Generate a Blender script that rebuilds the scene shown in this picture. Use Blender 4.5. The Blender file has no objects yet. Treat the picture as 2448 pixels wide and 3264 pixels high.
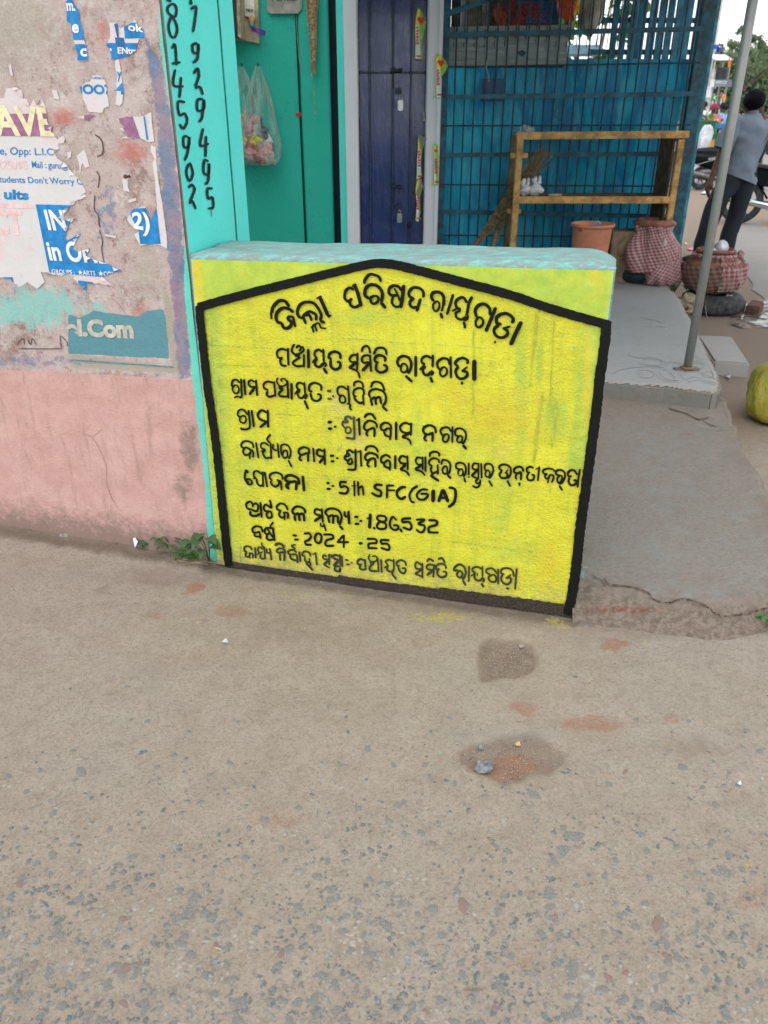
import bpy, bmesh, math, random
import numpy as np
from mathutils import Vector, Matrix
from mathutils.geometry import tessellate_polygon
random.seed(7); RNG = np.random.default_rng(7)
R = math.radians
scene = bpy.context.scene
# ---------------------------------------------------------------- camera, sky, sun, exposure
CAMH, PITCH, FPX = 1.4, math.atan((1632 - 370) / 2500), 2500.0
cd = bpy.data.cameras.new('camera'); cam = bpy.data.objects.new('camera', cd)
scene.collection.objects.link(cam); scene.camera = cam
cam.location = (0, 0, CAMH); cam.rotation_euler = (math.pi / 2 - PITCH, 0, 0)
cd.sensor_fit = 'AUTO'; cd.sensor_width = 36; cd.lens = 36 * FPX / 3264
cd.clip_start = 0.05; cd.clip_end = 3000
cd.dof.use_dof = True; cd.dof.focus_distance = 2.6; cd.dof.aperture_fstop = 5.0
SUN_EL, SUN_AZ = R(58), R(205)          # azimuth clockwise from +Y
w = bpy.data.worlds.new('World'); scene.world = w; w.use_nodes = True
nt = w.node_tree; bg = nt.nodes['Background']
sky = nt.nodes.new('ShaderNodeTexSky'); sky.sky_type = 'NISHITA'; sky.sun_disc = False
sky.sun_elevation = SUN_EL; sky.sun_rotation = SUN_AZ
sky.air_density = 1.0; sky.dust_density = 2.0; sky.ozone_density = 1.0
hs = nt.nodes.new('ShaderNodeHueSaturation'); hs.inputs['Saturation'].default_value = 0.22; hs.inputs['Value'].default_value = 1.0
mxs = nt.nodes.new('ShaderNodeMix'); mxs.data_type = 'RGBA'; mxs.inputs[0].default_value = 0.72; mxs.inputs[7].default_value = (8.3, 8.5, 8.8, 1)   # even overcast
nt.links.new(sky.outputs[0], hs.inputs['Color']); nt.links.new(hs.outputs[0], mxs.inputs[6]); nt.links.new(mxs.outputs[2], bg.inputs[0])
bg.inputs[1].default_value = 0.15
sl = bpy.data.lights.new('sun', 'SUN'); sl.energy = 0.5; sl.angle = R(35); sl.color = (1.0, 0.96, 0.9)
so = bpy.data.objects.new('sun', sl); scene.collection.objects.link(so)
sd = Vector((math.sin(SUN_AZ) * math.cos(SUN_EL), math.cos(SUN_AZ) * math.cos(SUN_EL), math.sin(SUN_EL)))
so.rotation_euler = sd.to_track_quat('Z', 'Y').to_euler(); so.location = (0, 0, 30)
scene.view_settings.view_transform = 'Standard'; scene.view_settings.look = 'None'
scene.view_settings.gamma = 1; scene.view_settings.use_curve_mapping = False
scene.view_settings.exposure = 0.55
scene.render.engine = 'CYCLES'
scene.cycles.max_bounces = 6; scene.cycles.transparent_max_bounces = 24
# ---------------------------------------------------------------- surveying: a photo point to a place on a real surface
O = np.array([0, 0, CAMH]); FW = np.array([0, math.cos(PITCH), -math.sin(PITCH)])
UP = np.array([0, math.sin(PITCH), math.cos(PITCH)]); RT = np.array([1., 0, 0])
def ray(x, y): return FW * FPX + RT * (x - 1224) + UP * (1632 - y)
def onz(x, y, z=0.0):
    d = ray(x, y); return O + d * ((z - CAMH) / d[2])
def ony(x, y, Y):
    d = ray(x, y); return O + d * (Y / d[1])
def onpl(x, y, p, n):
    d = ray(x, y); return O + d * (np.dot(p - O, n) / np.dot(d, n))
def proj(P):
    P = np.asarray(P, float) - O
    dz = np.maximum(P @ FW, 1e-3)
    return 1224 + FPX * (P @ RT) / dz, 1632 - FPX * (P @ UP) / dz
# ---------------------------------------------------------------- noise for geometry
_perm = RNG.permutation(512); _perm = np.concatenate([_perm, _perm])
_grad = RNG.random(512) * 2 - 1
def vnoise(x, y, seed=0):
    x = np.asarray(x, float) + seed * 17.3; y = np.asarray(y, float) + seed * 9.1
    xi = np.floor(x).astype(int); yi = np.floor(y).astype(int); xf = x - xi; yf = y - yi
    u = xf * xf * (3 - 2 * xf); v = yf * yf * (3 - 2 * yf)
    def h(a, b): return _grad[_perm[(_perm[a & 511] + b) & 511]]
    return (h(xi, yi) * (1 - u) + h(xi + 1, yi) * u) * (1 - v) + (h(xi, yi + 1) * (1 - u) + h(xi + 1, yi + 1) * u) * v
def fbm(x, y, o=4, seed=0):
    r = 0; a = 1; f = 1
    for i in range(o): r = r + a * vnoise(np.asarray(x) * f, np.asarray(y) * f, seed + i); a *= .5; f *= 2
    return r
def sdf(px, py, poly):
    """signed distance to a polygon, positive inside"""
    px = np.asarray(px, float); py = np.asarray(py, float)
    d = np.full(px.shape, 1e18); ins = np.zeros(px.shape, bool); n = len(poly)
    for i in range(n):
        ax, ay = poly[i]; bx, by = poly[(i + 1) % n]
        ex, ey = bx - ax, by - ay; wx, wy = px - ax, py - ay
        t = np.clip((wx * ex + wy * ey) / (ex * ex + ey * ey + 1e-12), 0, 1)
        d = np.minimum(d, (wx - ex * t) ** 2 + (wy - ey * t) ** 2)
        c = ((ay > py) != (by > py)) & (px < (bx - ax) * (py - ay) / ((by - ay) if by != ay else 1e-9) + ax)
        ins ^= c
    d = np.sqrt(d); return np.where(ins, d, -d)
def soft(s, wd): return np.clip(.5 + s / (2 * wd), 0, 1)
def blob(px, py, cx, cy, rx, ry, wd=.35):
    r = np.sqrt(((px - cx) / rx) ** 2 + ((py - cy) / ry) ** 2); return np.clip(.5 + (1 - r) / (2 * wd), 0, 1)
# ---------------------------------------------------------------- mesh collecting
class M:
    def __init__(s): s.v = []; s.f = []
    def add(s, vs, fs):
        b = len(s.v); s.v += [tuple(map(float, p)) for p in vs]; s.f += [tuple(b + i for i in f) for f in fs]; return s
    def box(s, c, h, ax=None):
        """centre, half sizes, optional 3 axis vectors"""
        c = np.array(c, float); ax = np.eye(3) if ax is None else np.array(ax, float)
        vs = [c + ax[0] * h[0] * i + ax[1] * h[1] * j + ax[2] * h[2] * k for k in (-1, 1) for j in (-1, 1) for i in (-1, 1)]
        return s.add(vs, [(0, 2, 3, 1), (4, 5, 7, 6), (0, 1, 5, 4), (2, 6, 7, 3), (0, 4, 6, 2), (1, 3, 7, 5)])
    def bar(s, a, b, w_, t_, upv=(0, 0, 1)):
        """rectangular bar from a to b, w_ wide (sideways), t_ thick along upv"""
        a = np.array(a, float); b = np.array(b, float); d = b - a; L = np.linalg.norm(d); d = d / L
        u = np.array(upv, float); u = u - d * np.dot(u, d)
        if np.linalg.norm(u) < 1e-6: u = np.array([0, 1., 0]) - d * d[1]
        u /= np.linalg.norm(u); sx = np.cross(d, u)
        return s.box((a + b) / 2, (L / 2, w_ / 2, t_ / 2), (d, sx, u))
    def tube(s, pts, r, n=8, cap=True):
        pts = [np.array(p, float) for p in pts]; rs = r if hasattr(r, '__len__') else [r] * len(pts)
        vs = []; fs = []; ref = None
        for i, p in enumerate(pts):
            d = pts[min(i + 1, len(pts) - 1)] - pts[max(i - 1, 0)]; d = d / (np.linalg.norm(d) + 1e-12)
            if ref is None: ref = np.array([0, 0, 1.]) if abs(d[2]) < .9 else np.array([1., 0, 0])
            u = ref - d * np.dot(ref, d); u /= np.linalg.norm(u) + 1e-12; v = np.cross(d, u); ref = u
            for k in range(n):
                a = 2 * math.pi * k / n; vs.append(p + (u * math.cos(a) + v * math.sin(a)) * rs[i])
        for i in range(len(pts) - 1):
            for k in range(n): fs.append((i * n + k, i * n + (k + 1) % n, (i + 1) * n + (k + 1) % n, (i + 1) * n + k))
        if cap: fs.append(tuple(range(n))[::-1]); fs.append(tuple((len(pts) - 1) * n + k for k in range(n)))
        return s.add(vs, fs)
    def lathe(s, c, prof, n=32, wob=None, close=False):
        vs = []; fs = []
        for i, (r, z) in enumerate(prof):
            for k in range(n):
                a = 2 * math.pi * k / n; rr = r
                if wob: rr = r + wob(a, z, i)
                vs.append((c[0] + rr * math.cos(a), c[1] + rr * math.sin(a), c[2] + z))
        for i in range(len(prof) - 1):
            for k in range(n): fs.append((i * n + k, i * n + (k + 1) % n, (i + 1) * n + (k + 1) % n, (i + 1) * n + k))
        if close: fs.append(tuple(range(n))[::-1]); fs.append(tuple((len(prof) - 1) * n + k for k in range(n)))
        return s.add(vs, fs)
    def ell(s, c, r, n=12, m=8, wob=0, seed=0):
        vs = []; fs = []
        for i in range(m + 1):
            t = math.pi * i / m
            for k in range(n):
                a = 2 * math.pi * k / n
                q = 1 + (wob * float(vnoise(a * 1.3 + seed, t * 2 + seed)) if wob else 0)
                if k == 0: q0 = q
                vs.append((c[0] + r[0] * math.sin(t) * math.cos(a) * q, c[1] + r[1] * math.sin(t) * math.sin(a) * q, c[2] + r[2] * math.cos(t) * q))
        for i in range(m):
            for k in range(n): fs.append((i * n + k, (i + 1) * n + k, (i + 1) * n + (k + 1) % n, i * n + (k + 1) % n))
        return s.add(vs, fs)
    def prism(s, pts, off):
        """closed outline (3D points) extruded by vector off"""
        n = len(pts); off = np.array(off, float); a = [np.array(p, float) for p in pts]
        tri = tessellate_polygon([[Vector(p) for p in a]])
        vs = a + [p + off for p in a]
        fs = [tuple(t) for t in tri] + [tuple(n + i for i in t)[::-1] for t in tri] + [(i, (i + 1) % n, n + (i + 1) % n, n + i) for i in range(n)]
        return s.add(vs, fs)
    def build(s, name, mat=None, parent=None, smooth=False, bevel=0, kind=None, label=None, fix=True):
        me = bpy.data.meshes.new(name); me.from_pydata(s.v, [], s.f); me.update()
        if fix:
            bm = bmesh.new(); bm.from_mesh(me); bmesh.ops.recalc_face_normals(bm, faces=bm.faces)
            if bevel:
                bmesh.ops.bevel(bm, geom=[e for e in bm.edges if len(e.link_faces) == 2 and e.calc_face_angle(0) > .5], offset=bevel, segments=2, affect='EDGES', clamp_overlap=True)
            bm.to_mesh(me); bm.free()
        return link(name, me, mat, parent, smooth, kind, label)
def link(name, me, mat=None, parent=None, smooth=False, kind=None, label=None):
    o = bpy.data.objects.new(name, me); scene.collection.objects.link(o)
    if mat is not None: me.materials.append(mat)
    if smooth: me.polygons.foreach_set('use_smooth', [True] * len(me.polygons))
    if parent is not None:
        o.parent = parent; o.matrix_parent_inverse = Matrix.Translation(-Vector(parent.location))
    if kind: o['kind'] = kind
    if label: o['label'] = label
    return o
def thing(name, label, cat, loc=(0, 0, 0), group=None):
    o = bpy.data.objects.new(name, None); scene.collection.objects.link(o); o.empty_display_size = .1
    o.location = tuple(float(q) for q in loc); o['label'] = label; o['category'] = cat
    if group: o['group'] = group
    return o
def tag(o, label, cat, group=None):
    o['label'] = label; o['category'] = cat
    if group: o['group'] = group
    return o
def dup(root, delta, label=None, rotz=0, scale=1):
    r = root.copy(); scene.collection.objects.link(r); r.location = Vector(root.location) + Vector(delta)
    r.rotation_euler.z += rotz; r.scale = (scale,) * 3
    if label: r['label'] = label
    for ch in root.children:
        c = ch.copy(); scene.collection.objects.link(c); c.parent = r; c.matrix_parent_inverse = ch.matrix_parent_inverse.copy()
        for g in ch.children:
            d = g.copy(); scene.collection.objects.link(d); d.parent = c; d.matrix_parent_inverse = g.matrix_parent_inverse.copy()
    return r
def setattr_(o, name, vals):
    a = o.data.attributes.new(name, 'FLOAT', 'POINT'); a.data.foreach_set('value', np.asarray(vals, np.float32).ravel())
def gridmesh(name, P, mat=None, parent=None, attrs=None, keep=None, **kw):
    """P: array (ny, nx, 3)"""
    ny, nx = P.shape[:2]
    idx = np.arange(ny * nx).reshape(ny, nx)
    f = np.stack([idx[:-1, :-1], idx[:-1, 1:], idx[1:, 1:], idx[1:, :-1]], -1).reshape(-1, 4)
    if keep is not None:
        k = keep[:-1, :-1] & keep[:-1, 1:] & keep[1:, 1:] & keep[1:, :-1]; f = f[k.ravel()]
    me = bpy.data.meshes.new(name); me.from_pydata(P.reshape(-1, 3).tolist(), [], f.tolist()); me.update()
    o = link(name, me, mat, parent, True, **kw)
    for k, v in (attrs or {}).items(): setattr_(o, k, v)
    return o
# ---------------------------------------------------------------- node materials
class N:
    def __init__(s, name, rough=.85, spec=.3, metal=0):
        s.m = bpy.data.materials.new(name); s.m.use_nodes = True; s.t = s.m.node_tree; s.n = s.t.nodes; s.p = s.n['Principled BSDF']
        s.p.inputs['Roughness'].default_value = rough; s.p.inputs['Specular IOR Level'].default_value = spec; s.p.inputs['Metallic'].default_value = metal
        s.co = s.n.new('ShaderNodeTexCoord').outputs['Object']
    def L(s, v, sock):
        if hasattr(v, 'is_linked') or isinstance(v, bpy.types.NodeSocket): s.t.links.new(v, sock)
        else:
            if isinstance(v, (tuple, list)) and len(v) == 3 and sock.type == 'RGBA': v = (*v, 1)
            sock.default_value = v
    def math(s, op, a, b=0, c=None):
        n = s.n.new('ShaderNodeMath'); n.operation = op; s.L(a, n.inputs[0]); s.L(b, n.inputs[1])
        if c is not None: s.L(c, n.inputs[2])
        return n.outputs[0]
    def noise(s, sc, det=4, ro=.6, vec=None, stretch=None, dist=0):
        n = s.n.new('ShaderNodeTexNoise'); n.inputs['Scale'].default_value = sc; n.inputs['Detail'].default_value = det
        n.inputs['Roughness'].default_value = ro; n.inputs['Distortion'].default_value = dist
        v = vec or s.co
        if stretch: v = s.vscale(v, stretch)
        s.t.links.new(v, n.inputs['Vector']); return n.outputs['Fac']
    def vscale(s, v, k):
        n = s.n.new('ShaderNodeVectorMath'); n.operation = 'MULTIPLY'; s.t.links.new(v, n.inputs[0]); n.inputs[1].default_value = k; return n.outputs[0]
    def vor(s, sc, feat='F1', out='Distance', vec=None, rnd=1, stretch=None):
        n = s.n.new('ShaderNodeTexVoronoi'); n.feature = feat; n.inputs['Scale'].default_value = sc; n.inputs['Randomness'].default_value = rnd
        v = vec or s.co
        if stretch: v = s.vscale(v, stretch)
        s.t.links.new(v, n.inputs['Vector']); return n.outputs[out]
    def ramp(s, f, a, b, lo=0., hi=1.):
        n = s.n.new('ShaderNodeMapRange'); n.interpolation_type = 'SMOOTHSTEP'; s.L(f, n.inputs[0])
        for i, v in zip((1, 2, 3, 4), (a, b, lo, hi)): n.inputs[i].default_value = v
        return n.outputs[0]
    def mix(s, f, a, b, mode='MIX'):
        n = s.n.new('ShaderNodeMix'); n.data_type = 'RGBA'; n.blend_type = mode
        s.L(f, n.inputs[0]); s.L(a, n.inputs[6]); s.L(b, n.inputs[7]); return n.outputs[2]
    def attr(s, name):
        n = s.n.new('ShaderNodeAttribute'); n.attribute_name = name; return n.outputs['Fac']
    def mask(s, name, nz, amp=.6, wd=.06, at=.5):
        """attribute mask broken up by noise into a crisp ragged edge"""
        v = s.math('ADD', s.attr(name), s.math('MULTIPLY', s.math('SUBTRACT', nz, .5), amp)); return s.ramp(v, at - wd, at + wd)
    def bump(s, h, st=.5, d=.01, prev=None):
        n = s.n.new('ShaderNodeBump'); n.inputs['Strength'].default_value = st; n.inputs['Distance'].default_value = d; s.L(h, n.inputs['Height'])
        if prev is not None: s.t.links.new(prev, n.inputs['Normal'])
        return n.outputs[0]
    def fin(s, col, normal=None, rough=None, alpha=None, extra=None):
        s.L(col, s.p.inputs['Base Color'])
        if normal is not None: s.t.links.new(normal, s.p.inputs['Normal'])
        if rough is not None: s.L(rough, s.p.inputs['Roughness'])
        if alpha is not None: s.L(alpha, s.p.inputs['Alpha'])
        return s.m
    def sep(s, vec=None):
        n = s.n.new('ShaderNodeSeparateXYZ'); s.t.links.new(vec or s.co, n.inputs[0]); return n.outputs
_mats = {}
def mat(name, col, rough=.8, var=.15, sc=12, bump=.2, bsc=120, metal=0, spec=.3, dirt=None, dirtamt=.5):
    """general worn surface: tone variation, grain and optional stains"""
    if name in _mats: return _mats[name]
    k = N(name, rough, spec, metal)
    n1 = k.noise(sc, 5, .65)
    c2 = tuple(min(1, c * (1 + var * 1.6)) for c in col); c1 = tuple(c * (1 - var * 1.6) for c in col)
    c = k.mix(k.ramp(n1, .3, .7), c1, c2)
    if dirt: c = k.mix(k.math('MULTIPLY', k.ramp(k.noise(sc * .6, 6, .75), .5, .62), dirtamt), c, dirt)
    nb = k.bump(k.noise(bsc, 4, .7), bump, .004) if bump else None
    _mats[name] = k.fin(c, nb); return _mats[name]
def paint(name, col, thin=.35, scale=220):
    """brushed or printed paint, lightly worn through"""
    k = N(name, .7, .3)
    c = k.mix(k.ramp(k.noise(35, 4, .7), .3, .75), tuple(q * .85 for q in col), tuple(min(1, q * 1.35 + .01) for q in col))
    al = k.ramp(k.math('ADD', k.noise(scale, 4, .8), k.math('MULTIPLY', k.noise(14, 3, .6), .35)), thin, thin + .1)
    return k.fin(c, k.bump(k.noise(260, 3, .7), .3, .002), alpha=al)
# ---------------------------------------------------------------- strokes and lettering laid on a surface
def crom(pts, step):
    P = [np.array(p, float) for p in pts]
    if len(P) == 2:
        n = max(2, int(np.linalg.norm(P[1] - P[0]) / step)); return [P[0] + (P[1] - P[0]) * i / n for i in range(n + 1)]
    closed = np.linalg.norm(P[0] - P[-1]) < 1e-6
    Q = ([P[-2]] if closed else [2 * P[0] - P[1]]) + P + ([P[1]] if closed else [2 * P[-1] - P[-2]])
    out = []
    for i in range(1, len(Q) - 2):
        a, b, c, d = Q[i - 1:i + 3]; n = max(2, int(np.linalg.norm(c - b) / step))
        for j in range(n):
            t = j / n
            out.append(.5 * ((2 * b) + (-a + c) * t + (2 * a - 5 * b + 4 * c - d) * t * t + (-a + 3 * b - 3 * c + d) * t ** 3))
    out.append(Q[-2]); return out
_lift = [0]
def ribbon(m, pts, wd, pf, off, jit=.06, step=4, taper=.25, nib=.12, rnd=random):
    """brush stroke through photo points pts, width wd (photo px), onto the surface pf(x, y, off)"""
    S = crom(pts, step); n = len(S); _lift[0] += 1; off = off + (_lift[0] % 60) * .00002
    L = []; Rr = []
    for i, p in enumerate(S):
        d = S[min(i + 1, n - 1)] - S[max(i - 1, 0)]; d = d / (np.linalg.norm(d) + 1e-9); q = np.array([-d[1], d[0]])
        t = i / (n - 1); e = min(t, 1 - t) * (n - 1) * step / wd * 2
        k = 1 - taper * max(0, 1 - e) ** 2 * 1.2
        k *= 1 + nib * (abs(d[0] * .7 + d[1] * .7) * -1 + .5)
        h = wd * .5 * k
        L.append(p + q * h * (1 + rnd.uniform(-jit, jit))); Rr.append(p - q * h * (1 + rnd.uniform(-jit, jit)))
    d0 = S[0] - S[1]; d0 /= np.linalg.norm(d0) + 1e-9; d1 = S[-1] - S[-2]; d1 /= np.linalg.norm(d1) + 1e-9
    vs = [pf(*(S[0] + d0 * wd * .18), off)] + [pf(*p, off) for pr in zip(L, Rr) for p in pr] + [pf(*(S[-1] + d1 * wd * .18), off)]
    fs = [(0, 2, 1)] + [(1 + 2 * i, 2 + 2 * i, 4 + 2 * i, 3 + 2 * i) for i in range(n - 1)] + [(len(vs) - 1, len(vs) - 3, len(vs) - 2)]
    m.add(vs, fs)
def strokes(m, spec, org, sc, pf, off, wd0=26, fat=1.0, **kw):
    """spec: 'w26 x,y x,y | x,y ...' in enlarged-crop coordinates"""
    wd = wd0
    for part in spec.replace('\n', ' ').split('|'):
        pts = []
        for tk in part.split():
            if tk[0] == 'w': wd = float(tk[1:])
            else: a, b = tk.split(','); pts.append((org[0] + float(a) / sc, org[1] + float(b) / sc))
        if len(pts) > 1: ribbon(m, pts, wd * fat / sc, pf, off, **kw)
def cliptri(tri, clip):
    out = [tuple(p) for p in tri]
    ar = (clip[1][0] - clip[0][0]) * (clip[2][1] - clip[0][1]) - (clip[1][1] - clip[0][1]) * (clip[2][0] - clip[0][0])
    C = clip if ar > 0 else clip[::-1]
    for i in range(3):
        a = C[i]; b = C[(i + 1) % 3]; inp = out; out = []
        if not inp: return []
        def side(p): return (b[0] - a[0]) * (p[1] - a[1]) - (b[1] - a[1]) * (p[0] - a[0])
        for j in range(len(inp)):
            p = inp[j]; q = inp[(j + 1) % len(inp)]; sp, sq = side(p), side(q)
            if sp >= 0: out.append(p)
            if (sp >= 0) != (sq >= 0): t = sp / (sp - sq); out.append((p[0] + (q[0] - p[0]) * t, p[1] + (q[1] - p[1]) * t))
    return out
def tris_of(poly):
    t = tessellate_polygon([[Vector((p[0], p[1], 0)) for p in poly]]); return [[poly[i] for i in f] for f in t]
def text2d(txt, bold=0):
    cu = bpy.data.curves.new('t', 'FONT'); cu.body = txt; cu.offset = bold; cu.resolution_u = 4
    o = bpy.data.objects.new('t', cu); scene.collection.objects.link(o)
    me = bpy.data.meshes.new_from_object(o.evaluated_get(bpy.context.evaluated_depsgraph_get()))
    V = [(v.co.x, v.co.y) for v in me.vertices]; F = [tuple(p.vertices) for p in me.polygons]
    bpy.data.objects.remove(o); bpy.data.meshes.remove(me); bpy.data.curves.remove(cu)
    x0 = min(v[0] for v in V); x1 = max(v[0] for v in V); y0 = min(v[1] for v in V); y1 = max(v[1] for v in V)
    return [((a - x0) / (x1 - x0), (b - y0) / (y1 - y0)) for a, b in V], F
def lettering(m, txt, quad, pf, off, bold=0, clip=None):
    """quad: TL TR BR BL in photo points; clip: torn outline in photo points"""
    V, F = text2d(txt, bold); TL, TR, BR, BL = [np.array(q, float) for q in quad]
    Q = [tuple((BL * (1 - u) + BR * u) * (1 - v) + (TL * (1 - u) + TR * u) * v) for u, v in V]
    if clip is None: m.add([pf(x, y, off) for x, y in Q], F); return
    ct = tris_of(clip)
    for f in F:
        for k in range(1, len(f) - 1):
            T = [Q[f[0]], Q[f[k]], Q[f[k + 1]]]
            for c in ct:
                g = cliptri(T, c)
                if len(g) > 2: m.add([pf(x, y, off) for x, y in g], [tuple(range(len(g)))])
def sheet(m, poly, pf, off, jag=0, seed=0):
    if jag: poly = ragged(poly, jag, seed)
    for t in tris_of(poly): m.add([pf(x, y, off) for x, y in t], [(0, 1, 2)])
    return poly
def ragged(poly, jag, seed=0, step=9):
    rr = random.Random(seed); out = []
    for i in range(len(poly)):
        a = poly[i]; b = poly[(i + 1) % len(poly)]; L = math.hypot(b[0] - a[0], b[1] - a[1]); n = max(1, int(L / step))
        nx, ny = -(b[1] - a[1]) / (L + 1e-9), (b[0] - a[0]) / (L + 1e-9)
        for j in range(n):
            t = j / n; q = rr.uniform(-jag, jag) if j else 0
            out.append((a[0] + (b[0] - a[0]) * t + nx * q, a[1] + (b[1] - a[1]) * t + ny * q))
    return out
def clipsheet(m, poly, clip, pf, off):
    ct = tris_of(clip)
    for t in tris_of(poly):
        for c in ct:
            g = cliptri(t, c)
            if len(g) > 2: m.add([pf(x, y, off) for x, y in g], [tuple(range(len(g)))])
def skin(name, verts, edges, radii, mat_, parent, root=0, sub=2, post=None):
    me = bpy.data.meshes.new(name); me.from_pydata([tuple(map(float, v)) for v in verts], edges, []); o = bpy.data.objects.new(name, me); scene.collection.objects.link(o)
    md = o.modifiers.new('s', 'SKIN'); md.use_smooth_shade = True
    for i, r in enumerate(radii):
        sv = me.skin_vertices[0].data[i]; sv.radius = (r if hasattr(r, '__len__') else (r, r)); sv.use_root = (i == root)
    s2 = o.modifiers.new('u', 'SUBSURF'); s2.levels = sub; s2.render_levels = sub
    m2 = bpy.data.meshes.new_from_object(o.evaluated_get(bpy.context.evaluated_depsgraph_get()))
    bpy.data.objects.remove(o); bpy.data.meshes.remove(me); m2.name = name
    if post: post(m2)
    m2.materials.clear()
    return link(name, m2, mat_, parent, True)
# ================================================================ reference planes
SA = onz(690, 1795); SB = onz(1822, 1962)
TD = (SB - SA) / np.linalg.norm(SB - SA); SN = np.array([TD[1], -TD[0], 0]); SI = -SN      # along, out (to camera), inwards
def Sp(x, y, off=0.0): return onpl(x, y, SA, SN) + SN * off            # sign face
WA = onz(0, 1682)
def Wp(x, y, off=0.0): return onpl(x, y, WA, SN) + SN * off            # poster wall
JA = Wp(600, 790); JN = TD                                              # wall return with the phone number
def Jp(x, y, off=0.0): return onpl(x, y, JA, JN) + JN * off
BY = 7.0
def Bp(x, y, off=0.0): return ony(x, y, BY) + np.array([0, -off, 0])    # shop front row
VZ = .2
def V3z(z): return np.array([0, 0, z])
def px_quad(pts): return [tuple(p) for p in pts]
# ================================================================ ground
def axis(lo, hi, d, far, mult=1.25):
    a = list(np.arange(lo, hi, d)); q = d
    x = a[-1]
    while x < far[1]: q *= mult; x += q; a.append(x)
    x = a[0]; q = d; pre = []
    while x > far[0]: q *= mult; x -= q; pre.append(x)
    return np.array(pre[::-1] + a)
gx = axis(-1.7, 2.1, .0135, (-900, 900)); gy = axis(.55, 4.0, .0135, (-60, 1800))
X, Y = np.meshgrid(gx, gy); P = np.stack([X, Y, np.zeros_like(X)], -1); px, py = proj(P.reshape(-1, 3)); px = px.reshape(X.shape); py = py.reshape(X.shape)
near = np.clip((7 - Y) / 3, 0, 1) * np.clip((4 - np.abs(X)) / 2, 0, 1)
hole1 = sdf(px, py, [(1527, 2050), (1560, 2022), (1600, 2030), (1650, 2022), (1705, 2045), (1712, 2090), (1690, 2130), (1640, 2150), (1590, 2150), (1540, 2160), (1524, 2120)])
hole2 = sdf(px, py, [(1450, 2390), (1545, 2345), (1600, 2322), (1690, 2320), (1750, 2350), (1800, 2390), (1795, 2430), (1760, 2465), (1690, 2475), (1660, 2500), (1600, 2510), (1560, 2485), (1490, 2455), (1455, 2430)])
wob = fbm(X * 6, Y * 6, 3, 4) * 12
h1 = soft(hole1 + wob, 9); h2 = soft(hole2 + wob, 10)
Z = near * (.006 * fbm(X * 1.7, Y * 1.7, 3, 1) + .0022 * fbm(X * 14, Y * 14, 3, 2) + .0010 * vnoise(X * 45, Y * 45, 8))
Z = Z - .011 * h1 - .010 * h2 + (h1 + h2) * .002 * vnoise(X * 40, Y * 40, 5)
# loose soil banked at the wall foot
ws = (X - WA[0]) * SN[0] + (Y - WA[1]) * SN[1]
Z += .012 * np.exp(-((ws - .03) / .06) ** 2) * (X < -.5) * (1 + .5 * vnoise(X * 20, Y * 20, 3))
us_ = (X - SA[0]) * TD[0] + (Y - SA[1]) * TD[1]; Z = Z - (.009 + np.maximum(Z, 0)) * np.exp(-(np.maximum(ws - .055, 0) / .05) ** 2) * (us_ > -.03) * (us_ < 1.24)
P[..., 2] = Z
def both(*b): return np.maximum.reduce(b)
px0, py0 = px, py; px = px + 26 * fbm(X * 11, Y * 11, 4, 51); py = py + 15 * fbm(X * 11, Y * 11, 4, 61)
red = both(blob(px, py, 615, 1865, 38, 15), .8 * blob(px, py, 1935, 2065, 48, 20), .75 * blob(px, py, 1620, 2440, 130, 38), .65 * blob(px, py, 1890, 2300, 110, 24), .6 * blob(px, py, 1680, 2265, 40, 22),
           .55 * blob(px, py, 720, 1945, 60, 25), .5 * blob(px, py, 2400, 2860, 70, 50), .45 * blob(px, py, 880, 2610, 90, 40), .4 * blob(px, py, 1660, 3040, 90, 60), .5 * blob(px, py, 2150, 2110, 12, 9), .45 * blob(px, py, 2150, 2290, 60, 20),
           .4 * blob(px, py, 480, 1960, 60, 20), .55 * blob(px, py, 1960, 1950, 150, 20))
foot_shade_dirt = np.clip(1 - np.abs(ws - .05) / .05, 0, 1) ** .7 * (us_ > -2.6) * (us_ < 1.3) * .8  # contact shadow and dirt along the slab and wall foot, put into the colour
dirt = both(.85 * h1, .75 * h2, .55 * blob(px, py, 500, 1835, 260, 40, .8), .5 * blob(px, py, 1500, 1930, 420, 60, .7), soft(2.6 - np.abs(ws) * 40, 1.5) * (X < -.5),
            .95 * soft(Y - 3.5, .6) * soft(X - 1.2, .6), .5 * blob(px, py, 900, 2000, 300, 90, .9), .5 * blob(px, py, 2000, 2010, 260, 60, .8), .55 * blob(px, py, 2200, 2400, 200, 60, .9))
yel = both(.53 * blob(px, py, 1400, 1975, 200, 40, .8), .53 * blob(px, py, 1765, 1980, 90, 30, .8), .45 * blob(px, py, 980, 1890, 330, 30, .8), .5 * blob(px, py, 628, 1972, 12, 14), .6 * blob(px, py, 2052, 2050, 16, 9), .62 * blob(px, py, 2012, 2095, 10, 7), .5 * blob(px, py, 2355, 2760, 26, 22), .4 * blob(px, py, 1780, 2040, 60, 30, .8), .4 * blob(px, py, 430, 1735, 30, 12))
blu = both(.7 * blob(px, py, 1402, 2388, 10, 9), .5 * blob(px, py, 1850, 1950, 60, 30, .8), .45 * blob(px, py, 1900, 1990, 50, 12), .55 * blob(px, py, 1780, 1988, 10, 6))
grey = both(.6 * blob(px, py, 480, 2160, 70, 60, .9), .45 * blob(px, py, 670, 1930, 70, 40, .9), .6 * blob(px, py, 1600, 2330, 200, 35, .8), .4 * blob(px, py, 200, 1820, 300, 60, .9), .5 * blob(px, py, 300, 2450, 300, 70, .9))
expo = soft(2420 - py + 0 * px, 500) * -1 + 1
k = N('ground_concrete', .95, .15)
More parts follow.
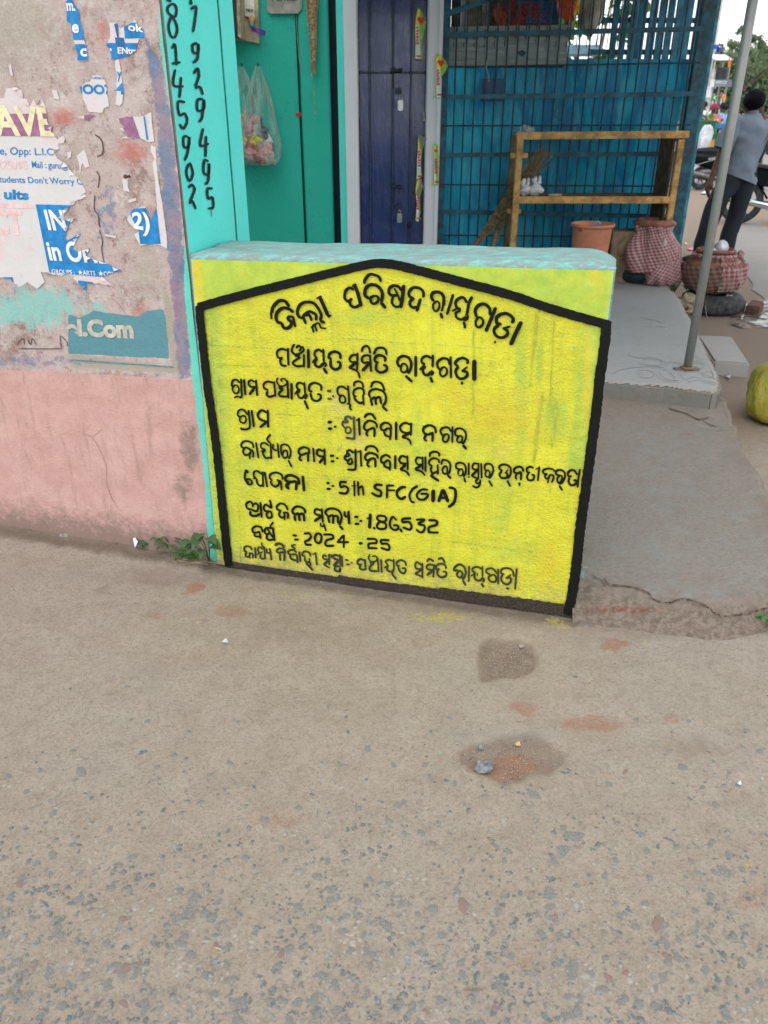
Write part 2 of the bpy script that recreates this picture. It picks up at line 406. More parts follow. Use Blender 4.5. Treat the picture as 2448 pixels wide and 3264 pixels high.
n_big = k.noise(1.6, 5, .6); n_mid = k.noise(9, 5, .65); n_fin = k.noise(90, 5, .75); n_gr = k.noise(420, 3, .7)
base = k.mix(k.ramp(n_mid, .25, .75), (.368, .308, .246), (.428, .368, .298))
base = k.mix(k.math('MULTIPLY', k.ramp(n_big, .45, .65), .45), base, (.415, .37, .32))
base = k.mix(k.math('MULTIPLY', k.ramp(n_fin, .47, .66), .5), base, (.235, .195, .158)); base = k.mix(k.math('MULTIPLY', k.ramp(k.noise(200, 3, .7), .52, .66), .5), base, (.20, .165, .135)); base = k.mix(k.math('MULTIPLY', k.ramp(k.noise(26, 6, .8), .50, .64), .4), base, (.26, .215, .17))
base = k.mix(k.mask('dirt', k.noise(22, 6, .75), .9, .3), base, (.275, .218, .172))
base = k.mix(k.math('MULTIPLY', k.mask('foot_shade_dirt', k.noise(30, 6, .8), 1.1, .3), .8), base, (.17, .13, .10)); base = k.mix(k.math('MULTIPLY', k.mask('grey', k.noise(12, 6, .75), .9, .3), .5), base, (.30, .29, .26))
base = k.mix(k.math('MULTIPLY', k.mask('red', k.noise(30, 6, .8), 1.2, .3), .58), base, (.34, .145, .085))
base = k.mix(k.math('MULTIPLY', k.mask('yel', k.noise(75, 5, .8), 1.3, .07, .52), .7), base, (.55, .47, .07))
base = k.mix(k.mask('blu', k.noise(60, 5, .8), 1.3, .07, .58), base, (.2, .55, .48))
grit = k.vor(300, out='Distance'); gcol = k.vor(300, out='Color')
base = k.mix(k.math('MULTIPLY', k.ramp(k.noise(260, 2, .6), .66, .72), .6), base, (.62, .55, .46))
base = k.mix(k.math('MULTIPLY', k.ramp(k.noise(330, 2, .6, vec=k.vscale(k.co, (1, 1, 1.01))), .36, .28), .65), base, (.12, .10, .085))
peb = k.vor(85); base = k.mix(k.math('MULTIPLY', k.math('MULTIPLY', k.ramp(peb, .20, .12), k.ramp(k.noise(13, 3), .48, .6)), .55), base, (.19, .19, .18))
hsum = k.math('ADD', k.math('MULTIPLY', n_fin, .8), k.math('ADD', k.math('MULTIPLY', n_gr, .35), n_mid))
m_ground = k.fin(base, k.bump(hsum, 1.0, .009))
ground = gridmesh('ground', P, m_ground, attrs=dict(foot_shade_dirt=foot_shade_dirt, dirt=dirt, red=red, yel=yel, blu=blu, grey=grey), kind='structure')
# exposed aggregate: stones set in the worn concrete
k = N('aggregate', .8, .3)
c = k.mix(k.noise(180, 4, .7), (.070, .085, .086), (.17, .19, .185)); c = k.mix(k.ramp(k.noise(7, 5, .8), .45, .62), c, (.33, .30, .26))
c = k.mix(k.math('MULTIPLY', k.ramp(k.noise(110, 4, .8), .5, .62), .55), c, (.40, .34, .28)); m_agg = k.fin(c, k.bump(k.noise(300), .5, .003))
m_aggb = mat('brown pebble', (.21, .15, .125), .8, .3, 60); m_aggw = mat('pale pebble', (.58, .54, .46), .7, .2, 60)
stones = []
for i in range(11500):
    sx = random.uniform(-750, 3200); sy = 1700 + 1600 * random.random() ** .62
    p = onz(sx, sy)
    if (p - SA) @ SN < .06: continue
    dens = np.clip((sy - 2120) / 850, .02, 1) ** 1.35
    if sx > 1900: dens *= .75
    if random.random() > dens * .8: continue
    r = random.choice([.002, .0025, .0035, .0045, .0055, .007]) * random.uniform(.75, 1.45)
    if random.random() < .05: r *= 1.7
    if ((sx - 1625) / 170) ** 2 + ((sy - 2416) / 95) ** 2 < 1: continue
    if p[0] > .56 and (p[1] > 1.85): continue
    stones.append((r if 0 < sx < 2448 else r * .5, p[0], p[1], r))
stones.sort(reverse=True)
stones = [(q[0] if i < 300 else q[3], q[1], q[2]) for i, q in enumerate(stones)]
def stone_mesh(seed, n=7):
    rr = random.Random(seed); ex = rr.uniform(.45, .9); vs = [(0, 0, .16)]
    for ring, (q, z) in enumerate(((.7, .13), (1, -.15))):
        for j in range(n):
            a = 2 * math.pi * (j + rr.uniform(-.3, .3)) / n; w_ = q * rr.uniform(.75, 1.15); w_ *= rr.uniform(.8, 1.15); vs.append((w_ * math.cos(a), w_ * math.sin(a) * ex, z))
    fs = [(0, 1 + j, 1 + (j + 1) % n) for j in range(n)] + [(1 + j, 1 + n + j, 1 + n + (j + 1) % n, 1 + (j + 1) % n) for j in range(n)]
    return vs, fs
protos = []
for s in range(14):
    vs, fs = stone_mesh(s); me = bpy.data.meshes.new('stone'); me.from_pydata(vs, [], fs); me.materials.append(m_agg if s < 13 else m_aggb); me.polygons.foreach_set('use_smooth', [True] * len(fs)); protos.append(me)
def zat(x, y): return float(.006 * fbm(x * 1.7, y * 1.7, 3, 1) + .0022 * fbm(x * 14, y * 14, 3, 2) + .0010 * vnoise(x * 45, y * 45, 8))
for r, x, y in stones[:300]:
    o = bpy.data.objects.new('stone', random.choice(protos)); scene.collection.objects.link(o); o.parent = ground
    o.location = (x, y, zat(x, y) + .0006); o.scale = (r * 1.25, r * 1.25, min(r, .006)); o.rotation_euler.z = random.uniform(0, 6.28)
m = M()
for r, x, y in stones[300:]:
    vs, fs = stone_mesh(random.randrange(99), 6); a = random.uniform(0, 6.28); z0 = zat(x, y) + .0005
    m.add([(x + (v[0] * math.cos(a) - v[1] * math.sin(a)) * r * 1.2, y + (v[0] * math.sin(a) + v[1] * math.cos(a)) * r * 1.2, z0 + v[2] * r * .8) for v in vs], fs)
m.build('small_aggregate', m_agg, ground, True, kind='stuff', fix=False)
# sand and grit loose on the surface
m = M(); 
for i in range(2600):
    if i < 900: sx, sy = random.gauss(1615, 60), random.gauss(2095, 38)
    elif i < 1700: sx, sy = random.gauss(1625, 110), random.gauss(2420, 50)
    else: sx, sy = random.uniform(0, 2448), random.uniform(1800, 3264)
    p = onz(sx, sy); 
    if (p - SA) @ SN < .05: continue
    inh = i < 1700; r = random.uniform(.0012, .0026); z0 = zat(p[0], p[1]) + (-.010 if inh else .0004)
    m.ell((p[0], p[1], z0 + r * .4), (r, r * .8, r * .8), 5, 3)
m.build('loose_grit', mat('grit', (.31, .245, .195), .9, .5, 300), ground, True, kind='stuff', fix=False)
# ---------------------------------------------------------------- asphalt lane on the right
k = N('asphalt', .9, .25); c = k.mix(k.noise(3, 5, .7), (.23, .215, .20), (.31, .29, .27)); c = k.mix(k.math('MULTIPLY', k.ramp(k.noise(120, 3, .7), .5, .7), .4), c, (.15, .14, .13))
m_asph = k.fin(c, k.bump(k.noise(150, 3, .8), .6, .006))
edge = [(2448, 990), (2401, 905), (2358, 850), (2339, 800), (2325, 740), (2300, 640)]
pts = [onz(*e, .006) for e in edge]; pts = [np.array([pts[0][0] + .6, pts[0][1] - 2.2, .006])] + pts + [onz(2100, 440, .006), onz(2250, 376, .006)] + [np.array([400, 300, .006]), np.array([60, 3, .006])]
rp = [(p[0], p[1]) for p in pts]; rp = ragged(rp[:7], .04, 3, .25) + rp[7:]
M().add([(a, b, .006) for a, b in rp], [tuple(t) for t in tessellate_polygon([[Vector((a, b, 0)) for a, b in rp]])]).build('asphalt_road', m_asph, kind='structure')
# ================================================================ concrete apron, veranda, steps
k = N('apron_concrete', .9, .2)
c = k.mix(k.noise(7, 5, .65), (.245, .225, .195), (.33, .305, .265)); c = k.mix(k.math('MULTIPLY', k.ramp(k.noise(60, 5, .8), .48, .62), .55), c, (.18, .16, .135)); c = k.mix(k.math('MULTIPLY', k.ramp(k.noise(200, 3, .7), .52, .66), .45), c, (.16, .135, .11)); c = k.mix(k.math('MULTIPLY', k.ramp(k.noise(2.4, 5, .7), .5, .6), .4), c, (.26, .275, .27))
c = k.mix(k.mask('soil', k.noise(18, 6, .75), 1.2, .35), c, (.25, .20, .165)); c = k.mix(k.mask('face', k.noise(26, 6, .8, stretch=(.5, .5, 3)), 1.6, .35), c, k.mix(k.ramp(k.noise(45, 5, .8), .4, .6), (.165, .13, .10), (.28, .23, .185))); c = k.mix(k.mask('rust', k.noise(60, 6, .8), 1.2, .2), c, (.20, .075, .05)); c = k.mix(k.mask('blu', k.noise(45, 5, .8), 1.1, .08, .6), c, (.15, .55, .50)); c = k.mix(k.math('MULTIPLY', k.mask('crack', k.noise(60, 5, .8), .5, .06, .7), .9), c, (.06, .045, .035))
m_apron = k.fin(c, k.bump(k.math('ADD', k.noise(70, 5, .75), k.noise(12, 4, .6)), .9, .012))
ap = [onz(1790, 1842, .1)[:2], onz(1877, 1826, .1)[:2], onz(1960, 1862, .1)[:2], onz(2150, 1894, .1)[:2], onz(2300, 1910, .1)[:2], onz(2448, 1876, .1)[:2], onz(2475, 1750, .1)[:2], onz(2448, 1600, .1)[:2], onz(2390, 1490, .1)[:2], onz(2345, 1390, .1)[:2], onz(2310, 1270, .1)[:2], (1.75, 3.9), (.3, 4.1), (.3, 2.45)]
ax_ = np.arange(.25, 2.0, .012); ay_ = np.arange(1.85, 4.0, .008); X, Y = np.meshgrid(ax_, ay_)
S = sdf(X, Y, [tuple(p) for p in ap]) + .012 * fbm(X * 9, Y * 9, 4, 11)
Zt = .098 + .012 * np.clip((Y - 2.1) / 1.7, 0, 1) + .004 * fbm(X * 4, Y * 4, 3, 2); fr = np.clip((Y - 2.6) / .6, 0, 1)
run = .11 * (1 - fr) + .02 * fr
Z = Zt - (Zt + .03) * np.clip(-S / run, 0, 1) ** 1.4 * 1.0 + np.exp(-((S + .05) / .05) ** 2) * (.012 * fbm(X * 14, Y * 26, 4, 6) + .006 * vnoise(X * 45, Y * 80, 9))
P = np.stack([X, Y, Z], -1); px, py = proj(P.reshape(-1, 3)); px = px.reshape(X.shape); py = py.reshape(X.shape)
soil = both(soft(-S - .0, .03) * .85, .62 * soft(Y - 3.5 + .2 * fbm(X * 3, Y * 3, 3), .3), .66 * soft(.12 - S + .1 * fbm(X * 4, Y * 4, 3), .14) * (X > 1.3), .42 + .12 * fbm(X * 2, Y * 2, 3), .62 * blob(px, py, 2190, 1380, 30, 12), .6 * blob(px, py, 2150, 1330, 160, 25, .8))
def crk(pl, wd): 
    r = 0 * px
    for a, b in zip(pl[:-1], pl[1:]):
        ex, ey = b[0] - a[0], b[1] - a[1]; t = np.clip(((px - a[0]) * ex + (py - a[1]) * ey) / (ex * ex + ey * ey), 0, 1)
        r = np.maximum(r, np.clip(1 - np.hypot(px - a[0] - ex * t, py - a[1] - ey * t) / wd, 0, 1))
    return r
cr = both(.0 * crk([(1925, 1850), (1990, 1880), (2060, 1890), (2110, 1925), (2170, 1912), (2240, 1925), (2310, 1965), (2350, 1960), (2448, 1935)], 9), 0 * crk([(2120, 1290), (2200, 1320), (2260, 1345)], 6), .8 * crk([(2230, 1360), (2290, 1372)], 5))
P[..., 2] -= .008 * cr; APZ = P[..., 2].copy()
gridmesh('concrete_apron', P, m_apron, attrs=dict(soil=soil, face=.72 * soft(-S - .004, .045) * (Y < 2.7), rust=.6 * blob(px, py, 1990, 1945, 170, 16, .7), blu=both(.62 * blob(px, py, 1862, 1835, 26, 60, .9), .45 * blob(px, py, 1880, 1900, 60, 40, .8)), crack=cr), keep=(Z > -.02) & ~((((X - SA[0]) * SN[0] + (Y - SA[1]) * SN[1]) > -.05) & (((X - SA[0]) * TD[0] + (Y - SA[1]) * TD[1]) < 1.215)), kind='structure')
# veranda slab
k = N('veranda_cement', .7, .35)
c = k.mix(k.noise(3.5, 5, .6), (.275, .285, .285), (.355, .36, .355)); c = k.mix(k.math('MULTIPLY', k.ramp(k.noise(26, 6, .75), .52, .7), .4), c, (.19, .19, .185)); c = k.mix(k.mask('soil', k.noise(18, 6, .75), .9, .25), c, (.33, .26, .21))
m_ver = k.fin(c, k.bump(k.math('ADD', k.noise(40, 4, .6), k.noise(200, 3, .6)), .3, .004))
vr = [(2290, 1245), (2300, 1225), (2290, 1190), (2265, 1140), (2235, 1075), (2200, 1010), (2185, 985), (2172, 955), (2150, 930), (2135, 918)]
vpoly = [(-.45, 3.85), tuple(onz(1880, 1210, VZ)[:2]), tuple(onz(2120, 1228, VZ)[:2]), tuple(onz(2270, 1247, VZ)[:2])] + [tuple(onz(*q, VZ)[:2]) for q in vr] + [(2.62, 7.3), (2.62, 7.6), (-.45, 7.6)]
X, Y = np.meshgrid(np.arange(-.5, 2.8, .02), np.concatenate([np.arange(3.45, 4.2, .012), np.arange(4.2, 7.7, .03)]))
S = sdf(X, Y, vpoly) + .005 * fbm(X * 8, Y * 8, 3, 21)
Z = VZ - .012 * np.clip(1 - S / .03, 0, 1) ** 2; Z += .002 * fbm(X * 3, Y * 3, 3, 1)
P = np.stack([X, Y, Z], -1)
gridmesh('veranda_floor', P, m_ver, attrs=dict(soil=both(.5 * soft(.05 - S, .04), .3 + 0 * S)), keep=S > -.006, kind='structure')
m = M(); vp_ = [np.array([a, b, 0]) for a, b in vpoly[:-2]]
for a, b in zip(vp_[:-1], vp_[1:]):
    d = b - a; nn = np.array([d[1], -d[0], 0]); nn /= np.linalg.norm(nn); q = nn * .004; m.add([a + q + V3z(-.02), b + q + V3z(-.02), b + q + V3z(VZ - .017), a + q + V3z(VZ - .017), a - nn * .03 + V3z(VZ - .0005), b - nn * .03 + V3z(VZ - .0005)], [(0, 1, 2, 3), (3, 2, 5, 4)])
k = N('veranda_edge', .85, .2); c = k.mix(k.noise(14, 5, .7), (.17, .165, .15), (.25, .24, .215)); c = k.mix(k.math('MULTIPLY', k.ramp(k.noise(20, 6, .8), .5, .62), .6), c, (.20, .145, .11)); m.build('veranda_edge', k.fin(c, k.bump(k.noise(60, 5, .75), .6, .008)), bpy.data.objects['veranda_floor'], fix=False)
def vm(x, y, off=0): p = onz(x, y, VZ + .0035); return p + np.array([0, 0, off])
m = M(); rr = random.Random(5)
# scratched scroll drawing by the edge
strokes(m, 'w2.2 520,1190 540,1215 620,1228 700,1225 760,1235 790,1262 770,1290 700,1290 640,1280 600,1282 | 390,1360 440,1330 520,1315 600,1305 700,1300 800,1310 830,1335 | 580,1350 610,1330 680,1330 725,1355 715,1385 660,1392 610,1380 600,1360 640,1350 | 740,1350 770,1390 830,1420 910,1428 | 770,1345 800,1385 860,1410 930,1415 | 850,1345 890,1380 900,1420 | 930,1350 960,1390 1020,1420 | 840,1270 880,1260 960,1280 990,1300 | 1050,1260 1110,1270 1140,1295 1100,1315 1060,1300 | 1120,1355 1160,1340 1210,1355 1200,1385 1150,1385 1120,1370 1140,1355 | 1000,1400 1060,1385 1120,1400 1180,1425 1250,1440 | 1010,1430 1080,1410 1160,1435 1230,1455 | 960,1350 1000,1340 1100,1345 1250,1410 | 640,1240 720,1240 790,1250 830,1275 820,1300 | 1040,1215 1080,1220 1095,1240 1060,1260', (1800, 660), 2.56, vm, .0, jit=.0, step=3)
m.build('scratched_scroll', mat('scratch', (.205, .205, .20), .9, .1, 10, 0), bpy.data.objects['veranda_floor'], fix=False)
m = M(); strokes(m, 'w4 650,905 720,915 800,945 | 710,940 720,915 745,910 740,930 710,940 | w3 680,975 760,972 830,970 | w6 810,1010 838,985 | w3 880,950 910,935', (1800, 660), 2.56, vm, .0005, jit=.2, step=3)
m.build('chalk_mark', mat('chalk', (.42, .43, .42), .95, .1, 10, 0), bpy.data.objects['veranda_floor'], fix=False)
k = N('step_cement', .85, .2); c = k.mix(k.noise(8, 5, .7), (.31, .30, .285), (.41, .40, .385)); c = k.mix(k.ramp(k.noise(14, 6, .8), .55, .72), c, (.33, .26, .21)); m_step = k.fin(c, k.bump(k.noise(70, 5, .75), .5, .006))
def block(name, pts, ztop, label):
    a = [onz(*q, ztop) for q in pts]
    tag(M().prism(a, (0, 0, -ztop - .02)).build(name, m_step, bevel=.012), label, 'step')
block('concrete_step', [(2222, 1068), (2335, 1072), (2392, 1158), (2275, 1150)], .085, 'low grey concrete step block beside the foot of the steel pipe')
block('concrete_step', [(2120, 780), (2155, 786), (2176, 815), (2130, 812)], .14, 'small concrete block behind the cloth wrapped pot next to the kiosk corner')
# water spilt round the bricks
k = N('water', .06, .6); m_wet = k.fin((.13, .115, .10), k.bump(k.noise(25, 3, .6), .15, .004), alpha=k.ramp(k.noise(9, 4, .6), .42, .6, .0, .9))
wp = [(2335, 1000), (2380, 960), (2448, 955), (2500, 990), (2500, 1030), (2448, 1042), (2370, 1045), (2320, 1030)]
a = [onz(*q, .011) for q in wp]; M().add(a, [tuple(t) for t in tessellate_polygon([[Vector(p) for p in a]])]).build('puddle', m_wet, kind='structure')
# ================================================================ poster wall
wallz = 3.1
us = np.arange(-2.6, 1.0, .01); 
t0 = Wp(600, 1000); 
def wall_grid(u0, u1, du, z0, z1, dz, p0, d, nrm):
    U, Z = np.meshgrid(np.arange(u0, u1 + du * .5, du), np.arange(z0, z1 + dz * .5, dz)); return U, Z, p0[None, None, :2] + U[..., None] * d[:2]
c0 = Wp(600, 790); 
U, Z = np.meshgrid(np.concatenate([np.arange(-3, -1.3, .06), np.arange(-1.3, .0001, .0085)]), np.concatenate([np.arange(-.02, 1.9, .0085), np.arange(1.9, 3.1, .06)]))
lean = (1.667 - Z) * 0
P = np.stack([c0[0] + U * TD[0], c0[1] + U * TD[1], Z], -1); px, py = proj(P.reshape(-1, 3)); px = px.reshape(U.shape); py = py.reshape(U.shape)
low = [(-4000, 1150), (0, 1177), (300, 1192), (612, 1212), (640, 1215), (760, 1225), (760, 2400), (-4000, 2400)]
mk = dict(
    pink=soft(sdf(px, py, low), 8),
    turq=soft(sdf(px, py, [(488, -600), (510, 140), (540, 330), (560, 480), (575, 620), (590, 760), (588, 810), (585, 900), (600, 1050), (612, 1200), (628, 1330), (640, 1420), (655, 1560), (662, 1700), (668, 1850), (900, 1850), (900, -600)]), 9),
    blue=both(soft(sdf(px, py, [(455, 100), (520, 200), (560, 480), (590, 800), (600, 1000), (612, 1200), (575, 1208), (560, 1140), (545, 950), (520, 700), (500, 400)]), 12) * .95, .62 * blob(px, py, 120, 1150, 200, 22, .6), .55 * blob(px, py, 400, 1195, 220, 12, .5), .55 * blob(px, py, 340, 690, 50, 130, .6), .5 * blob(px, py, 290, 950, 70, 40, .7), .5 * blob(px, py, 240, 830, 60, 60, .8), .45 * blob(px, py, 100, 970, 200, 90, .6)),
    aqua=both(.68 * blob(px, py, 110, 980, 190, 80, .6), .45 * blob(px, py, 300, 1000, 80, 60, .6), .65 * blob(px, py, 655, 1650, 14, 40)),
    tan=both(soft(sdf(px, py, [(520, 905), (545, 950), (580, 1190), (225, 1175), (225, 1125), (545, 1165), (515, 910)]), 10) * .9, .55 * blob(px, py, 470, 830, 60, 200, .7), .6 * blob(px, py, 60, 80, 170, 220, .7), .5 * blob(px, py, 250, 480, 60, 80, .7)),
    block=soft(sdf(px, py, [(218, 1000), (250, 1015), (300, 990), (330, 995), (440, 1010), (470, 990), (520, 985), (527, 1010), (541, 1143), (218, 1128)]), 7) - .2 * blob(px, py, 490, 1080, 10, 60, .5),
    cream=both(.62 * blob(px, py, 60, 60, 150, 200, .8), .5 * blob(px, py, 200, 320, 90, 60, .7)),
    grime=both(.8 * soft(py - 1640 + (px - 300) * -.12, 75), .62 * blob(px, py, 605, 1420, 38, 110, .6), .55 * blob(px, py, 585, 1550, 40, 70, .6), .55 * blob(px, py, 640, 1230, 30, 30, .6)),
    red=both(.6 * blob(px, py, 200, 370, 60, 50, .7), .6 * blob(px, py, 420, 480, 70, 60, .7), .5 * blob(px, py, 330, 100, 40, 80, .7), .5 * blob(px, py, 560, 900, 25, 200, .5), .45 * blob(px, py, 480, 700, 60, 90, .7), .5 * blob(px, py, 450, 1010, 60, 60, .6)))
P += (SN * 1)[None, None, :] * (.0016 * fbm(px / 60, py / 60, 3, 30) * (np.abs(px) < 900))[..., None]
k = N('old_wall', .93, .15)
nA = k.noise(11, 6, .7); nB = k.noise(38, 6, .8); nC = k.noise(120, 4, .8); nD = k.noise(5, 4, .6)
c = k.mix(k.ramp(nA, .36, .64), (.35, .25, .23), (.58, .50, .48)); c = k.mix(k.ramp(nD, .42, .6), c, (.52, .42, .39)); nE = k.noise(17, 7, .85); c = k.mix(k.math('MULTIPLY', k.ramp(nE, .545, .60), .8), c, (.60, .55, .52)); c = k.mix(k.math('MULTIPLY', k.ramp(nE, .455, .40), .7), c, (.25, .155, .13)); c = k.mix(k.math('MULTIPLY', k.ramp(nB, .5, .62), .75), c, (.56, .50, .455)); c = k.mix(k.math('MULTIPLY', k.ramp(nC, .55, .7), .5), c, (.17, .125, .11))
c = k.mix(k.math('MULTIPLY', k.ramp(k.noise(9, 6, .8, vec=k.vscale(k.co, (1.3, 1, 1))), .56, .64), .6), c, (.42, .21, .16))
c = k.mix(k.mask('red', nB, 1.3, .2), c, (.52, .20, .17)); c = k.mix(k.math('MULTIPLY', k.mask('cream', nB, 1.4, .15), .8), c, (.60, .56, .52))
c = k.mix(k.mask('tan', nC, 1.0, .25), c, (.42, .37, .31))
c = k.mix(k.math('MULTIPLY', k.mask('blue', nB, 2.2, .16, .58), .75), c, k.mix(k.ramp(nA, .42, .58), (.10, .20, .34), (.26, .20, .29))); c = k.mix(k.math('MULTIPLY', k.mask('aqua', k.noise(34, 6, .85, stretch=(1, 1, .5)), 1.6, .1), .8), c, (.25, .58, .52))
c = k.mix(k.mask('block', k.noise(26, 6, .8), .75, .04), c, k.mix(nC, (.09, .25, .30), (.15, .34, .38)))
pk = k.mix(k.ramp(nA, .3, .7), (.56, .335, .30), (.66, .42, .38)); pk = k.mix(k.math('MULTIPLY', k.ramp(k.noise(6, 6, .8, stretch=(5, 5, .8)), .52, .66), .42), pk, (.34, .22, .17)); pk = k.mix(k.math('MULTIPLY', k.ramp(nC, .53, .72), .45), pk, (.36, .22, .18)); pk = k.mix(k.math('MULTIPLY', k.ramp(k.noise(9, 5, .7, stretch=(6, 6, .6)), .66, .72), .5), pk, (.44, .16, .11))
c = k.mix(k.mask('pink', k.noise(30, 5, .8), .5, .05), c, pk)
c = k.mix(k.math('MULTIPLY', k.mask('grime', nB, 1.2, .25), .85), c, k.mix(nC, (.19, .145, .12), (.30, .225, .185)))
tq = k.mix(nA, (.10, .60, .47), (.20, .74, .60))
c = k.mix(k.mask('turq', k.noise(55, 5, .8), .7, .05), c, tq)
m_wall = k.fin(c, k.bump(k.math('ADD', k.math('ADD', nB, k.math('MULTIPLY', nC, .8)), k.math('MULTIPLY', k.noise(420, 2), .35)), .62, .006))
pw = thing('poster_wall', 'pink and peeling painted wall covered in torn blue and white posters', 'wall', c0 * np.array([1, 1, 0]))
gridmesh('wall_face', P, m_wall, pw, attrs=mk)
b0 = c0 + TD * -3.0; M().prism([np.array([*(c0 + SI * .012)[:2], -.02]), np.array([*(b0 + SI * .012)[:2], -.02]), np.array([*(b0 + SI * .25)[:2], -.02]), np.array([*(c0 + SI * .25)[:2], -.02])], (0, 0, 3.1)).build('wall_core', mat('plaster core', (.45, .36, .32)), pw)
# ------ posters
def tp(lst, s=2.074, o=(0, 0)): return [(o[0] + a / s, o[1] + b / s) for a, b in lst]
k = N('poster_paper', .8, .2); c = k.mix(k.noise(10, 5, .6), (.58, .565, .56), (.69, .685, .68)); c = k.mix(k.math('MULTIPLY', k.ramp(k.noise(25, 6, .8), .55, .72), .4), c, (.52, .44, .36)); c = k.mix(k.math('MULTIPLY', k.ramp(k.noise(3.5, 3, .5), .52, .62), .45), c, (.74, .50, .52))
m_paper = k.fin(c, k.bump(k.noise(70, 4, .6), .35, .004))
m_blue = paint('print blue', (.015, .20, .48), .2, 300); m_dblue = paint('print dark blue', (.03, .12, .33), .2); m_purp = paint('print purple', (.30, .13, .24), .25); m_cream = paint('print cream', (.72, .66, .40), .15)
m_white = paint('print white', (.78, .78, .78), .15); m_pinkp = paint('print faded pink', (.74, .50, .50), .35); m_greyw = paint('faded cream', (.47, .44, .37), .3)
o0, o1, o2 = .0022, .0030, .0038
big = tp([(-60, 640), (30, 650), (45, 585), (110, 575), (150, 600), (155, 650), (180, 655), (200, 700), (225, 655), (245, 695), (270, 650), (300, 690), (312, 745), (322, 820), (348, 830), (340, 870), (372, 900), (382, 925), (415, 895), (432, 915), (425, 945), (390, 950), (395, 990), (360, 1010), (385, 1050), (440, 1085), (462, 1120), (500, 1160), (545, 1215), (572, 1270), (540, 1290), (575, 1300), (500, 1330), (492, 1350), (455, 1370), (460, 1385), (405, 1425), (425, 1455), (500, 1440), (455, 1490), (432, 1570), (445, 1590), (540, 1540), (500, 1610), (480, 1640), (520, 1665), (600, 1640), (570, 1690), (640, 1720), (720, 1745), (770, 1770), (815, 1790), (750, 1800)])
big += tp([(700, 350), (650, 362), (690, 395), (738, 428), (640, 412), (560, 408), (552, 458), (520, 415), (455, 368), (435, 335), (400, 360), (310, 345), (265, 335), (290, 400), (240, 445), (180, 400), (150, 420), (120, 435), (70, 380), (-60, 360)], 2.011, (0, 700))
def poster(poly, label, jag=1.2, seed=1):
    m_ = M(); pl = sheet(m_, poly, Wp, o0, jag, seed); return m_.build('poster', m_paper, pw, label=label, fix=False), pl
big_o, bigp = poster(big, 'large torn white poster with blue panels')
def prt(parent, clip, mat_, fn, name='print'):
    m_ = M(); fn(m_, clip); m_.build(name, mat_, parent, fix=False)
T = tp
m = M(); rr = random.Random(77); cB = np.mean(bigp, axis=0)
for i in range(0, len(bigp) - 3, 3):
    if rr.random() < .5 or bigp[i][0] < 0: continue
    a, b = bigp[i], bigp[(i + 2) % len(bigp)]; mx, my = (a[0] + b[0]) / 2, (a[1] + b[1]) / 2; dx, dy = b[0] - a[0], b[1] - a[1]; L = math.hypot(dx, dy) + 1e-6
    if L > 30: continue
    q = rr.uniform(5, 13); m.add([Wp(a[0], a[1], o0 + .0003), Wp(b[0], b[1], o0 + .0003), Wp(mx - dy / L * q, my + dx / L * q, rr.uniform(.006, .014))], [(0, 1, 2)])
m.build('curled_paper_edges', m_paper, big_o, kind='stuff', fix=False)
prt(big_o, bigp, m_purp, lambda m_, c_: clipsheet(m_, T([(-60, 752), (400, 752), (400, 902), (-60, 898)]), c_, Wp, o1))
prt(big_o, bigp, m_cream, lambda m_, c_: (lettering(m_, 'AVE', T([(-60, 690), (345, 712), (372, 905), (-20, 898)]), Wp, o2, .03, c_)), 'lettering')
prt(big_o, bigp, m_blue, lambda m_, c_: (clipsheet(m_, T([(240, 1350), (720, 1362), (900, 1850), (330, 1800)]), c_, Wp, o1), clipsheet(m_, tp([(20, 368), (85, 368), (95, 415), (20, 410)], 2.011, (0, 700)), c_, Wp, o1), clipsheet(m_, tp([(505, 388), (600, 400), (600, 460), (505, 450)], 2.011, (0, 700)), c_, Wp, o1)))
prt(big_o, bigp, m_blue, lambda m_, c_: (lettering(m_, 'ne, Opp: L.I.C Off', T([(-30, 968), (470, 985), (480, 1042), (-30, 1038)]), Wp, o1, .012, c_), lettering(m_, 'Mail : guru@', T([(212, 1060), (450, 1072), (455, 1130), (218, 1124)]), Wp, o1, .012, c_),
    lettering(m_, "tudents Don't Worry Con", T([(-5, 1160), (600, 1180), (615, 1235), (0, 1218)]), Wp, o1, .012, c_), lettering(m_, 'ults', T([(28, 1248), (190, 1258), (196, 1322), (32, 1318)]), Wp, o1, .045, c_)), 'lettering')
prt(big_o, bigp, m_pinkp, lambda m_, c_: (lettering(m_, '220395', T([(-20, 1055), (182, 1062), (188, 1120), (-15, 1116)]), Wp, o1, .02, c_), lettering(m_, 'ECT', T([(-130, 1380), (145, 1385), (170, 1555), (-110, 1550)]), Wp, o1, .04, c_), clipsheet(m_, T([(0, 1345), (232, 1352), (238, 1378), (0, 1372)]), c_, Wp, o1)), 'lettering')
prt(big_o, bigp, m_white, lambda m_, c_: (lettering(m_, 'INTER', T([(292, 1385), (640, 1390), (700, 1540), (325, 1520)]), Wp, o2, .03, c_), lettering(m_, 'in ONL', T([(305, 1590), (690, 1600), (720, 1745), (335, 1722)]), Wp, o2, .03, c_), lettering(m_, 'GROUPS :  \u2605ARTS  \u2605COM', T([(345, 1772), (765, 1790), (770, 1828), (348, 1808)]), Wp, o2, .01, c_)), 'lettering')
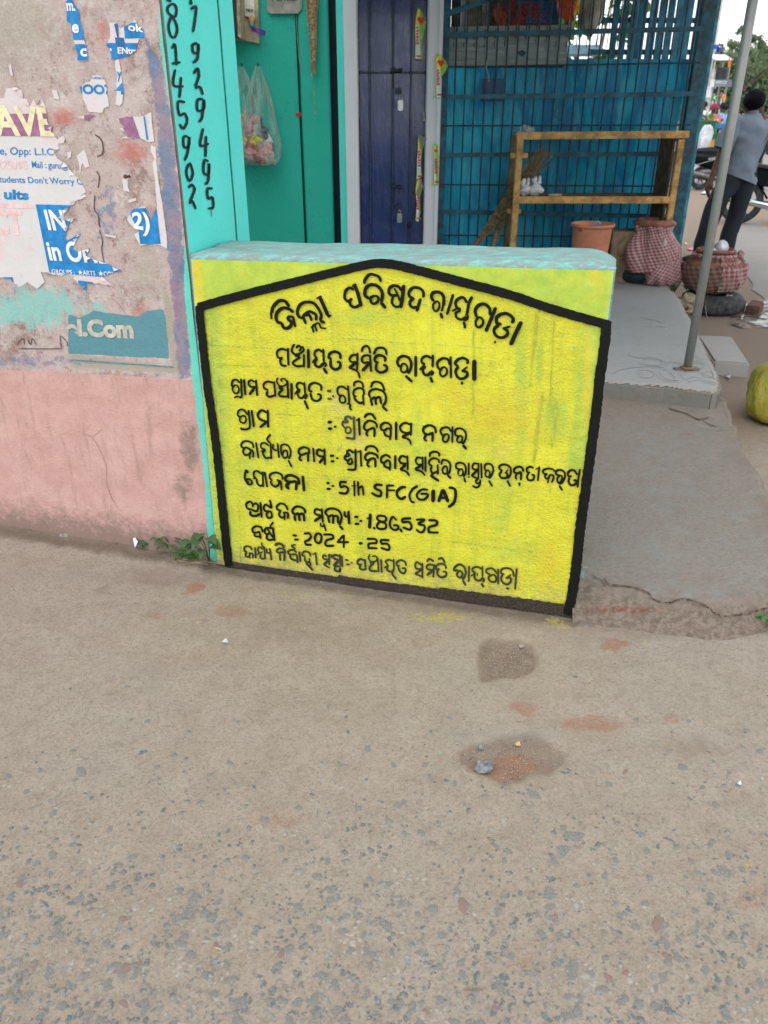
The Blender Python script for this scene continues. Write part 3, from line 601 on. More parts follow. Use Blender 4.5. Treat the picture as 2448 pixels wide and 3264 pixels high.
bits = [
 ('torn poster strip with white letters on blue', T([(440, 10), (475, -20), (490, 20), (520, 60), (530, 100), (528, 130), (550, 190), (557, 262), (572, 300), (580, 350), (585, 405), (515, 405), (520, 360), (500, 310), (490, 265), (478, 190), (470, 150), (445, 140), (445, 60)]), [('b', T([(430, -20), (600, -20), (610, 265), (430, 262)])), ('b', T([(500, 292), (600, 292), (600, 400), (500, 400)]))], [('m.', T([(445, 20), (500, 20), (505, 75), (450, 75)])), ('e', T([(482, 160), (525, 160), (528, 220), (485, 220)])), ('c', T([(536, 320), (580, 320), (582, 375), (538, 375)]))]),
 ('torn scrap of blue poster with several white letters', T([(722, 150), (775, 150), (800, 190), (850, 165), (900, 130), (915, 175), (945, 185), (955, 215), (958, 250), (920, 260), (910, 300), (900, 340), (850, 370), (795, 385), (740, 392), (735, 330), (705, 300), (712, 285), (735, 235), (730, 190)]), [('b', T([(820, 150), (970, 150), (970, 252), (830, 255)])), ('b', T([(700, 285), (930, 285), (930, 400), (700, 395)])), ('d', T([(765, 248), (822, 250), (835, 315), (775, 320)])), ('d', T([(760, 160), (785, 150), (790, 248), (780, 248)]))], [('ok', T([(850, 150), (950, 165), (955, 215), (855, 205)])), ('r', T([(722, 320), (745, 320), (745, 375), (724, 375)])), ('ENtran', T([(782, 312), (940, 318), (945, 360), (785, 356)]))]),
 ('torn white poster scrap with the digits 00', T([(530, 575), (570, 545), (600, 540), (615, 500), (650, 495), (690, 510), (705, 560), (715, 640), (725, 700), (690, 715), (680, 745), (590, 740), (575, 700), (555, 660), (545, 620)]), [], []),
 ('narrow torn poster strip with the digit 4', T([(762, 400), (790, 390), (800, 450), (805, 500), (812, 545), (820, 600), (812, 680), (795, 700), (765, 690), (775, 620), (770, 560), (780, 500), (765, 450)]), [], []),
 ('torn purple poster scrap with white frame', T([(515, 775), (600, 755), (640, 760), (600, 780), (590, 800), (550, 785)]), [('p', T([(560, 760), (640, 750), (600, 800), (560, 790)]))], []),
 ('torn corner of the poster with blue line', T([(775, 790), (840, 770), (900, 770), (950, 768), (1002, 740), (1010, 830), (1022, 935), (985, 940), (930, 912), (800, 915), (860, 890), (790, 850), (830, 840)]), [('p', T([(780, 772), (880, 770), (930, 912), (845, 908)])), ('b', T([(952, 770), (962, 770), (985, 925), (972, 922)]))], []),
 ('torn white paper flake in the middle of the wall', T([(510, 1030), (560, 985), (580, 1040), (595, 1100), (570, 1110), (545, 1075), (530, 1150), (525, 1080)]), [], []),
 ('torn strip of the poster edge', T([(1000, 960), (1030, 970), (1040, 1100), (1050, 1190), (1060, 1260), (1075, 1340), (1090, 1450), (1105, 1560), (1108, 1645), (1060, 1620), (980, 1612), (930, 1625), (890, 1550), (920, 1530), (860, 1480), (842, 1450), (880, 1385), (960, 1360), (980, 1400), (992, 1470), (1010, 1430), (1040, 1370), (1030, 1250), (1028, 1190), (1010, 1080), (1025, 1050), (1000, 1000)]), [('b', T([(845, 1380), (1038, 1370), (1065, 1612), (930, 1612), (920, 1530)]))], [('2)', T([(875, 1400), (990, 1400), (1000, 1570), (880, 1540)]))]),
 ('small paper flake below the nail', T([(808, 1185), (845, 1180), (850, 1240), (862, 1270), (820, 1262), (815, 1215)]), [], []),
 ('thin paper flake left of the nail', T([(445, 1010), (475, 995), (470, 1040), (450, 1050)]), [], []),
 ('small paper curl low on the wall', T([(690, 1545), (770, 1560), (765, 1575), (700, 1560)]), [], []),
 ('tiny torn paper flake under the poster top', T([(60, 430), (75, 420), (90, 500), (75, 500)]), [], []),
 ('tiny white scrap with blue line', T([(345, 600), (380, 595), (395, 660), (360, 650)]), [], []),
 ('curled paper scrap near the wall edge', T([(850, 1320), (900, 1308), (905, 1325), (855, 1340)]), [], [])]
for i, (lb, pl, prints, lets) in enumerate(bits):
    o_, pp = poster(pl, lb, .8, 50 + i)
    for j, (kd, q) in enumerate(prints): prt(o_, pp, {'b': m_blue, 'd': m_dblue, 'p': m_purp}[kd], lambda m_, c_: clipsheet(m_, q, c_, Wp, o1 + j * .0004))
    for s_, q in lets: prt(o_, pp, m_white, lambda m_, c_: lettering(m_, s_, q, Wp, o2 + .0006, .03, c_), 'lettering')
    if '00' in lb: prt(o_, pp, m_blue, lambda m_, c_: (lettering(m_, 'JOO7', T([(515, 555), (740, 560), (750, 645), (520, 640)]), Wp, o1, .04, c_), lettering(m_, 'cuttack, O', T([(600, 500), (740, 505), (740, 530), (602, 525)]), Wp, o1, .01, c_)), 'lettering')
    if 'digit 4' in lb: prt(o_, pp, m_blue, lambda m_, c_: (lettering(m_, '4', T([(772, 545), (830, 545), (830, 625), (772, 622)]), Wp, o1, .04, c_), lettering(m_, 'y', T([(778, 475), (806, 475), (806, 540), (780, 540)]), Wp, o1, .03, c_)), 'lettering')
# old painted advertisement, worn
m = M(); lettering(m, 'el.Com', tp([(420, 635), (850, 640), (862, 765), (430, 745)], 2.011, (0, 700)), Wp, .0016, .05)
m.build('faded_lettering', m_greyw, pw, fix=False)
m = M(); ribbon(m, tp([(450, 898), (700, 915), (1115, 945)], 2.011, (0, 700)), 4, Wp, .0016, 0); m.build('painted_line', paint('line blue', (.08, .22, .33), .3), pw, fix=False)
m = M(); strokes(m, 'w7 110,800 150,760 160,800 | 180,770 200,800 210,760 235,800 | 120,825 300,828 400,825 | 395,815 390,745 435,790 430,810', (0, 700), 2.011, Wp, .0016); m.build('pencil_scrawl', paint('scrawl', (.12, .10, .10), .45), pw, fix=False)
m = M(); m.tube([Wp(413, 562, 0), Wp(413, 562, .02)], .0035, 8); m.ell(Wp(413, 561, .022), (.006, .006, .006), 8, 6); m.build('nail', mat('rust', (.10, .06, .05), .7), pw, True)
m = M(); strokes(m, 'w9 630,890 670,920 685,980 675,1020 645,1035 | w8 640,1130 660,1170 650,1240 | 630,1290 625,1380 650,1420 660,1500 | w6 660,1520 680,1590 675,1650 690,1740', (0, 0), 2.074, Wp, .0014, jit=.3)
m.build('wall_crack', mat('crack dark', (.13, .07, .065), .9), pw, fix=False)
m = M(); strokes(m, 'w2.5 530,1370 580,1385 610,1420 640,1470 670,1540 685,1600 682,1680 700,1740 720,1790 760,1850 | 600,1390 640,1355 660,1340 | 690,500 740,520 790,580 820,625', (0, 700), 2.011, Wp, .0014, jit=.3)
m.build('wall_crack', mat('crack pink', (.37, .22, .19), .9), pw, fix=False)
# ================================================================ wall return with the painted phone number
k = N('turquoise', .6, .35)
nA = k.noise(6, 5, .6); nB = k.noise(60, 4, .7)
c = k.mix(nA, (.068, .66, .58), (.13, .78, .70)); c = k.mix(k.math('MULTIPLY', k.ramp(nB, .6, .75), .25), c, (.30, .78, .68)); c = k.mix(k.math('MULTIPLY', k.ramp(k.noise(14, 6, .85), .66, .72), .35), c, (.12, .38, .33))
m_turq = k.fin(c, k.bump(k.math('ADD', k.noise(160, 3, .6), nB), .35, .004))
jp = thing('turquoise_pillar', 'bright turquoise plastered pillar painted with two columns of black digits', 'pillar', (c0[0], c0[1], 0))
dj = .325; 
def jpt(d, z, o_=0): q = c0 + SI * d + TD * o_; return np.array([q[0], q[1], z])
M().prism([jpt(.0, -.02, .0015), jpt(dj, -.02), jpt(dj, -.02, -.3), jpt(.02, -.02, -.3), jpt(.02, -.02, -.004)], (0, 0, 3.12)).build('pillar_face', m_turq, jp)
M().prism([jpt(dj + .006, -.02, .003), jpt(.424, -.02, .003), jpt(.424, -.02, -.3), jpt(dj + .006, -.02, -.3)], (0, 0, 3.12)).build('pillar_edge', m_turq, jp)
m = M()
zz = np.linspace(.9, 2.2, 60); m.tube([jpt(dj + .002 + .0035 * float(vnoise(z * 18, 3)), z, .001) for z in zz], .0022, 5); m.build('joint_crack', mat('crack teal', (.03, .16, .13), .9), jp)
m = M()
strokes(m, '''w18 1120,30 1100,55 1110,90 1150,110 1160,60 1145,30 1120,30 | 1125,110 1107,170 1122,235 1148,245 1165,200 1155,150 1130,108 | 1130,320 1150,295 1160,430 | 1130,420 1185,412 |
1150,460 1140,560 1205,572 | 1190,510 1180,645 | 1215,675 1170,675 1180,760 1215,750 1230,800 1205,850 1180,820 | 1238,905 1208,905 1210,970 1240,965 1245,905 1235,1000 1215,1060 |
1240,1085 1225,1140 1245,1195 1268,1150 1255,1090 1240,1085 | 1240,1240 1260,1222 1280,1250 1250,1330 | 1245,1345 1265,1330 1288,1380 | 1095,-20 1100,0 1125,8 |
1255,60 1290,50 1270,210 | 1295,285 1265,300 1275,350 1305,340 1302,290 1300,380 1270,415 | 1275,485 1300,452 1308,500 1285,570 | 1285,582 1315,575 1335,625 |
1335,655 1300,660 1300,730 1340,720 1340,660 1330,770 1310,805 | 1335,850 1318,960 1372,950 | 1355,900 1352,1035 | 1370,1067 1345,1060 1340,1140 1372,1150 1375,1080 1370,1190 1350,1218 |
1398,1245 1365,1250 1370,1312 1398,1305 1402,1370 1370,1378 | w4 1390,1390 1393,1432 | w15 1250,-20 1258,25 1245,15''', (0, 0), 2.074, Jp, .003, jit=.12, nib=.25)
m.build('phone_digits', paint('black marker', (.012, .013, .014), .22), jp, fix=False)
# ================================================================ painted sign slab
TLp, TRp, BRp, BLp = (604, 808), (1966, 841), (1822, 1962), (690, 1795)
c00 = Sp(*BLp); c10 = Sp(*BRp); c11 = Sp(*TRp); c01 = Sp(*TLp)
SD = .30
def slabpt(s, h, d):          # s along, h up (0..1), d depth inwards
    p = (c00 * (1 - s) + c10 * s) * (1 - h) + (c01 * (1 - s) + c11 * s) * h; return p + SI * d
sg = thing('painted_sign_slab', 'chest high turquoise concrete block with yellow face and black Odia lettering', 'sign', c00)
# core: rounded box with sagging worn top
ns, nh, nd = 60, 44, 14
m = M()
def core(s, t):               # t runs up the front, over the top and down the back
    r = .022
    if t < 1: h = t * (1 - r / 1.05); d = 0; 
    elif t < 2: q = t - 1; a = q * math.pi / 2; h = 1 - r / 1.05 + r / 1.05 * math.sin(a); d = r * (1 - math.cos(a))
    elif t < 3: q = t - 2; h = 1; d = r + (SD - 2 * r) * q
    elif t < 4: q = t - 3; a = q * math.pi / 2; h = 1 - r / 1.05 + r / 1.05 * math.cos(a); d = SD - r + r * math.sin(a)
    else: h = (1 - r / 1.05) * (5 - t); d = SD
    h -= .0285 * np.clip((s - .93) / .07, 0, 1) ** 2 * np.clip((d - .0) / .05, 0, 1)       # rounded right shoulder
    h += .004 * float(fbm(s * 9, d * 30, 3, 7)) * (d > .01)
    return slabpt(s, h, d)
tt = list(np.linspace(0, 1, 30)) + list(np.linspace(1, 2, 6))[1:] + list(np.linspace(2, 3, 12))[1:] + list(np.linspace(3, 4, 6))[1:] + list(np.linspace(4, 5, 8))[1:]
ss = np.concatenate([np.linspace(0, .93, 50), np.linspace(.94, 1, 8)])
rows = [[core(s, t) for s in ss] for t in tt]
ny_, nx_ = len(tt), len(ss)
m.v = [tuple(p) for r_ in rows for p in r_]
m.f = [(j * nx_ + i, j * nx_ + i + 1, (j + 1) * nx_ + i + 1, (j + 1) * nx_ + i) for j in range(ny_ - 1) for i in range(nx_ - 1)]
m.f.append(tuple(j * nx_ for j in range(ny_))); m.f.append(tuple(j * nx_ + nx_ - 1 for j in range(ny_))[::-1])
k = N('slab_turquoise', .7, .3)
nA = k.noise(7, 5, .65); st = k.noise(7, 6, .8, stretch=(2.2, 9, 9)); nB = k.noise(55, 5, .8)
c = k.mix(nA, (.14, .43, .39), (.23, .53, .49)); c = k.mix(k.math('MULTIPLY', k.ramp(st, .40, .54), .9), c, (.22, .27, .26)); c = k.mix(k.math('MULTIPLY', k.ramp(k.noise(26, 6, .85, stretch=(1, 2.5, 2.5)), .57, .64), .6), c, (.24, .20, .18)); c = k.mix(k.math('MULTIPLY', k.ramp(nB, .62, .7), .4), c, (.50, .80, .76))
m_slab = k.fin(c, k.bump(k.math('ADD', k.noise(130, 4, .7), st), .35, .004))
body = m.build('slab_body', m_slab, sg, True)
# painted front skin
S_, H_ = np.meshgrid(np.linspace(.004, .9965, 150), np.linspace(0.0, .985, 130))
P = (c00 * (1 - S_[..., None]) + c10 * S_[..., None]) * (1 - H_[..., None]) + (c01 * (1 - S_[..., None]) + c11 * S_[..., None]) * H_[..., None]
px, py = proj(P.reshape(-1, 3)); px = px.reshape(S_.shape); py = py.reshape(S_.shape)
roof = [(560, 985), (779, 940), (940, 898), (1066, 869), (1184, 840), (1300, 845), (1471, 896), (1640, 942), (1766, 985), (2000, 1050), (2050, 700), (560, 700)]
green = both(.85 * soft(sdf(px, py, roof), 10), .62 * soft(745 - px + .0 * py + (py - 1200) * .06, 40), .55 * soft(700 - px + (py - 1000) * .09, 20), .62 * soft(px - 1850 + (py - 1000) * .12, 25) * (py < 1500), .6 * blob(px, py, 1775, 1330, 60, 110, .6), .58 * blob(px, py, 1660, 1250, 30, 420, .6), .55 * blob(px, py, 1720, 1150, 22, 120, .6), .6 * blob(px, py, 1850, 1250, 18, 160, .6),
             .52 * blob(px, py, 1180, 1010, 160, 40, .8), .5 * blob(px, py, 1600, 1630, 60, 260, .8), .5 * blob(px, py, 1330, 1500, 50, 260, .8), .5 * blob(px, py, 1000, 1600, 120, 60, .9), .52 * blob(px, py, 1640, 1750, 180, 80, .9), .5 * blob(px, py, 790, 1500, 60, 300, .8), .52 * blob(px, py, 850, 1450, 30, 80, .8), .5 * blob(px, py, 1280, 1420, 200, 30, .8), .47 * blob(px, py, 1500, 1450, 200, 200, 1))
gold = both(.8 * soft(sdf(px, py, [(600, 800), (640, 815), (650, 900), (650, 985), (610, 990)]), 10), .62 * blob(px, py, 1600, 1330, 160, 120, .8), .6 * blob(px, py, 1900, 880, 30, 50, .6), .6 * blob(px, py, 860, 1230, 60, 140, .7), .62 * blob(px, py, 1750, 1800, 60, 140, .8), .6 * blob(px, py, 1870, 1200, 20, 220, .6), .5 * blob(px, py, 1110, 1180, 200, 60, .9), .55 * blob(px, py, 1000, 1700, 100, 40, .9), .6 * blob(px, py, 1450, 1270, 100, 60, .9))
smooth_ = both(soft(sdf(px, py, roof), 14), .9 * blob(px, py, 1380, 1090, 160, 60, .6), .8 * soft(px - 1860, 20), .7 * blob(px, py, 1350, 1200, 60, 260, .4))
smear = both(.55 * blob(px, py, 1075, 1290, 45, 70, .8), .6 * blob(px, py, 1140, 1400, 40, 45, .8), .45 * blob(px, py, 1610, 1440, 50, 40, .8), .4 * blob(px, py, 1190, 1290, 30, 60, .8), .4 * blob(px, py, 1500, 1880, 60, 20, .8))
aq = both(.8 * soft(6 - np.abs(S_ * 1150 - 2) * 1.0 + 0 * px, 6), .62 * soft(S_ * 1000 - 992, 4), .5 * blob(px, py, 1950, 1080, 14, 70, .4), .55 * soft(11 - (1 - H_) * 1050 + 8, 8), .5 * blob(px, py, 718, 1600, 12, 40, .6), .45 * blob(px, py, 1880, 900, 40, 60, .8), .45 * soft(8 - H_ * 1000, 6))
dust = both(.8 * soft(34 - H_ * 1000, 26), .55 * soft(130 - H_ * 1000, 120), .47 * blob(px, py, 700, 1760, 60, 60, .8))
fall = soft(px - 0, 1) * 0
P = P + SN[None, None] * (.0032 + .0012 * fbm(px / 9, py / 9, 2, 41) * (1 - smooth_ * .8) + .0016 * fbm(px / 45, py / 45, 3, 44))[..., None]
k = N('sign_yellow', .55, .4)
nA = k.noise(6, 5, .6); nB = k.noise(28, 6, .75); nC = k.noise(150, 4, .7); vs_ = k.noise(5, 5, .7, stretch=(7, 7, .6))
c = k.mix(k.ramp(nA, .3, .7), (.655, .655, .034), (.745, .73, .042)); c = k.mix(k.math('MULTIPLY', k.ramp(vs_, .45, .7), .6), c, (.46, .53, .045))
c = k.mix(k.math('MULTIPLY', k.mask('green', k.noise(9, 6, .8), .55, .22), .85), c, k.mix(k.ramp(nB, .35, .65), (.34, .53, .07), (.47, .61, .08)))
c = k.mix(k.math('MULTIPLY', k.mask('gold', nB, .9, .25), .8), c, (.70, .57, .035)); c = k.mix(k.math('MULTIPLY', k.mask('smear', nB, .9, .3), .45), c, (.52, .40, .26))
c = k.mix(k.mask('aq', k.noise(60, 5, .8), 1.0, .07, .55), c, (.22, .66, .50)); c = k.mix(k.math('MULTIPLY', k.ramp(k.noise(48, 2, .5), .745, .76), .8), c, (.15, .60, .50))
c = k.mix(k.math('MULTIPLY', k.mask('dust', k.noise(40, 6, .8), 1.1, .2), .75), c, (.36, .29, .20))
c = k.mix(k.math('MULTIPLY', k.ramp(nC, .44, .30), .55), c, (.36, .35, .035)); c = k.mix(k.math('MULTIPLY', k.ramp(k.noise(13, 6, .8), .5, .66), .28), c, (.53, .50, .06))
hh = k.math('MULTIPLY', k.math('ADD', k.math('ADD', nC, k.math('MULTIPLY', k.noise(75, 4, .7), 1.0)), k.math('MULTIPLY', k.noise(420, 2), .2)), k.math('SUBTRACT', 1.0, k.math('MULTIPLY', k.attr('smooth'), .85)))
m_yel = k.fin(c, k.bump(hh, .65, .0065), rough=k.ramp(nB, .3, .7, .45, .68))
gridmesh('yellow_face', P, m_yel, sg, attrs=dict(green=green, gold=gold, smooth=smooth_, smear=smear, aq=aq, dust=dust))
# plaster pads where the paint sits thicker: raised crusts near the apex
def Sq(x, y, off=0): return Sp(x, y, off)
B0 = .0075
k = N('black_paint', .6, .12); c = k.mix(k.noise(30, 5, .7), (.005, .006, .005), (.013, .014, .012)); c = k.mix(k.math('MULTIPLY', k.ramp(k.noise(190, 4, .8), .6, .72), .4), c, (.035, .033, .025)); m_blk = k.fin(c, k.bump(k.math('ADD', k.noise(150, 4, .7), k.noise(60, 3)), .5, .004), alpha=k.ramp(k.math('ADD', k.noise(330, 3, .7), k.math('MULTIPLY', k.noise(22, 3), .2)), .34, .40))
k = N('black_paint_dusty', .8, .2); c = k.mix(k.noise(60, 5, .75), (.016, .016, .013), (.06, .045, .035)); c = k.mix(k.math('MULTIPLY', k.ramp(k.noise(280, 4, .8), .52, .62), .6), c, (.20, .14, .10)); m_blkd = k.fin(c, k.bump(k.noise(150, 4, .7), .6, .005))
m = M(); ribbon(m, [(637, 977), (779, 938), (940, 898), (1066, 867), (1184, 840), (1235, 838)], 29, Sp, B0, .05, 8, 0, 0); ribbon(m, [(1215, 838), (1260, 842), (1315, 855), (1471, 896), (1640, 942), (1766, 985), (1940, 1034)], 30, Sp, B0, .07, 8, 0, 0); m.build('border_stripe', m_blk, sg, label='black gable shaped stripe along the top', fix=False)
m = M(); ribbon(m, [(640, 974), (642, 1010), (649, 1078), (660, 1180), (668, 1250), (678, 1310), (696, 1446), (711, 1595), (726, 1744), (733, 1800)], 27, Sp, B0, .08, 8, 0, 0); m.build('border_stripe', m_blk, sg, label='black stripe down the left side', fix=False)
m = M(); ribbon(m, [(1933, 1022), (1928, 1090), (1912, 1200), (1905, 1270), (1893, 1370), (1880, 1463), (1861, 1598), (1850, 1680), (1832, 1840), (1812, 1952)], 33, Sp, B0, .09, 8, 0, 0); m.build('border_stripe', m_blk, sg, label='black stripe down the right side', fix=False)
m = M(); ribbon(m, [(722, 1793), (847, 1811), (960, 1827), (1090, 1845)], 17, Sp, B0, .12, 8, 0, 0); ribbon(m, [(1080, 1843), (1200, 1860), (1330, 1877), (1420, 1889)], 26, Sp, B0, .12, 8, 0, 0); ribbon(m, [(1400, 1886), (1577, 1910), (1700, 1926), (1828, 1944)], 36, Sp, B0, .1, 8, 0, 0); m.build('border_stripe', m_blkd, sg, label='scuffed black stripe along the foot', fix=False)
Lr = {'A': (850, 840), 'B': (1080, 840), 'C': (1330, 880), 'D': (850, 1070), 'E': (1200, 1080), 'F': (720, 1180), 'G': (1080, 1290), 'H': (740, 1370), 'I': (1080, 1400), 'J': (1440, 1400), 'K': (760, 1570), 'L': (1070, 1600), 'Q': (1330, 1680)}
T_ = {}
T_['arched top line of large lettering'] = (m_blk, [('A', '''w28 72,700 68,640 68,600 | w40 75,620 95,545 170,470 245,475 300,540 | 350,615 300,575 220,560 150,610 130,680 150,735 205,755 | 208,755 222,800 265,820 315,790 325,740 285,700 300,660 | w34 300,665 345,680 360,740 375,800 |
w38 440,690 405,640 410,570 450,510 520,485 610,500 670,570 705,650 692,715 | w40 690,720 750,750 | w36 445,690 480,690 510,760 | 460,690 500,640 555,605 600,620 640,650 640,715 | 530,640 560,660 585,720 | w44 500,650 560,640 | w26 580,815 615,775 650,760 | 590,800 612,870 | 625,780 650,855 | 640,750 680,760 700,815 | w22 700,812 765,822 |
w48 690,425 790,650 | w22 645,438 710,408 | 760,640 835,660 | w40 785,640 810,675 | w46 1130,265 1160,340 1190,440 1215,535 | w20 1100,290 1130,258 1155,262 | w36 1120,325 1065,305 1015,350 1005,430 1035,470 1065,470 1095,440 | 1065,470 1085,530 1140,548 1200,520'''),
 ('B', '''w36 335,250 345,200 400,135 470,140 525,170 545,225 | w42 400,440 345,400 350,320 400,270 480,270 545,325 565,400 550,480 | w34 470,405 420,430 420,485 460,505 505,475 510,425 470,405 | w44 545,490 605,560 |
w38 760,395 690,400 650,370 655,310 710,275 770,290 820,350 | w46 835,270 822,400 798,555 | w32 700,410 685,480 710,530 760,545 805,520 | w26 715,310 760,390 785,470 |
w36 1085,425 1085,360 1040,310 960,300 905,350 905,405 945,430 | 965,430 915,480 920,530 960,555 1000,545 | w36 1050,440 1025,520 1000,600 | w40 1220,470 1190,430 1200,375 1250,355 1310,370 1345,430 1340,530 | w26 1342,500 1320,600 | w26 1250,475 1210,520 1215,575 1250,600 1285,555 1285,495 1250,475 | w38 1305,625 1325,690 | w32 1462,385 1430,500 1385,640'''),
 ('C', '''w36 705,255 665,340 640,475 | 640,330 590,265 520,290 495,340 515,400 555,410 | w22 450,440 515,400 | w32 550,400 545,435 500,460 510,520 570,545 630,510 | w26 620,480 652,500 640,545 600,555 | w36 600,575 618,655 |
w42 1005,395 950,530 880,695 | w40 935,490 925,400 860,350 790,365 745,430 760,510 | w30 800,515 755,560 755,620 790,645 835,615 845,560 800,515 | w42 1215,590 1225,530 1160,475 1080,475 1020,520 1020,590 1075,605 | w38 1040,620 990,660 990,720 1040,770 1110,770 1155,730 1150,685 1105,660 | w26 1095,660 1190,632 | w44 990,830 1005,832 | w48 1330,575 1260,720 1195,865''')])
T_['second line of lettering under the arched line'] = (m_blk, [('D', '''w28 285,150 285,250 290,370 | 270,178 200,160 150,190 145,240 170,275 215,272 | 210,285 185,310 205,365 265,375 | w26 365,100 335,150 335,200 380,230 440,215 480,180 470,140 440,140 | 385,150 418,118 445,155 425,190 | w48 370,240 430,240 | w28 440,265 370,310 345,345 390,380 470,378 | 485,230 485,395 | w36 540,165 545,400 |
w28 730,160 738,325 | 720,200 670,170 625,200 625,250 655,275 | w22 592,335 640,275 | w34 655,285 625,320 640,375 690,385 740,340 | w24 740,325 768,355 750,390 | w36 735,405 778,472 | w34 950,285 942,225 880,195 815,220 802,270 835,290 | 825,300 828,380 880,422 940,395 945,335 908,325 |
w28 1165,210 1165,340 1160,430 | 1150,235 1095,245 1065,290 1090,325 1160,330 | w34 1150,335 1060,405 | w26 1060,400 1140,430 1180,470 1195,530 | w28 1220,195 1235,145 1280,122 1315,150 1328,215 | 1325,235 1340,450 | 1320,245 1255,245 1220,290 1245,335 1320,330 | w34 1315,345 1228,440 | w30 1372,230 1410,160 1470,145 1522,170 1540,235 | w34 1515,320 1518,270 1450,240 1395,265 1388,310 1430,340 | 1408,345 1405,420 1460,460 1530,435 1538,385 1495,362'''),
 ('E', '''w34 305,350 275,300 292,240 350,212 420,235 452,310 438,385 408,432 | w26 350,305 318,350 325,400 360,420 398,388 395,335 350,305 | w36 378,462 462,538 | w36 508,212 506,470 | w30 725,195 722,350 | 710,240 645,210 590,240 585,290 625,315 | w22 558,385 620,320 | w34 630,340 598,380 615,440 660,452 700,410 | w24 700,395 732,420 702,455 | w36 692,478 722,545 |
w28 952,215 955,490 | w32 940,320 918,255 850,240 788,285 785,340 812,385 | w26 860,350 818,400 825,455 860,468 902,430 900,375 860,350 | w34 1165,310 1165,262 1100,235 1035,262 1010,310 1048,340 | 1052,345 1015,400 1040,475 1100,500 1160,460 1155,412 1095,400 | w22 1095,400 1165,348 | w44 1086,555 1106,555 | w54 1252,265 1252,518''')])
T_['third line of lettering ending beside the colon'] = (m_blk, [('F', '''w26 205,100 212,230 215,320 195,345 | 190,150 150,112 105,122 88,170 102,215 | w22 130,180 98,220 112,268 150,288 178,250 168,200 130,180 | w20 118,342 160,325 205,340 | w28 245,105 260,305 | w26 395,115 412,315 | 380,140 330,118 302,150 320,195 385,205 | w30 380,212 312,300 | w26 625,135 645,325 | 618,150 540,135 495,170 502,220 550,242 | w28 545,258 532,300 570,328 635,310 |
w20 675,85 660,130 690,185 750,190 790,150 770,108 740,98 715,112 730,138 | w48 690,205 735,230 | w28 740,235 692,280 705,320 790,325 | 795,120 808,345 | w30 848,155 850,362 | w26 1010,145 1022,290 | 1000,172 950,150 912,180 922,225 958,242 | w18 888,300 935,228 | w26 955,255 922,282 942,335 980,345 1020,300 | w22 1022,290 1045,318 1015,358 | w30 1012,378 1058,485 | w28 1225,250 1218,185 1140,152 1078,182 1072,248 1110,265 | 1085,282 1110,360 1170,382 1218,350 1212,305 1175,298'''),
 ('D', '''w26 1045,625 1062,840 | 1038,680 980,642 920,652 912,710 942,762 | w24 970,748 938,790 952,838 1000,842 1012,790 970,748 | w26 1035,862 1070,850 | 1078,865 1068,905 1090,940 | 1120,635 1128,592 1175,572 1225,595 1242,655 | 1252,745 1240,680 1180,658 1122,690 1118,750 1150,765 | w30 1125,770 1135,800 1190,848 1250,838 | w24 1235,740 1246,875 | w28 1338,650 1360,592 1420,578 1480,612 1510,690 | 1330,780 1312,730 1342,685 1410,672 1490,700 1528,770 1520,840 1485,885 | w30 1332,790 1355,880 | 1342,802 1388,778 1402,870 | 1395,790 1448,775 1468,858 | w30 1482,892 1545,950''')])
m_blkw = paint('rubbed black', (.05, .045, .035), .46, 160)
T_['rubbed colon of the third line'] = (m_blkw, [('F', 'w34 1302,255 1350,255 | w28 1305,355 1355,355 | w30 1365,322 1388,322')])
T_['fourth line of lettering with a wide gap'] = (m_blk, [('F', '''w26 300,500 318,690 292,738 215,742 205,722 | w24 290,560 240,497 182,502 162,555 192,592 | w22 220,572 188,610 202,650 250,662 270,620 255,580 220,572 | w28 340,500 368,712 | w28 545,495 550,720 | w30 532,530 470,502 420,550 442,610 535,650 | w30 530,652 445,718 | w36 1310,652 1358,652 | w34 1314,732 1362,735 | w32 1388,710 1416,710'''),
 ('G', '''w28 265,155 275,380 | w18 230,192 270,170 | w30 335,152 370,112 430,112 480,178 | w28 495,280 480,225 400,192 342,232 332,290 370,318 400,300 | w30 400,300 458,292 462,398 | w26 380,320 358,360 382,390 | w28 680,300 660,242 600,218 548,250 548,300 590,322 | 590,318 630,292 668,312 662,435 | 585,330 598,372 648,398 | w32 738,210 738,435 | w26 930,220 925,380 | w28 918,240 850,220 792,262 802,320 860,348 920,340 | w30 910,352 812,400 | w26 815,402 900,432 930,495 | w30 1245,350 1230,282 1160,250 1092,282 1088,338 1140,368 1208,345 | 1205,340 1200,458 | 1120,370 1098,420 1125,452 |
w24 1455,265 1452,472 | w28 1440,330 1400,280 1340,282 1302,320 1322,370 1350,380 | w26 1370,362 1332,410 1342,455 1380,458 1408,410 1400,372 1370,362 | w26 1540,395 1492,370 1492,312 1540,288 1600,312 1628,370 1615,440 1580,488 | w24 1545,385 1512,430 1532,468 1570,458 1578,400 1545,385 | w34 1588,502 1632,552''')])
T_['rubbed first letter of the fourth line'] = (m_blkw, [('G', 'w30 200,140 208,400 180,420 100,408 | 180,172 130,138 92,160 98,190 130,208 | w26 70,192 52,240 90,290 | w20 70,220 130,215 | w22 120,272 92,310 112,352 152,342 162,300 120,272')])
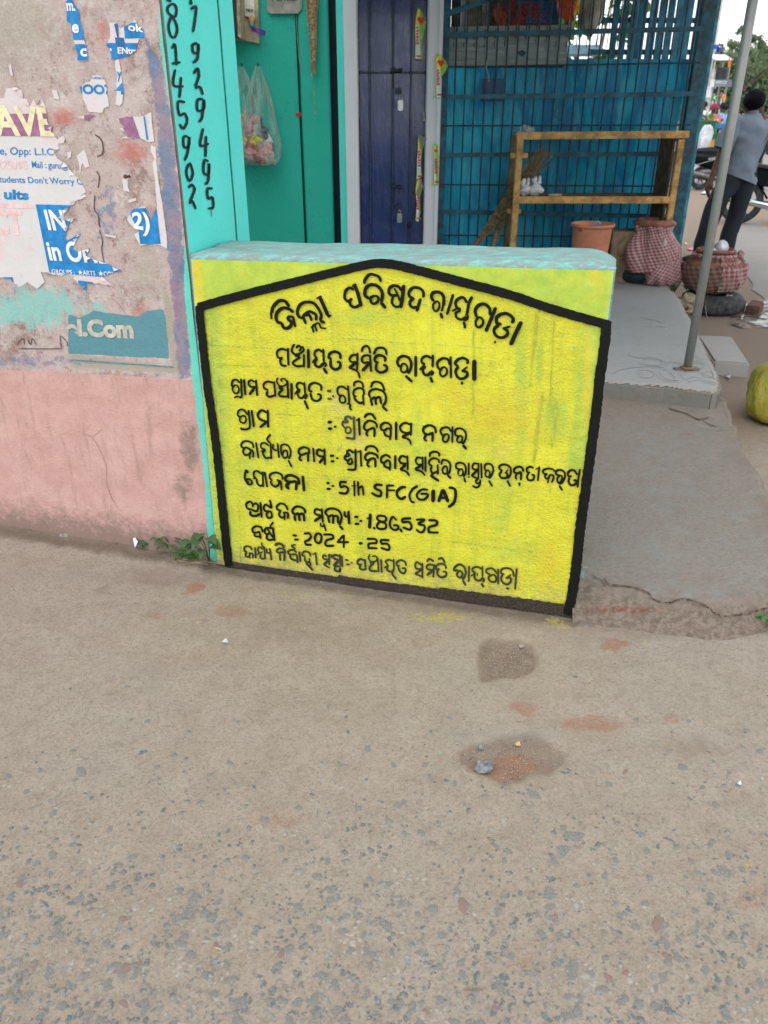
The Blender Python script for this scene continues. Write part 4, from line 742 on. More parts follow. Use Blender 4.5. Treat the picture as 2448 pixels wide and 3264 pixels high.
T_['fifth and longest line of lettering'] = (m_blk, [('H', '''w24 285,220 265,162 200,132 142,152 127,200 165,225 | w24 180,215 150,265 180,312 240,288 235,240 180,215 | w22 240,238 278,270 278,345 | 232,275 236,360 | w24 315,150 345,350 | w24 500,48 457,110 495,160 | 500,160 510,360 | w22 480,192 420,155 380,172 382,220 430,240 | w18 375,265 440,240 | w24 430,248 402,290 440,348 500,340 | w22 535,170 532,230 580,258 | w24 590,165 607,345 |
w22 640,310 632,220 645,182 700,178 745,222 755,300 732,358 | w22 690,248 652,290 670,348 712,330 712,272 690,248 | w24 725,378 770,462 | w28 995,290 980,232 920,212 862,242 862,290 900,308 950,290 975,292 977,395 | 882,312 868,360 900,382 | w26 1042,220 1056,400 | w28 1185,230 1190,435 | w28 1168,262 1110,240 1088,290 1120,322 1185,330 | w30 1180,338 1120,412 | w32 1258,320 1305,320 | w30 1268,390 1310,392 | 1338,350 1360,352'''),
 ('I', '''w28 220,115 222,340 205,375 120,375 | 200,162 140,128 112,160 150,188 | w26 105,182 82,230 120,268 | w20 100,215 150,195 | w26 145,242 122,280 145,308 178,288 170,242 145,242 | w26 285,130 295,335 | w18 240,155 285,135 | w28 345,135 370,88 440,78 490,112 508,155 | w30 505,230 490,192 410,162 352,192 347,240 380,258 420,238 468,242 474,345 | w28 390,262 372,310 398,345 | 665,230 640,200 590,192 548,230 552,280 590,288 | 590,288 630,258 662,290 655,385 | w30 585,292 592,330 650,358 |
w30 728,195 726,365 | w26 880,195 886,380 | w30 868,218 810,202 778,250 802,292 868,300 | w32 860,312 792,375 | w26 790,375 868,400 905,452 | w24 1075,210 1076,380 | 1060,232 1012,218 988,260 1012,308 1065,310 | w30 1060,322 980,368 | w26 980,375 1060,400 1105,448 | 1110,210 1112,400 | w28 1167,210 1172,168 1230,145 1282,168 1288,205 | w26 1285,290 1278,252 1220,228 1162,260 1162,308 1200,328 | w26 1195,338 1178,370 1202,418 1265,398 | w24 1265,310 1270,435 | 1210,425 1175,455 | w32 1178,452 1280,518 |
w26 1312,310 1332,252 1400,268 1428,320 1418,400 1385,435 | w24 1365,327 1327,370 1342,422 1383,418 1388,360 1365,327 | w30 1392,442 1435,488'''),
 ('J', '''w26 105,375 62,350 67,300 120,287 170,312 186,380 175,430 155,465 | w22 120,367 87,400 97,448 140,442 148,390 120,367 | w26 162,478 180,538 | w24 222,290 220,478 | w22 345,290 345,490 | w24 335,302 290,297 267,340 290,373 340,370 | w28 335,377 257,455 | w24 260,458 340,490 | 340,492 312,520 322,548 360,543 370,505 | 368,540 350,588 310,603 270,580 | 380,295 386,485 | w24 430,385 422,332 450,302 510,312 533,370 515,440 482,490 | w22 460,382 432,420 442,462 480,462 488,410 460,382 | w26 478,515 520,588 |
w26 605,370 622,322 690,312 750,352 753,430 717,488 | 612,367 650,392 | 640,397 612,440 642,482 700,478 713,430 682,412 | w16 690,415 720,377 | w28 712,515 750,588 | w28 915,400 900,352 850,338 802,367 802,408 840,423 885,412 885,508 | w26 830,432 817,470 832,498 | 865,540 868,580 | w26 1045,355 1000,338 962,362 966,408 1000,410 | 980,422 962,462 982,508 1040,503 1053,450 1022,437 | w24 1120,338 1110,420 1100,518 | w16 1072,370 1120,350 |
w24 1310,400 1290,372 1220,362 1167,387 1172,420 1210,433 | w24 1220,427 1192,450 1202,488 1240,478 1248,442 | 1245,442 1298,450 1293,500 1275,538 | w20 1240,470 1226,545 | w26 1380,450 1332,430 1337,392 1390,378 1438,410 1443,470 1410,538 1372,558 | w24 1385,447 1347,490 1357,538 1393,528 1408,470 1385,447 | w28 1372,577 1413,638 | w28 1600,440 1570,392 1520,382 1482,420 1492,458 1530,460 | 1500,477 1492,530 1522,573 1578,558 1588,512 1552,510 | w26 1635,370 1615,490 1605,600''')])
T_['sixth line of lettering reading 5th SFC (GIA)'] = (m_blk, [('H', '''w28 215,540 190,507 172,580 182,630 225,663 | w24 215,612 192,640 217,683 258,678 258,640 215,612 | 400,520 406,715 | 395,557 330,513 287,533 292,590 320,608 | w18 280,612 320,602 | w26 322,612 332,668 370,703 402,690 | w24 425,525 458,718 | w26 655,620 640,562 570,533 502,552 492,600 520,638 | 502,642 512,680 560,713 600,690 608,650 582,622 | w24 592,627 630,652 640,755 |
w34 865,685 850,612 770,568 702,582 692,630 750,652 825,652 825,755 | w40 738,662 705,700 735,742 | w34 910,575 926,768 | w32 1214,665 1250,665 | 1215,740 1262,740 | w28 1278,702 1308,702'''),
 ('I', '''w30 110,535 32,535 27,592 | 27,600 90,587 128,622 100,678 10,668 | w24 205,515 209,713 | w14 170,580 230,580 | w26 252,525 262,703 | 265,612 308,592 325,703 | w32 565,572 492,567 463,595 482,620 543,650 538,708 482,703 427,668 | w28 625,567 620,738 | w28 615,577 710,577 | w22 620,640 725,640 | w34 860,602 810,602 753,650 753,710 800,748 860,720 | w28 1010,582 942,632 907,710 932,780 970,793 | w28 1140,632 1060,632 1003,690 1022,748 1090,758 1138,715 1130,685 1050,685 |
w48 1210,635 1206,785 | w38 1330,630 1278,785 | w46 1335,630 1398,785 | w30 1295,735 1380,735 | w34 1410,602 1480,622 1493,700 1470,798 1402,853''')])
T_['seventh line of lettering with the sum 1,86,532'] = (m_blk, [('K', '''w26 122,192 108,135 160,103 193,140 190,172 | 193,142 238,127 263,170 238,228 170,202 125,198 | w30 165,225 163,268 220,288 288,262 | w28 290,115 306,305 | w26 410,82 434,188 | 430,190 362,142 332,180 352,223 400,225 | w26 400,227 367,270 392,312 433,298 428,242 400,227 | w26 640,210 610,152 550,127 502,160 502,198 540,218 | 550,212 527,268 560,308 598,288 588,232 | 590,242 638,252 640,323 | w20 600,290 598,340 |
w30 865,250 840,192 760,165 703,202 703,248 738,268 | w32 722,282 736,348 | 732,272 775,258 790,348 | 782,263 835,263 850,352 | w26 1070,190 1085,368 | w26 1060,217 1002,198 978,240 1012,272 1070,280 | w32 1070,288 978,352 | w22 1055,372 1062,413 1100,418 | 1095,380 1125,478 | w28 1150,290 1117,240 1152,198 1220,192 1290,222 1323,290 1308,370 1290,398 | w30 1150,290 1170,373 | 1157,292 1213,282 1215,383 | 1217,287 1270,292 1280,378 | 1298,412 1343,458 | w28 1358,228 1372,288 1420,290 | w32 1410,222 1420,388 | w32 1488,297 1533,297 | w30 1492,385 1546,385 | w28 1552,350 1583,346'''),
 ('L', '''w38 448,138 441,322 | w20 405,200 445,190 | w30 488,310 510,330 | w28 545,167 620,167 653,200 620,238 547,215 545,167 | 560,242 533,290 562,328 638,323 648,270 600,242 555,242 | w28 735,168 702,230 702,300 750,342 803,328 798,287 742,283 | w24 737,170 785,220 | w28 828,328 853,370 | w30 968,195 867,202 862,243 938,242 973,290 948,338 862,307 | w28 1032,212 1138,212 1062,265 1138,290 1128,353 1085,373 1032,337 | w30 1190,217 1288,227 1288,278 1197,310 1192,378 | w28 1188,373 1316,375''')])
T_['eighth line of lettering with the year 2024 -25'] = (m_blk, [('K', '''w26 320,490 300,432 240,417 193,442 197,490 240,500 | w24 242,500 278,492 294,575 | 217,502 222,540 288,550 | w22 455,362 417,420 450,442 | w30 450,432 470,600 | w26 440,442 370,437 343,480 372,518 420,500 | w28 377,522 373,568 410,592 455,580 | w24 382,452 448,558 | w26 702,530 753,536 | w26 722,585 773,590 | w28 845,512 908,508 932,545 908,588 863,612 872,650 940,652 | w28 1020,507 983,550 992,608 1030,632 1062,600 1062,532 1020,507 | w28 1092,522 1198,527 1213,570 1128,600 1127,663 1228,665 | w26 1350,527 1350,690 | w24 1345,532 1272,618 | w26 1262,620 1413,620 | w30 1543,635 1588,635'''),
 ('L', 'w28 405,457 513,462 523,508 432,520 427,578 | w26 417,575 538,577 | w28 690,477 592,472 582,513 | 582,520 668,522 692,570 670,598 582,570')])
T_['ninth and lowest line of lettering above the foot stripe'] = (paint('worn black', (.03, .028, .022), .3, 200), [('K', '''w24 185,720 160,682 110,672 83,700 93,735 120,745 | w22 120,747 97,780 122,808 153,790 148,752 | 150,757 193,772 195,823 | w18 155,792 156,828 | w24 222,687 231,820 | w20 305,627 315,670 340,690 | w22 340,682 350,838 | w20 330,712 280,683 257,712 272,758 | w16 245,775 320,742 | w24 292,772 293,820 338,833 | w22 367,702 377,753 418,755 | w24 410,697 430,848 | w32 477,662 510,638 560,648 598,690 |
w24 610,760 590,712 530,698 497,732 522,758 | w26 520,758 590,752 595,858 | w24 542,772 537,820 550,852 | w20 740,652 688,665 735,705 | w24 750,750 710,717 647,732 652,770 690,778 | w26 690,777 748,782 764,883 | 667,782 682,828 755,858 | w26 785,737 800,868 | w24 930,800 910,752 850,737 823,780 860,803 | 857,812 862,858 928,878 | w20 910,822 930,918 | w28 872,883 958,978 | w22 990,747 1010,908 | w16 955,775 995,762 | w24 1165,767 1166,908 | w22 1140,802 1092,783 1093,828 1150,838 | w28 1150,852 1098,908 | w20 1102,907 1173,948 | w18 1185,772 1203,800 1182,813 |
w24 1300,772 1310,918 | w28 1290,792 1232,783 1223,820 1290,848 | w30 1290,852 1222,918 | w24 1222,917 1310,930 | w26 1240,932 1238,975 1290,988 1308,950 1300,1003 | w22 1325,792 1335,933 | w22 1367,840 1408,850 | w22 1387,900 1425,905 | w18 1442,875 1462,885'''),
 ('L', '''w24 380,712 390,848 | 375,732 322,713 283,750 302,783 340,780 | 327,792 313,828 350,848 390,843 | w20 445,652 427,700 460,743 520,738 538,700 510,673 472,683 | w24 440,760 500,760 | w26 490,772 443,810 452,858 540,868 | w22 545,702 556,878 | w22 585,717 595,888 | w22 745,717 750,848 | 735,742 682,723 643,750 672,788 | w18 625,828 680,792 | w26 670,802 662,850 720,878 750,840 | w24 742,862 728,903 780,973 | w24 905,800 890,752 830,728 783,760 792,798 820,800 | w26 802,812 822,868 870,897 898,860 888,832 852,830 |
w24 1110,767 1111,958 | 1100,792 1042,753 1018,800 1042,838 1105,840 | w26 1100,852 1018,900 | w22 1017,902 1110,938 | w24 1167,748 1200,713 1258,745 | w24 1260,777 1250,948 | 1250,792 1192,783 1163,820 1192,848 1250,850 | w30 1250,857 1168,918 | w26 1312,717 1360,703 1398,763 | w26 1410,838 1400,792 1342,773 1288,800 1288,843 1330,842 | 1307,852 1303,908 1350,947 1408,928 1413,882 1372,870'''),
 ('Q', '''w26 520,532 477,540 482,502 540,462 600,492 623,560 608,618 580,655 | w24 545,542 512,580 522,618 560,628 583,580 545,542 | w28 587,667 623,728 | w24 665,482 660,683 | w22 835,487 835,618 | w24 825,522 770,492 712,512 712,548 750,568 | w18 690,608 750,572 | w16 770,572 770,608 | w26 732,592 742,648 800,668 838,630 | w24 832,632 858,652 837,688 | w28 822,702 850,750 | w24 1035,517 1035,713 | w24 1025,580 962,513 892,523 887,563 930,588 | w24 965,592 912,630 942,678 1000,678 1008,622 965,592 |
w24 1235,618 1218,542 1150,508 1082,523 1072,568 1110,588 | w26 1092,592 1072,640 1102,698 1160,712 1198,670 1188,632 1132,632 | w18 1132,640 1198,592 | w26 1140,762 1175,770 | w24 1273,512 1264,600 1251,778''')])
for lb, (mt_, lst) in T_.items():
    m = M()
    for org, sp in lst: strokes(m, sp, Lr[org], 3.998, Sp, B0 - .0005, fat=1.12, nib=.22, jit=.07, step=2.2)
    m.build('text_line', mt_, sg, label=lb, fix=False)
m = M()
for a, b in [((660, 1098), (1230, 1125)), ((690, 1160), (1560, 1195)), ((900, 1318), (1500, 1365)), ((760, 1310), (1000, 1325)), ((720, 1500), (1350, 1545)), ((960, 1460), (1650, 1530)), ((1000, 1510), (1400, 1545)), ((700, 1200), (720, 1560)), ((675, 1060), (690, 1290)), ((765, 1590), (770, 1790)), ((760, 1770), (1050, 1800)), ((1400, 1720), (1700, 1755)), ((1050, 1075), (1600, 1110)), ((1000, 905), (1120, 888)), ((1460, 1150), (1640, 1160)), ((1300, 960), (1520, 1000))]:
    n_ = 8; ribbon(m, [(a[0] + (b[0] - a[0]) * t / n_ + random.uniform(-1, 1), a[1] + (b[1] - a[1]) * t / n_ + random.uniform(-1.5, 1.5)) for t in range(n_ + 1)], 2.6, Sp, .0062, .5, 6)
m.build('guide_line', paint('chalk line blue', (.26, .38, .14), .66, 120), sg, fix=False)
m = M()   # drips over the paint
for x0, y0, x1, y1, w_ in [(1712, 970, 1690, 1230, 4), (1715, 975, 1708, 1100, 5), (1770, 990, 1752, 1290, 4), (1775, 940, 1773, 970, 4), (1730, 1250, 1700, 1470, 7), (1775, 1270, 1760, 1420, 6), (1562, 1850, 1558, 1886, 4), (1511, 1050, 1507, 1320, 5), (1756, 1530, 1755, 1570, 3)]:
    ribbon(m, [(x0 + (x1 - x0) * t / 6 + random.uniform(-2, 2), y0 + (y1 - y0) * t / 6) for t in range(7)], w_, Sp, .0066, .3, 6)
m.build('paint_drip', paint('drip olive', (.42, .44, .06), .55), sg, fix=False)
m = M(); m.tube([Sp(1088, 1412, .006), Sp(1083, 1425, .012), Sp(1078, 1430, .007)], .0018, 6); m.build('bent_nail', mat('nail pale', (.42, .46, .30), .6), sg, True)
# ================================================================ shop front row under the veranda roof
def V3(*a): return np.array(a, float)
def Bx(x, y=400): return float(Bp(x, y)[0])
def Bz(y): return float(Bp(1500, y)[2])
def wx(x0, y, Y): return float(ony(x0, y, Y)[0])
# world x of the vertical edges (measured at mid height), row Y = 7
k = N('teal_wall_paint', .75, .25); nA = k.noise(4, 5, .6); nB = k.noise(45, 5, .75)
c = k.mix(nA, (.020, .39, .30), (.034, .46, .36)); c = k.mix(k.math('MULTIPLY', k.ramp(nB, .62, .74), .35), c, (.03, .34, .28)); c = k.mix(k.math('MULTIPLY', k.ramp(k.noise(5, 6, .85), .68, .74), .4), c, (.12, .34, .30))
m_teal = k.fin(c, k.bump(k.math('ADD', k.noise(70, 3, .6, stretch=(1, 1, .5)), nB), .45, .012))
ts = thing('teal_shop_wall', 'shaded teal plaster wall of the shop with a vertical joint and marker scribbles', 'wall', (-.9, BY, VZ))
xj, xe = Bx(955, 400), Bx(1056, 400)
M().box((xj - 2.2, BY + .1, 1.6), (2.2, .1, 1.6)).build('wall_face', m_teal, ts); M().box(((xj + xe) / 2 - .03, BY + .15, 1.6), ((xe - xj) / 2 + .02, .04, 1.6)).build('wall_backing', m_teal, ts)
M().box(((xj + xe) / 2 + .01, BY + .085, 1.6), ((xe - xj) / 2 - .012, .1, 1.6)).build('pilaster', m_teal, ts, bevel=.01)
m = M()
strokes(m, 'w5 770,360 790,352 | 800,345 830,350 830,385 805,390 | w4 480,560 520,570 | 530,380 560,400 | 580,1275 600,1290 | 740,1280 800,1290 770,1310 | 850,1290 930,1285 880,1330 | 900,1300 925,1310 | 730,1370 770,1400 740,1400 | 880,1360 930,1365 900,1385 | 680,1475 705,1500 | 690,1490 705,1480 | 1005,1670 990,1700 1005,1750 1030,1775', (720, 0), 3.95, Bp, .004, jit=.3, step=1.5)
m.build('scribble', mat('ink grey', (.03, .19, .17), .9), ts, fix=False)
M().box((*[float(q) for q in Bp(952, 365)[:1]], BY - .004, float(Bp(952, 365)[2])), (.022, .003, .014)).build('red_tape', mat('red tape', (.45, .02, .05), .5), ts)
# dark gap, jamb and white frame
xg0, xg1, xw0, xw1 = Bx(1058), Bx(1080), Bx(1102), Bx(1143)
dk = mat('dark gap', (.012, .018, .028), .6)
tag(M().box(((xg0 + xg1) / 2, BY + .10, 1.6), ((xg1 - xg0) / 2 + .004, .02, 1.6)).build('shutter_channel', dk), 'black vertical slot between the teal wall and the white door frame', 'shutter channel')
dr = thing('metal_door', 'tall navy blue folding metal door with two padlocks in a white frame', 'door', ((xw1 + Bx(1355)) / 2, BY, VZ))
M().box(((xg1 + xw0) / 2, BY + .07, 1.6), ((xw0 - xg1) / 2, .1, 1.6)).build('jamb_strip', m_turq, dr)
k = N('white_jamb', .75, .3); c = k.mix(k.noise(8, 5, .6), (.64, .64, .68), (.76, .76, .80)); c = k.mix(k.ramp(k.noise(16, 6, .85, stretch=(1, 1, .3)), .66, .70), c, (.22, .20, .20)); m_wj = k.fin(c, k.bump(k.noise(90, 4, .7), .3, .005))
M().box(((xw0 + xw1) / 2, BY + .04, 1.6), ((xw1 - xw0) / 2, .11, 1.6)).build('door_frame', m_wj, dr, bevel=.006)
xr0, xr1 = Bx(1357), Bx(1402)
M().box(((xr0 + xr1) / 2, BY + .04, 1.6), ((xr1 - xr0) / 2, .12, 1.6)).build('door_frame', m_wj, dr, bevel=.006)
M().box((xr1 - .018, BY - .085, 1.6), (.012, .012, 1.6)).build('cable_pipe', m_wj, dr)
k = N('navy_gloss', .18, .7); k.p.inputs['Coat Weight'].default_value = .35; k.p.inputs['Coat Roughness'].default_value = .07; c = k.mix(k.noise(3.2, 5, .7, stretch=(3, 3, 1)), (.003, .012, .085), (.005, .038, .19)); c = k.mix(k.math('MULTIPLY', k.ramp(k.noise(5, 6, .8, stretch=(3, 3, .7)), .64, .74), .4), c, (.06, .06, .085)); m_navy = k.fin(c, k.bump(k.noise(14, 4, .7, stretch=(3, 1, .5)), .35, .012), rough=k.ramp(k.noise(5, 4), .35, .65, .12, .34))
xs = [xw1 + .003, Bx(1179), Bx(1252), Bx(1308), xr0 - .003]
zs = [VZ, Bz(232), 3.0]
M().box(((xs[0] + xs[4]) / 2, BY + .06, 1.6), ((xs[4] - xs[0]) / 2, .01, 1.6)).build('added_door_backing', dk, dr)  # added dark plate, keeps sky light from showing through the panel seams
for i in range(4):
    for j in range(2):
        dy = .022 if i % 2 else 0
        M().box(((xs[i] + xs[i + 1]) / 2, BY + .02 + dy, (zs[j] + zs[j + 1]) / 2), ((xs[i + 1] - xs[i]) / 2 - .008, .008, (zs[j + 1] - zs[j]) / 2 - .004)).build('door_panel', m_navy, dr, bevel=.006)
for x in xs[1:4]: M().box((x, BY + .018, 1.6), (.006, .022, 1.6)).build('panel_fold', mat('navy edge', (.03, .06, .17), .3, .3, 30), dr, bevel=.003)
m = M()
for i in range(4):
    for t in np.linspace(.1, .9, 7): m.ell((xs[i] + (xs[i + 1] - xs[i]) * t, BY + .008, zs[1] + .012), (.004, .003, .004), 6, 4)
m.build('rivets', m_navy, dr, True)
m_iron = mat('dark iron', (.035, .045, .06), .45, .3, 40, metal=.6); m_steel = mat('bright steel', (.38, .40, .41), .25, .1, 40, metal=1)
for yb in (222, 592):
    p = Bp(1262, yb); m = M(); m.tube([Bp(1250, yb + 3, .03), Bp(1283, yb + 3, .03)], .012, 10); m.tube([Bp(1254, yb, .03), Bp(1254, yb + 60, .025)], .006, 8); m.box(Bp(1254, yb, .02), (.016, .014, .016)); m.box(Bp(1278, yb + 3, .02), (.01, .014, .018))
    m.box(Bp(1270, yb + 68, .02), (.024, .006, .022)); m.build('bolt', m_iron, dr, bevel=.002)
for yb in (372, 725):
    m = M(); m.tube([Bp(1362, yb - 16, .02), Bp(1362, yb + 16, .02)], .013, 10); m.box(Bp(1355, yb, .0), (.02, .012, .03)); m.build('hinge', mat('worn hinge', (.35, .34, .34), .5, .5, 60, dirt=(.04, .03, .03)), dr, bevel=.002)
M().ell(Bp(1305, 718, .015), (.016, .012, .02), 8, 6, .4, 3).build('latch_stub', m_iron, dr, True)
def padlock(x, y, lab):
    o = thing('padlock', lab, 'padlock', Bp(x, y, .03), 'padlocks on the blue door')
    top = Bp(x, y - 22, .035); c = Bp(x, y + 3, .035)
    M().tube([c + V3(-.009, 0, .03), top + V3(-.009, 0, -.01), top + V3(0, 0, .0), top + V3(.009, 0, -.01), c + V3(.009, 0, .03)], .0045, 8).build('shackle', m_steel, o, True)
    M().box(c, (.021, .012, .038)).build('lock_body', m_steel, o, bevel=.006)
padlock(1276, 333, 'steel padlock hanging on the upper bolt of the blue door')
padlock(1273, 690, 'steel padlock hanging on the lower bolt of the blue door')
# advertising strips stuck on door and frame
m_fg = mat('flyer green', (.28, .50, .06), .5, .2, 30); m_fy = mat('flyer yellow', (.75, .62, .08), .5); m_fr = mat('flyer red', (.62, .03, .03), .5); m_fw = mat('flyer white', (.68, .70, .62), .5); m_fo = mat('flyer grey back', (.26, .25, .21), .7)
def flyer(pts, lab, heart=None, words=True, flap=None, off=.03, low=None):
    o = thing('paper_flyer', lab, 'flyer', Bp(*pts[0], off), 'green and yellow paper flyers around the blue door')
    m = M(); sheet(m, pts, Bp, off); m.build('flyer_sheet', m_fg, o, fix=False)
    xa = min(p[0] for p in pts); ya = min(p[1] for p in pts); xb = max(p[0] for p in pts); yb = max(p[1] for p in pts)
    inner = [(xa + 3, yb - 4), (xa + 3, ya + (yb - ya) * .35), (xa + (xb - xa) * .4, ya + (yb - ya) * .3), (xa + (xb - xa) * .5, yb - 6)]
    m = M(); clipsheet(m, inner, pts, Bp, off + .002); m.build('printed_panel', m_fw, o, fix=False)
    m = M(); clipsheet(m, [(xa, ya + (yb - ya) * .12), (xa + (xb - xa) * .5, ya), (xa + (xb - xa) * .4, ya + (yb - ya) * .33), (xa, ya + (yb - ya) * .36)], pts, Bp, off + .0024); m.build('printed_band', m_fy, o, fix=False)
    if heart:
        hx, hy, r = heart; m = M(); h = [(hx - r, hy - r * .3), (hx - r * .6, hy - r), (hx, hy - r * .6), (hx + r * .6, hy - r), (hx + r, hy - r * .2), (hx, hy + r * 1.1)]
        clipsheet(m, h, pts, Bp, off + .003); m.build('red_heart', m_fr, o, fix=False)
    if words:
        m = M()
        for q in range(6):
            yy = ya + (yb - ya) * (.36 + q * .06); m.add([Bp(xa + 5, yy, off + .0034), Bp(xa + 12 + q % 2 * 2, yy - 1, off + .0034), Bp(xa + 12 + q % 2 * 2, yy + 5, off + .0034), Bp(xa + 5, yy + 6, off + .0034)], [(0, 1, 2, 3)])
        m.add([Bp(xa + 6, yb - 16, off + .0034), Bp(xa + 20, yb - 15, off + .0034), Bp(xa + 20, yb - 10, off + .0034), Bp(xa + 6, yb - 10, off + .0034)], [(0, 1, 2, 3)]); m.build('red_print', m_fr, o, kind='stuff', fix=False)
    if flap: m = M(); m.add([Bp(flap[0][0], flap[0][1], off + .004), Bp(flap[1][0], flap[1][1], off + .05), Bp(flap[2][0], flap[2][1], off + .006)], [(0, 1, 2)]); m.build('curled_corner', m_fo, o, fix=False)
def c3(l): return [(680 + a / 2.074, b / 2.074) for a, b in l]
flyer(c3([(1352, 55), (1380, 80), (1405, 150), (1398, 190), (1382, 250), (1375, 320), (1385, 400), (1330, 390), (1335, 300), (1330, 200), (1340, 110)]), 'green flyer with a red heart at the top of the blue door', (680 + 1372 / 2.074, 67, 13))
flyer(c3([(1468, 358), (1500, 370), (1530, 410), (1545, 445), (1500, 520), (1490, 600), (1495, 655), (1462, 650), (1470, 500)]), 'green flyer with a red heart curling off the white frame', (680 + 1500 / 2.074, 204, 12), off=.1)
flyer(c3([(1455, 948), (1480, 952), (1484, 1100), (1480, 1218), (1448, 1222), (1452, 1080)]), 'narrow green flyer stuck low on the white frame', (680 + 1466 / 2.074, 480, 6), off=.1)
flyer(c3([(1352, 890), (1406, 910), (1378, 1000), (1370, 1080), (1378, 1165), (1340, 1190), (1345, 1080), (1352, 960)]), 'faded flyer with a curled grey corner halfway down the blue door', None, flap=c3([(1352, 890), (1408, 912), (1370, 990)]))
flyer(c3([(1345, 1190), (1372, 1180), (1384, 1235), (1365, 1300), (1368, 1400), (1355, 1468), (1334, 1455), (1345, 1350), (1335, 1260)]), 'lowest flyer on the blue door with its top curled over', None, flap=c3([(1372, 1180), (1386, 1232), (1336, 1285)]))
# ---------------------------------------------------------------- things hanging on the teal wall
def Hp(x, y, off=0.): return ony(x, y, BY - off)
m_ply = mat('raw plywood', (.42, .34, .22), .8, .25, 9, .4, 60, dirt=(.12, .10, .07)); m_dkw = mat('dark box inside', (.022, .025, .03), .5)
bx = thing('wooden_box', 'dark fronted plywood box hung on the teal wall with a payment card', 'box', Hp(745, 130, .05))
m = M(); m.prism([Hp(690, -60, .02), Hp(772, -60, .02), Hp(775, 128, .02), Hp(700, 130, .02)], (0, -.2, 0)); m.build('box_front', m_dkw, bx, bevel=.004)
m = M(); m.prism([Hp(771, -60, .02), Hp(823, -60, .02), Hp(828, 140, .02), Hp(781, 131, .02)], (0, -.02, 0)); m.prism([Hp(765, -60, .03), Hp(776, -60, .03), Hp(783, 132, .03), Hp(772, 124, .03)], (0, -.2, 0)); m.build('box_side', m_ply, bx, bevel=.003)
m = M(); m.prism([Hp(700, 128, .02), Hp(775, 122, .02), Hp(783, 131, .02), Hp(700, 136, .02)], (0, -.18, 0)); m.build('box_bottom', m_ply, bx)
m = M(); m.prism([Hp(778, -20, .045), Hp(810, -20, .045), Hp(812, 68, .045), Hp(781, 52, .045)], (0, -.003, 0)); m.build('payment_card', m_fw, bx)
m = M(); lettering(m, 'BHIM UPI', [(784, 26), (806, 30), (806, 41), (784, 37)], lambda x, y, o: Hp(x, y, .05), 0, .02); m.build('card_text', dk, bx, fix=False)
m = M(); m.prism([Hp(781, 50, .05), Hp(812, 60, .05), Hp(812, 68, .05), Hp(781, 57, .05)], (0, -.002, 0)); m.build('card_stripe', mat('violet', (.10, .05, .30), .5), bx)
rb = thing('purple_ribbon', 'short shiny purple ribbon stuck to the corner of the plywood box', 'ribbon', Hp(800, 92, .08))
m = M(); rp_ = [Hp(797, 82, .06), Hp(812, 87, .10), Hp(826, 91, .08), Hp(838, 95, .12), Hp(848, 100, .08)]; lo = [Hp(803, 100, .06), Hp(818, 104, .10), Hp(826, 110, .08), Hp(836, 113, .12), Hp(843, 117, .08)]
m.add(rp_ + lo, [(i, i + 1, i + 6, i + 5) for i in range(4)]); m.build('ribbon_band', mat('purple satin', (.16, .07, .36), .3, .4, 8, 0), rb, fix=False)
m = M(); m.ell(Hp(802, 62, .06), (.022, .008, .028), 10, 8); m.build('paper_flame', mat('flame orange', (.65, .38, .06), .6), rb, True); m = M(); m.ell(Hp(802, 76, .06), (.018, .008, .024), 10, 8); m.build('paper_cup', mat('flame blue', (.10, .42, .50), .6), rb, True)
gs = thing('hanging_board', 'grey cardboard square with a handwritten number hung on the teal wall', 'board', Hp(906, 44, .03))
pts = [(850, -90), (963, -90), (962, 28), (950, 43), (862, 44), (851, 34)]
M().prism([Hp(*q, .02) for q in pts], (0, -.008, 0)).build('cardboard', mat('grey card', (.30, .285, .245), .85, .15, 14), gs)
m = M(); lettering(m, '9406 90320', [(866, -20), (944, -22), (946, 3), (867, 6)], lambda x, y, o: Hp(x, y, .0295), 0, .0); m.build('handwriting', dk, gs, fix=False)
m = M(); m.tube([Hp(944, 46, .01), Hp(946, 90, .01), Hp(950, 150, .012), Hp(955, 200, .012), Hp(961, 226, .012)], .0025, 5); m.build('string', mat('string', (.40, .36, .24), .9), gs)
# bundle of straw fibres
fb = thing('hanging_fibre_bundle', 'long bundle of dry brown straw fibre hanging on the teal pilaster', 'straw bundle', Hp(1000, 0, .06))
rr = random.Random(3); m = M()
for i in range(120):
    x0 = rr.gauss(994, 10); L = rr.choice([rr.uniform(150, 245), rr.uniform(60, 235)]); xe_ = 998 + (x0 - 998) * .35 + 2; o_ = .03 + rr.random() * .05
    m.tube([Hp(x0, -40, o_), Hp(x0 * .6 + 996 * .4 + rr.uniform(-4, 4), L * .35, o_), Hp(xe_ + rr.uniform(-3, 3), L * .75, o_), Hp(xe_ + rr.uniform(-3, 3), L, o_)], .0028, 3)
for i in range(7): m.tube([Hp(998, 210, .05), Hp(1001, 280, .05), Hp(1003 + i * .4, 330 + i * 8, .05)], .0022, 3)
m.build('fibre_strands', mat('dry fibre', (.42, .29, .16), .9, .4, 60), fb, kind='stuff')
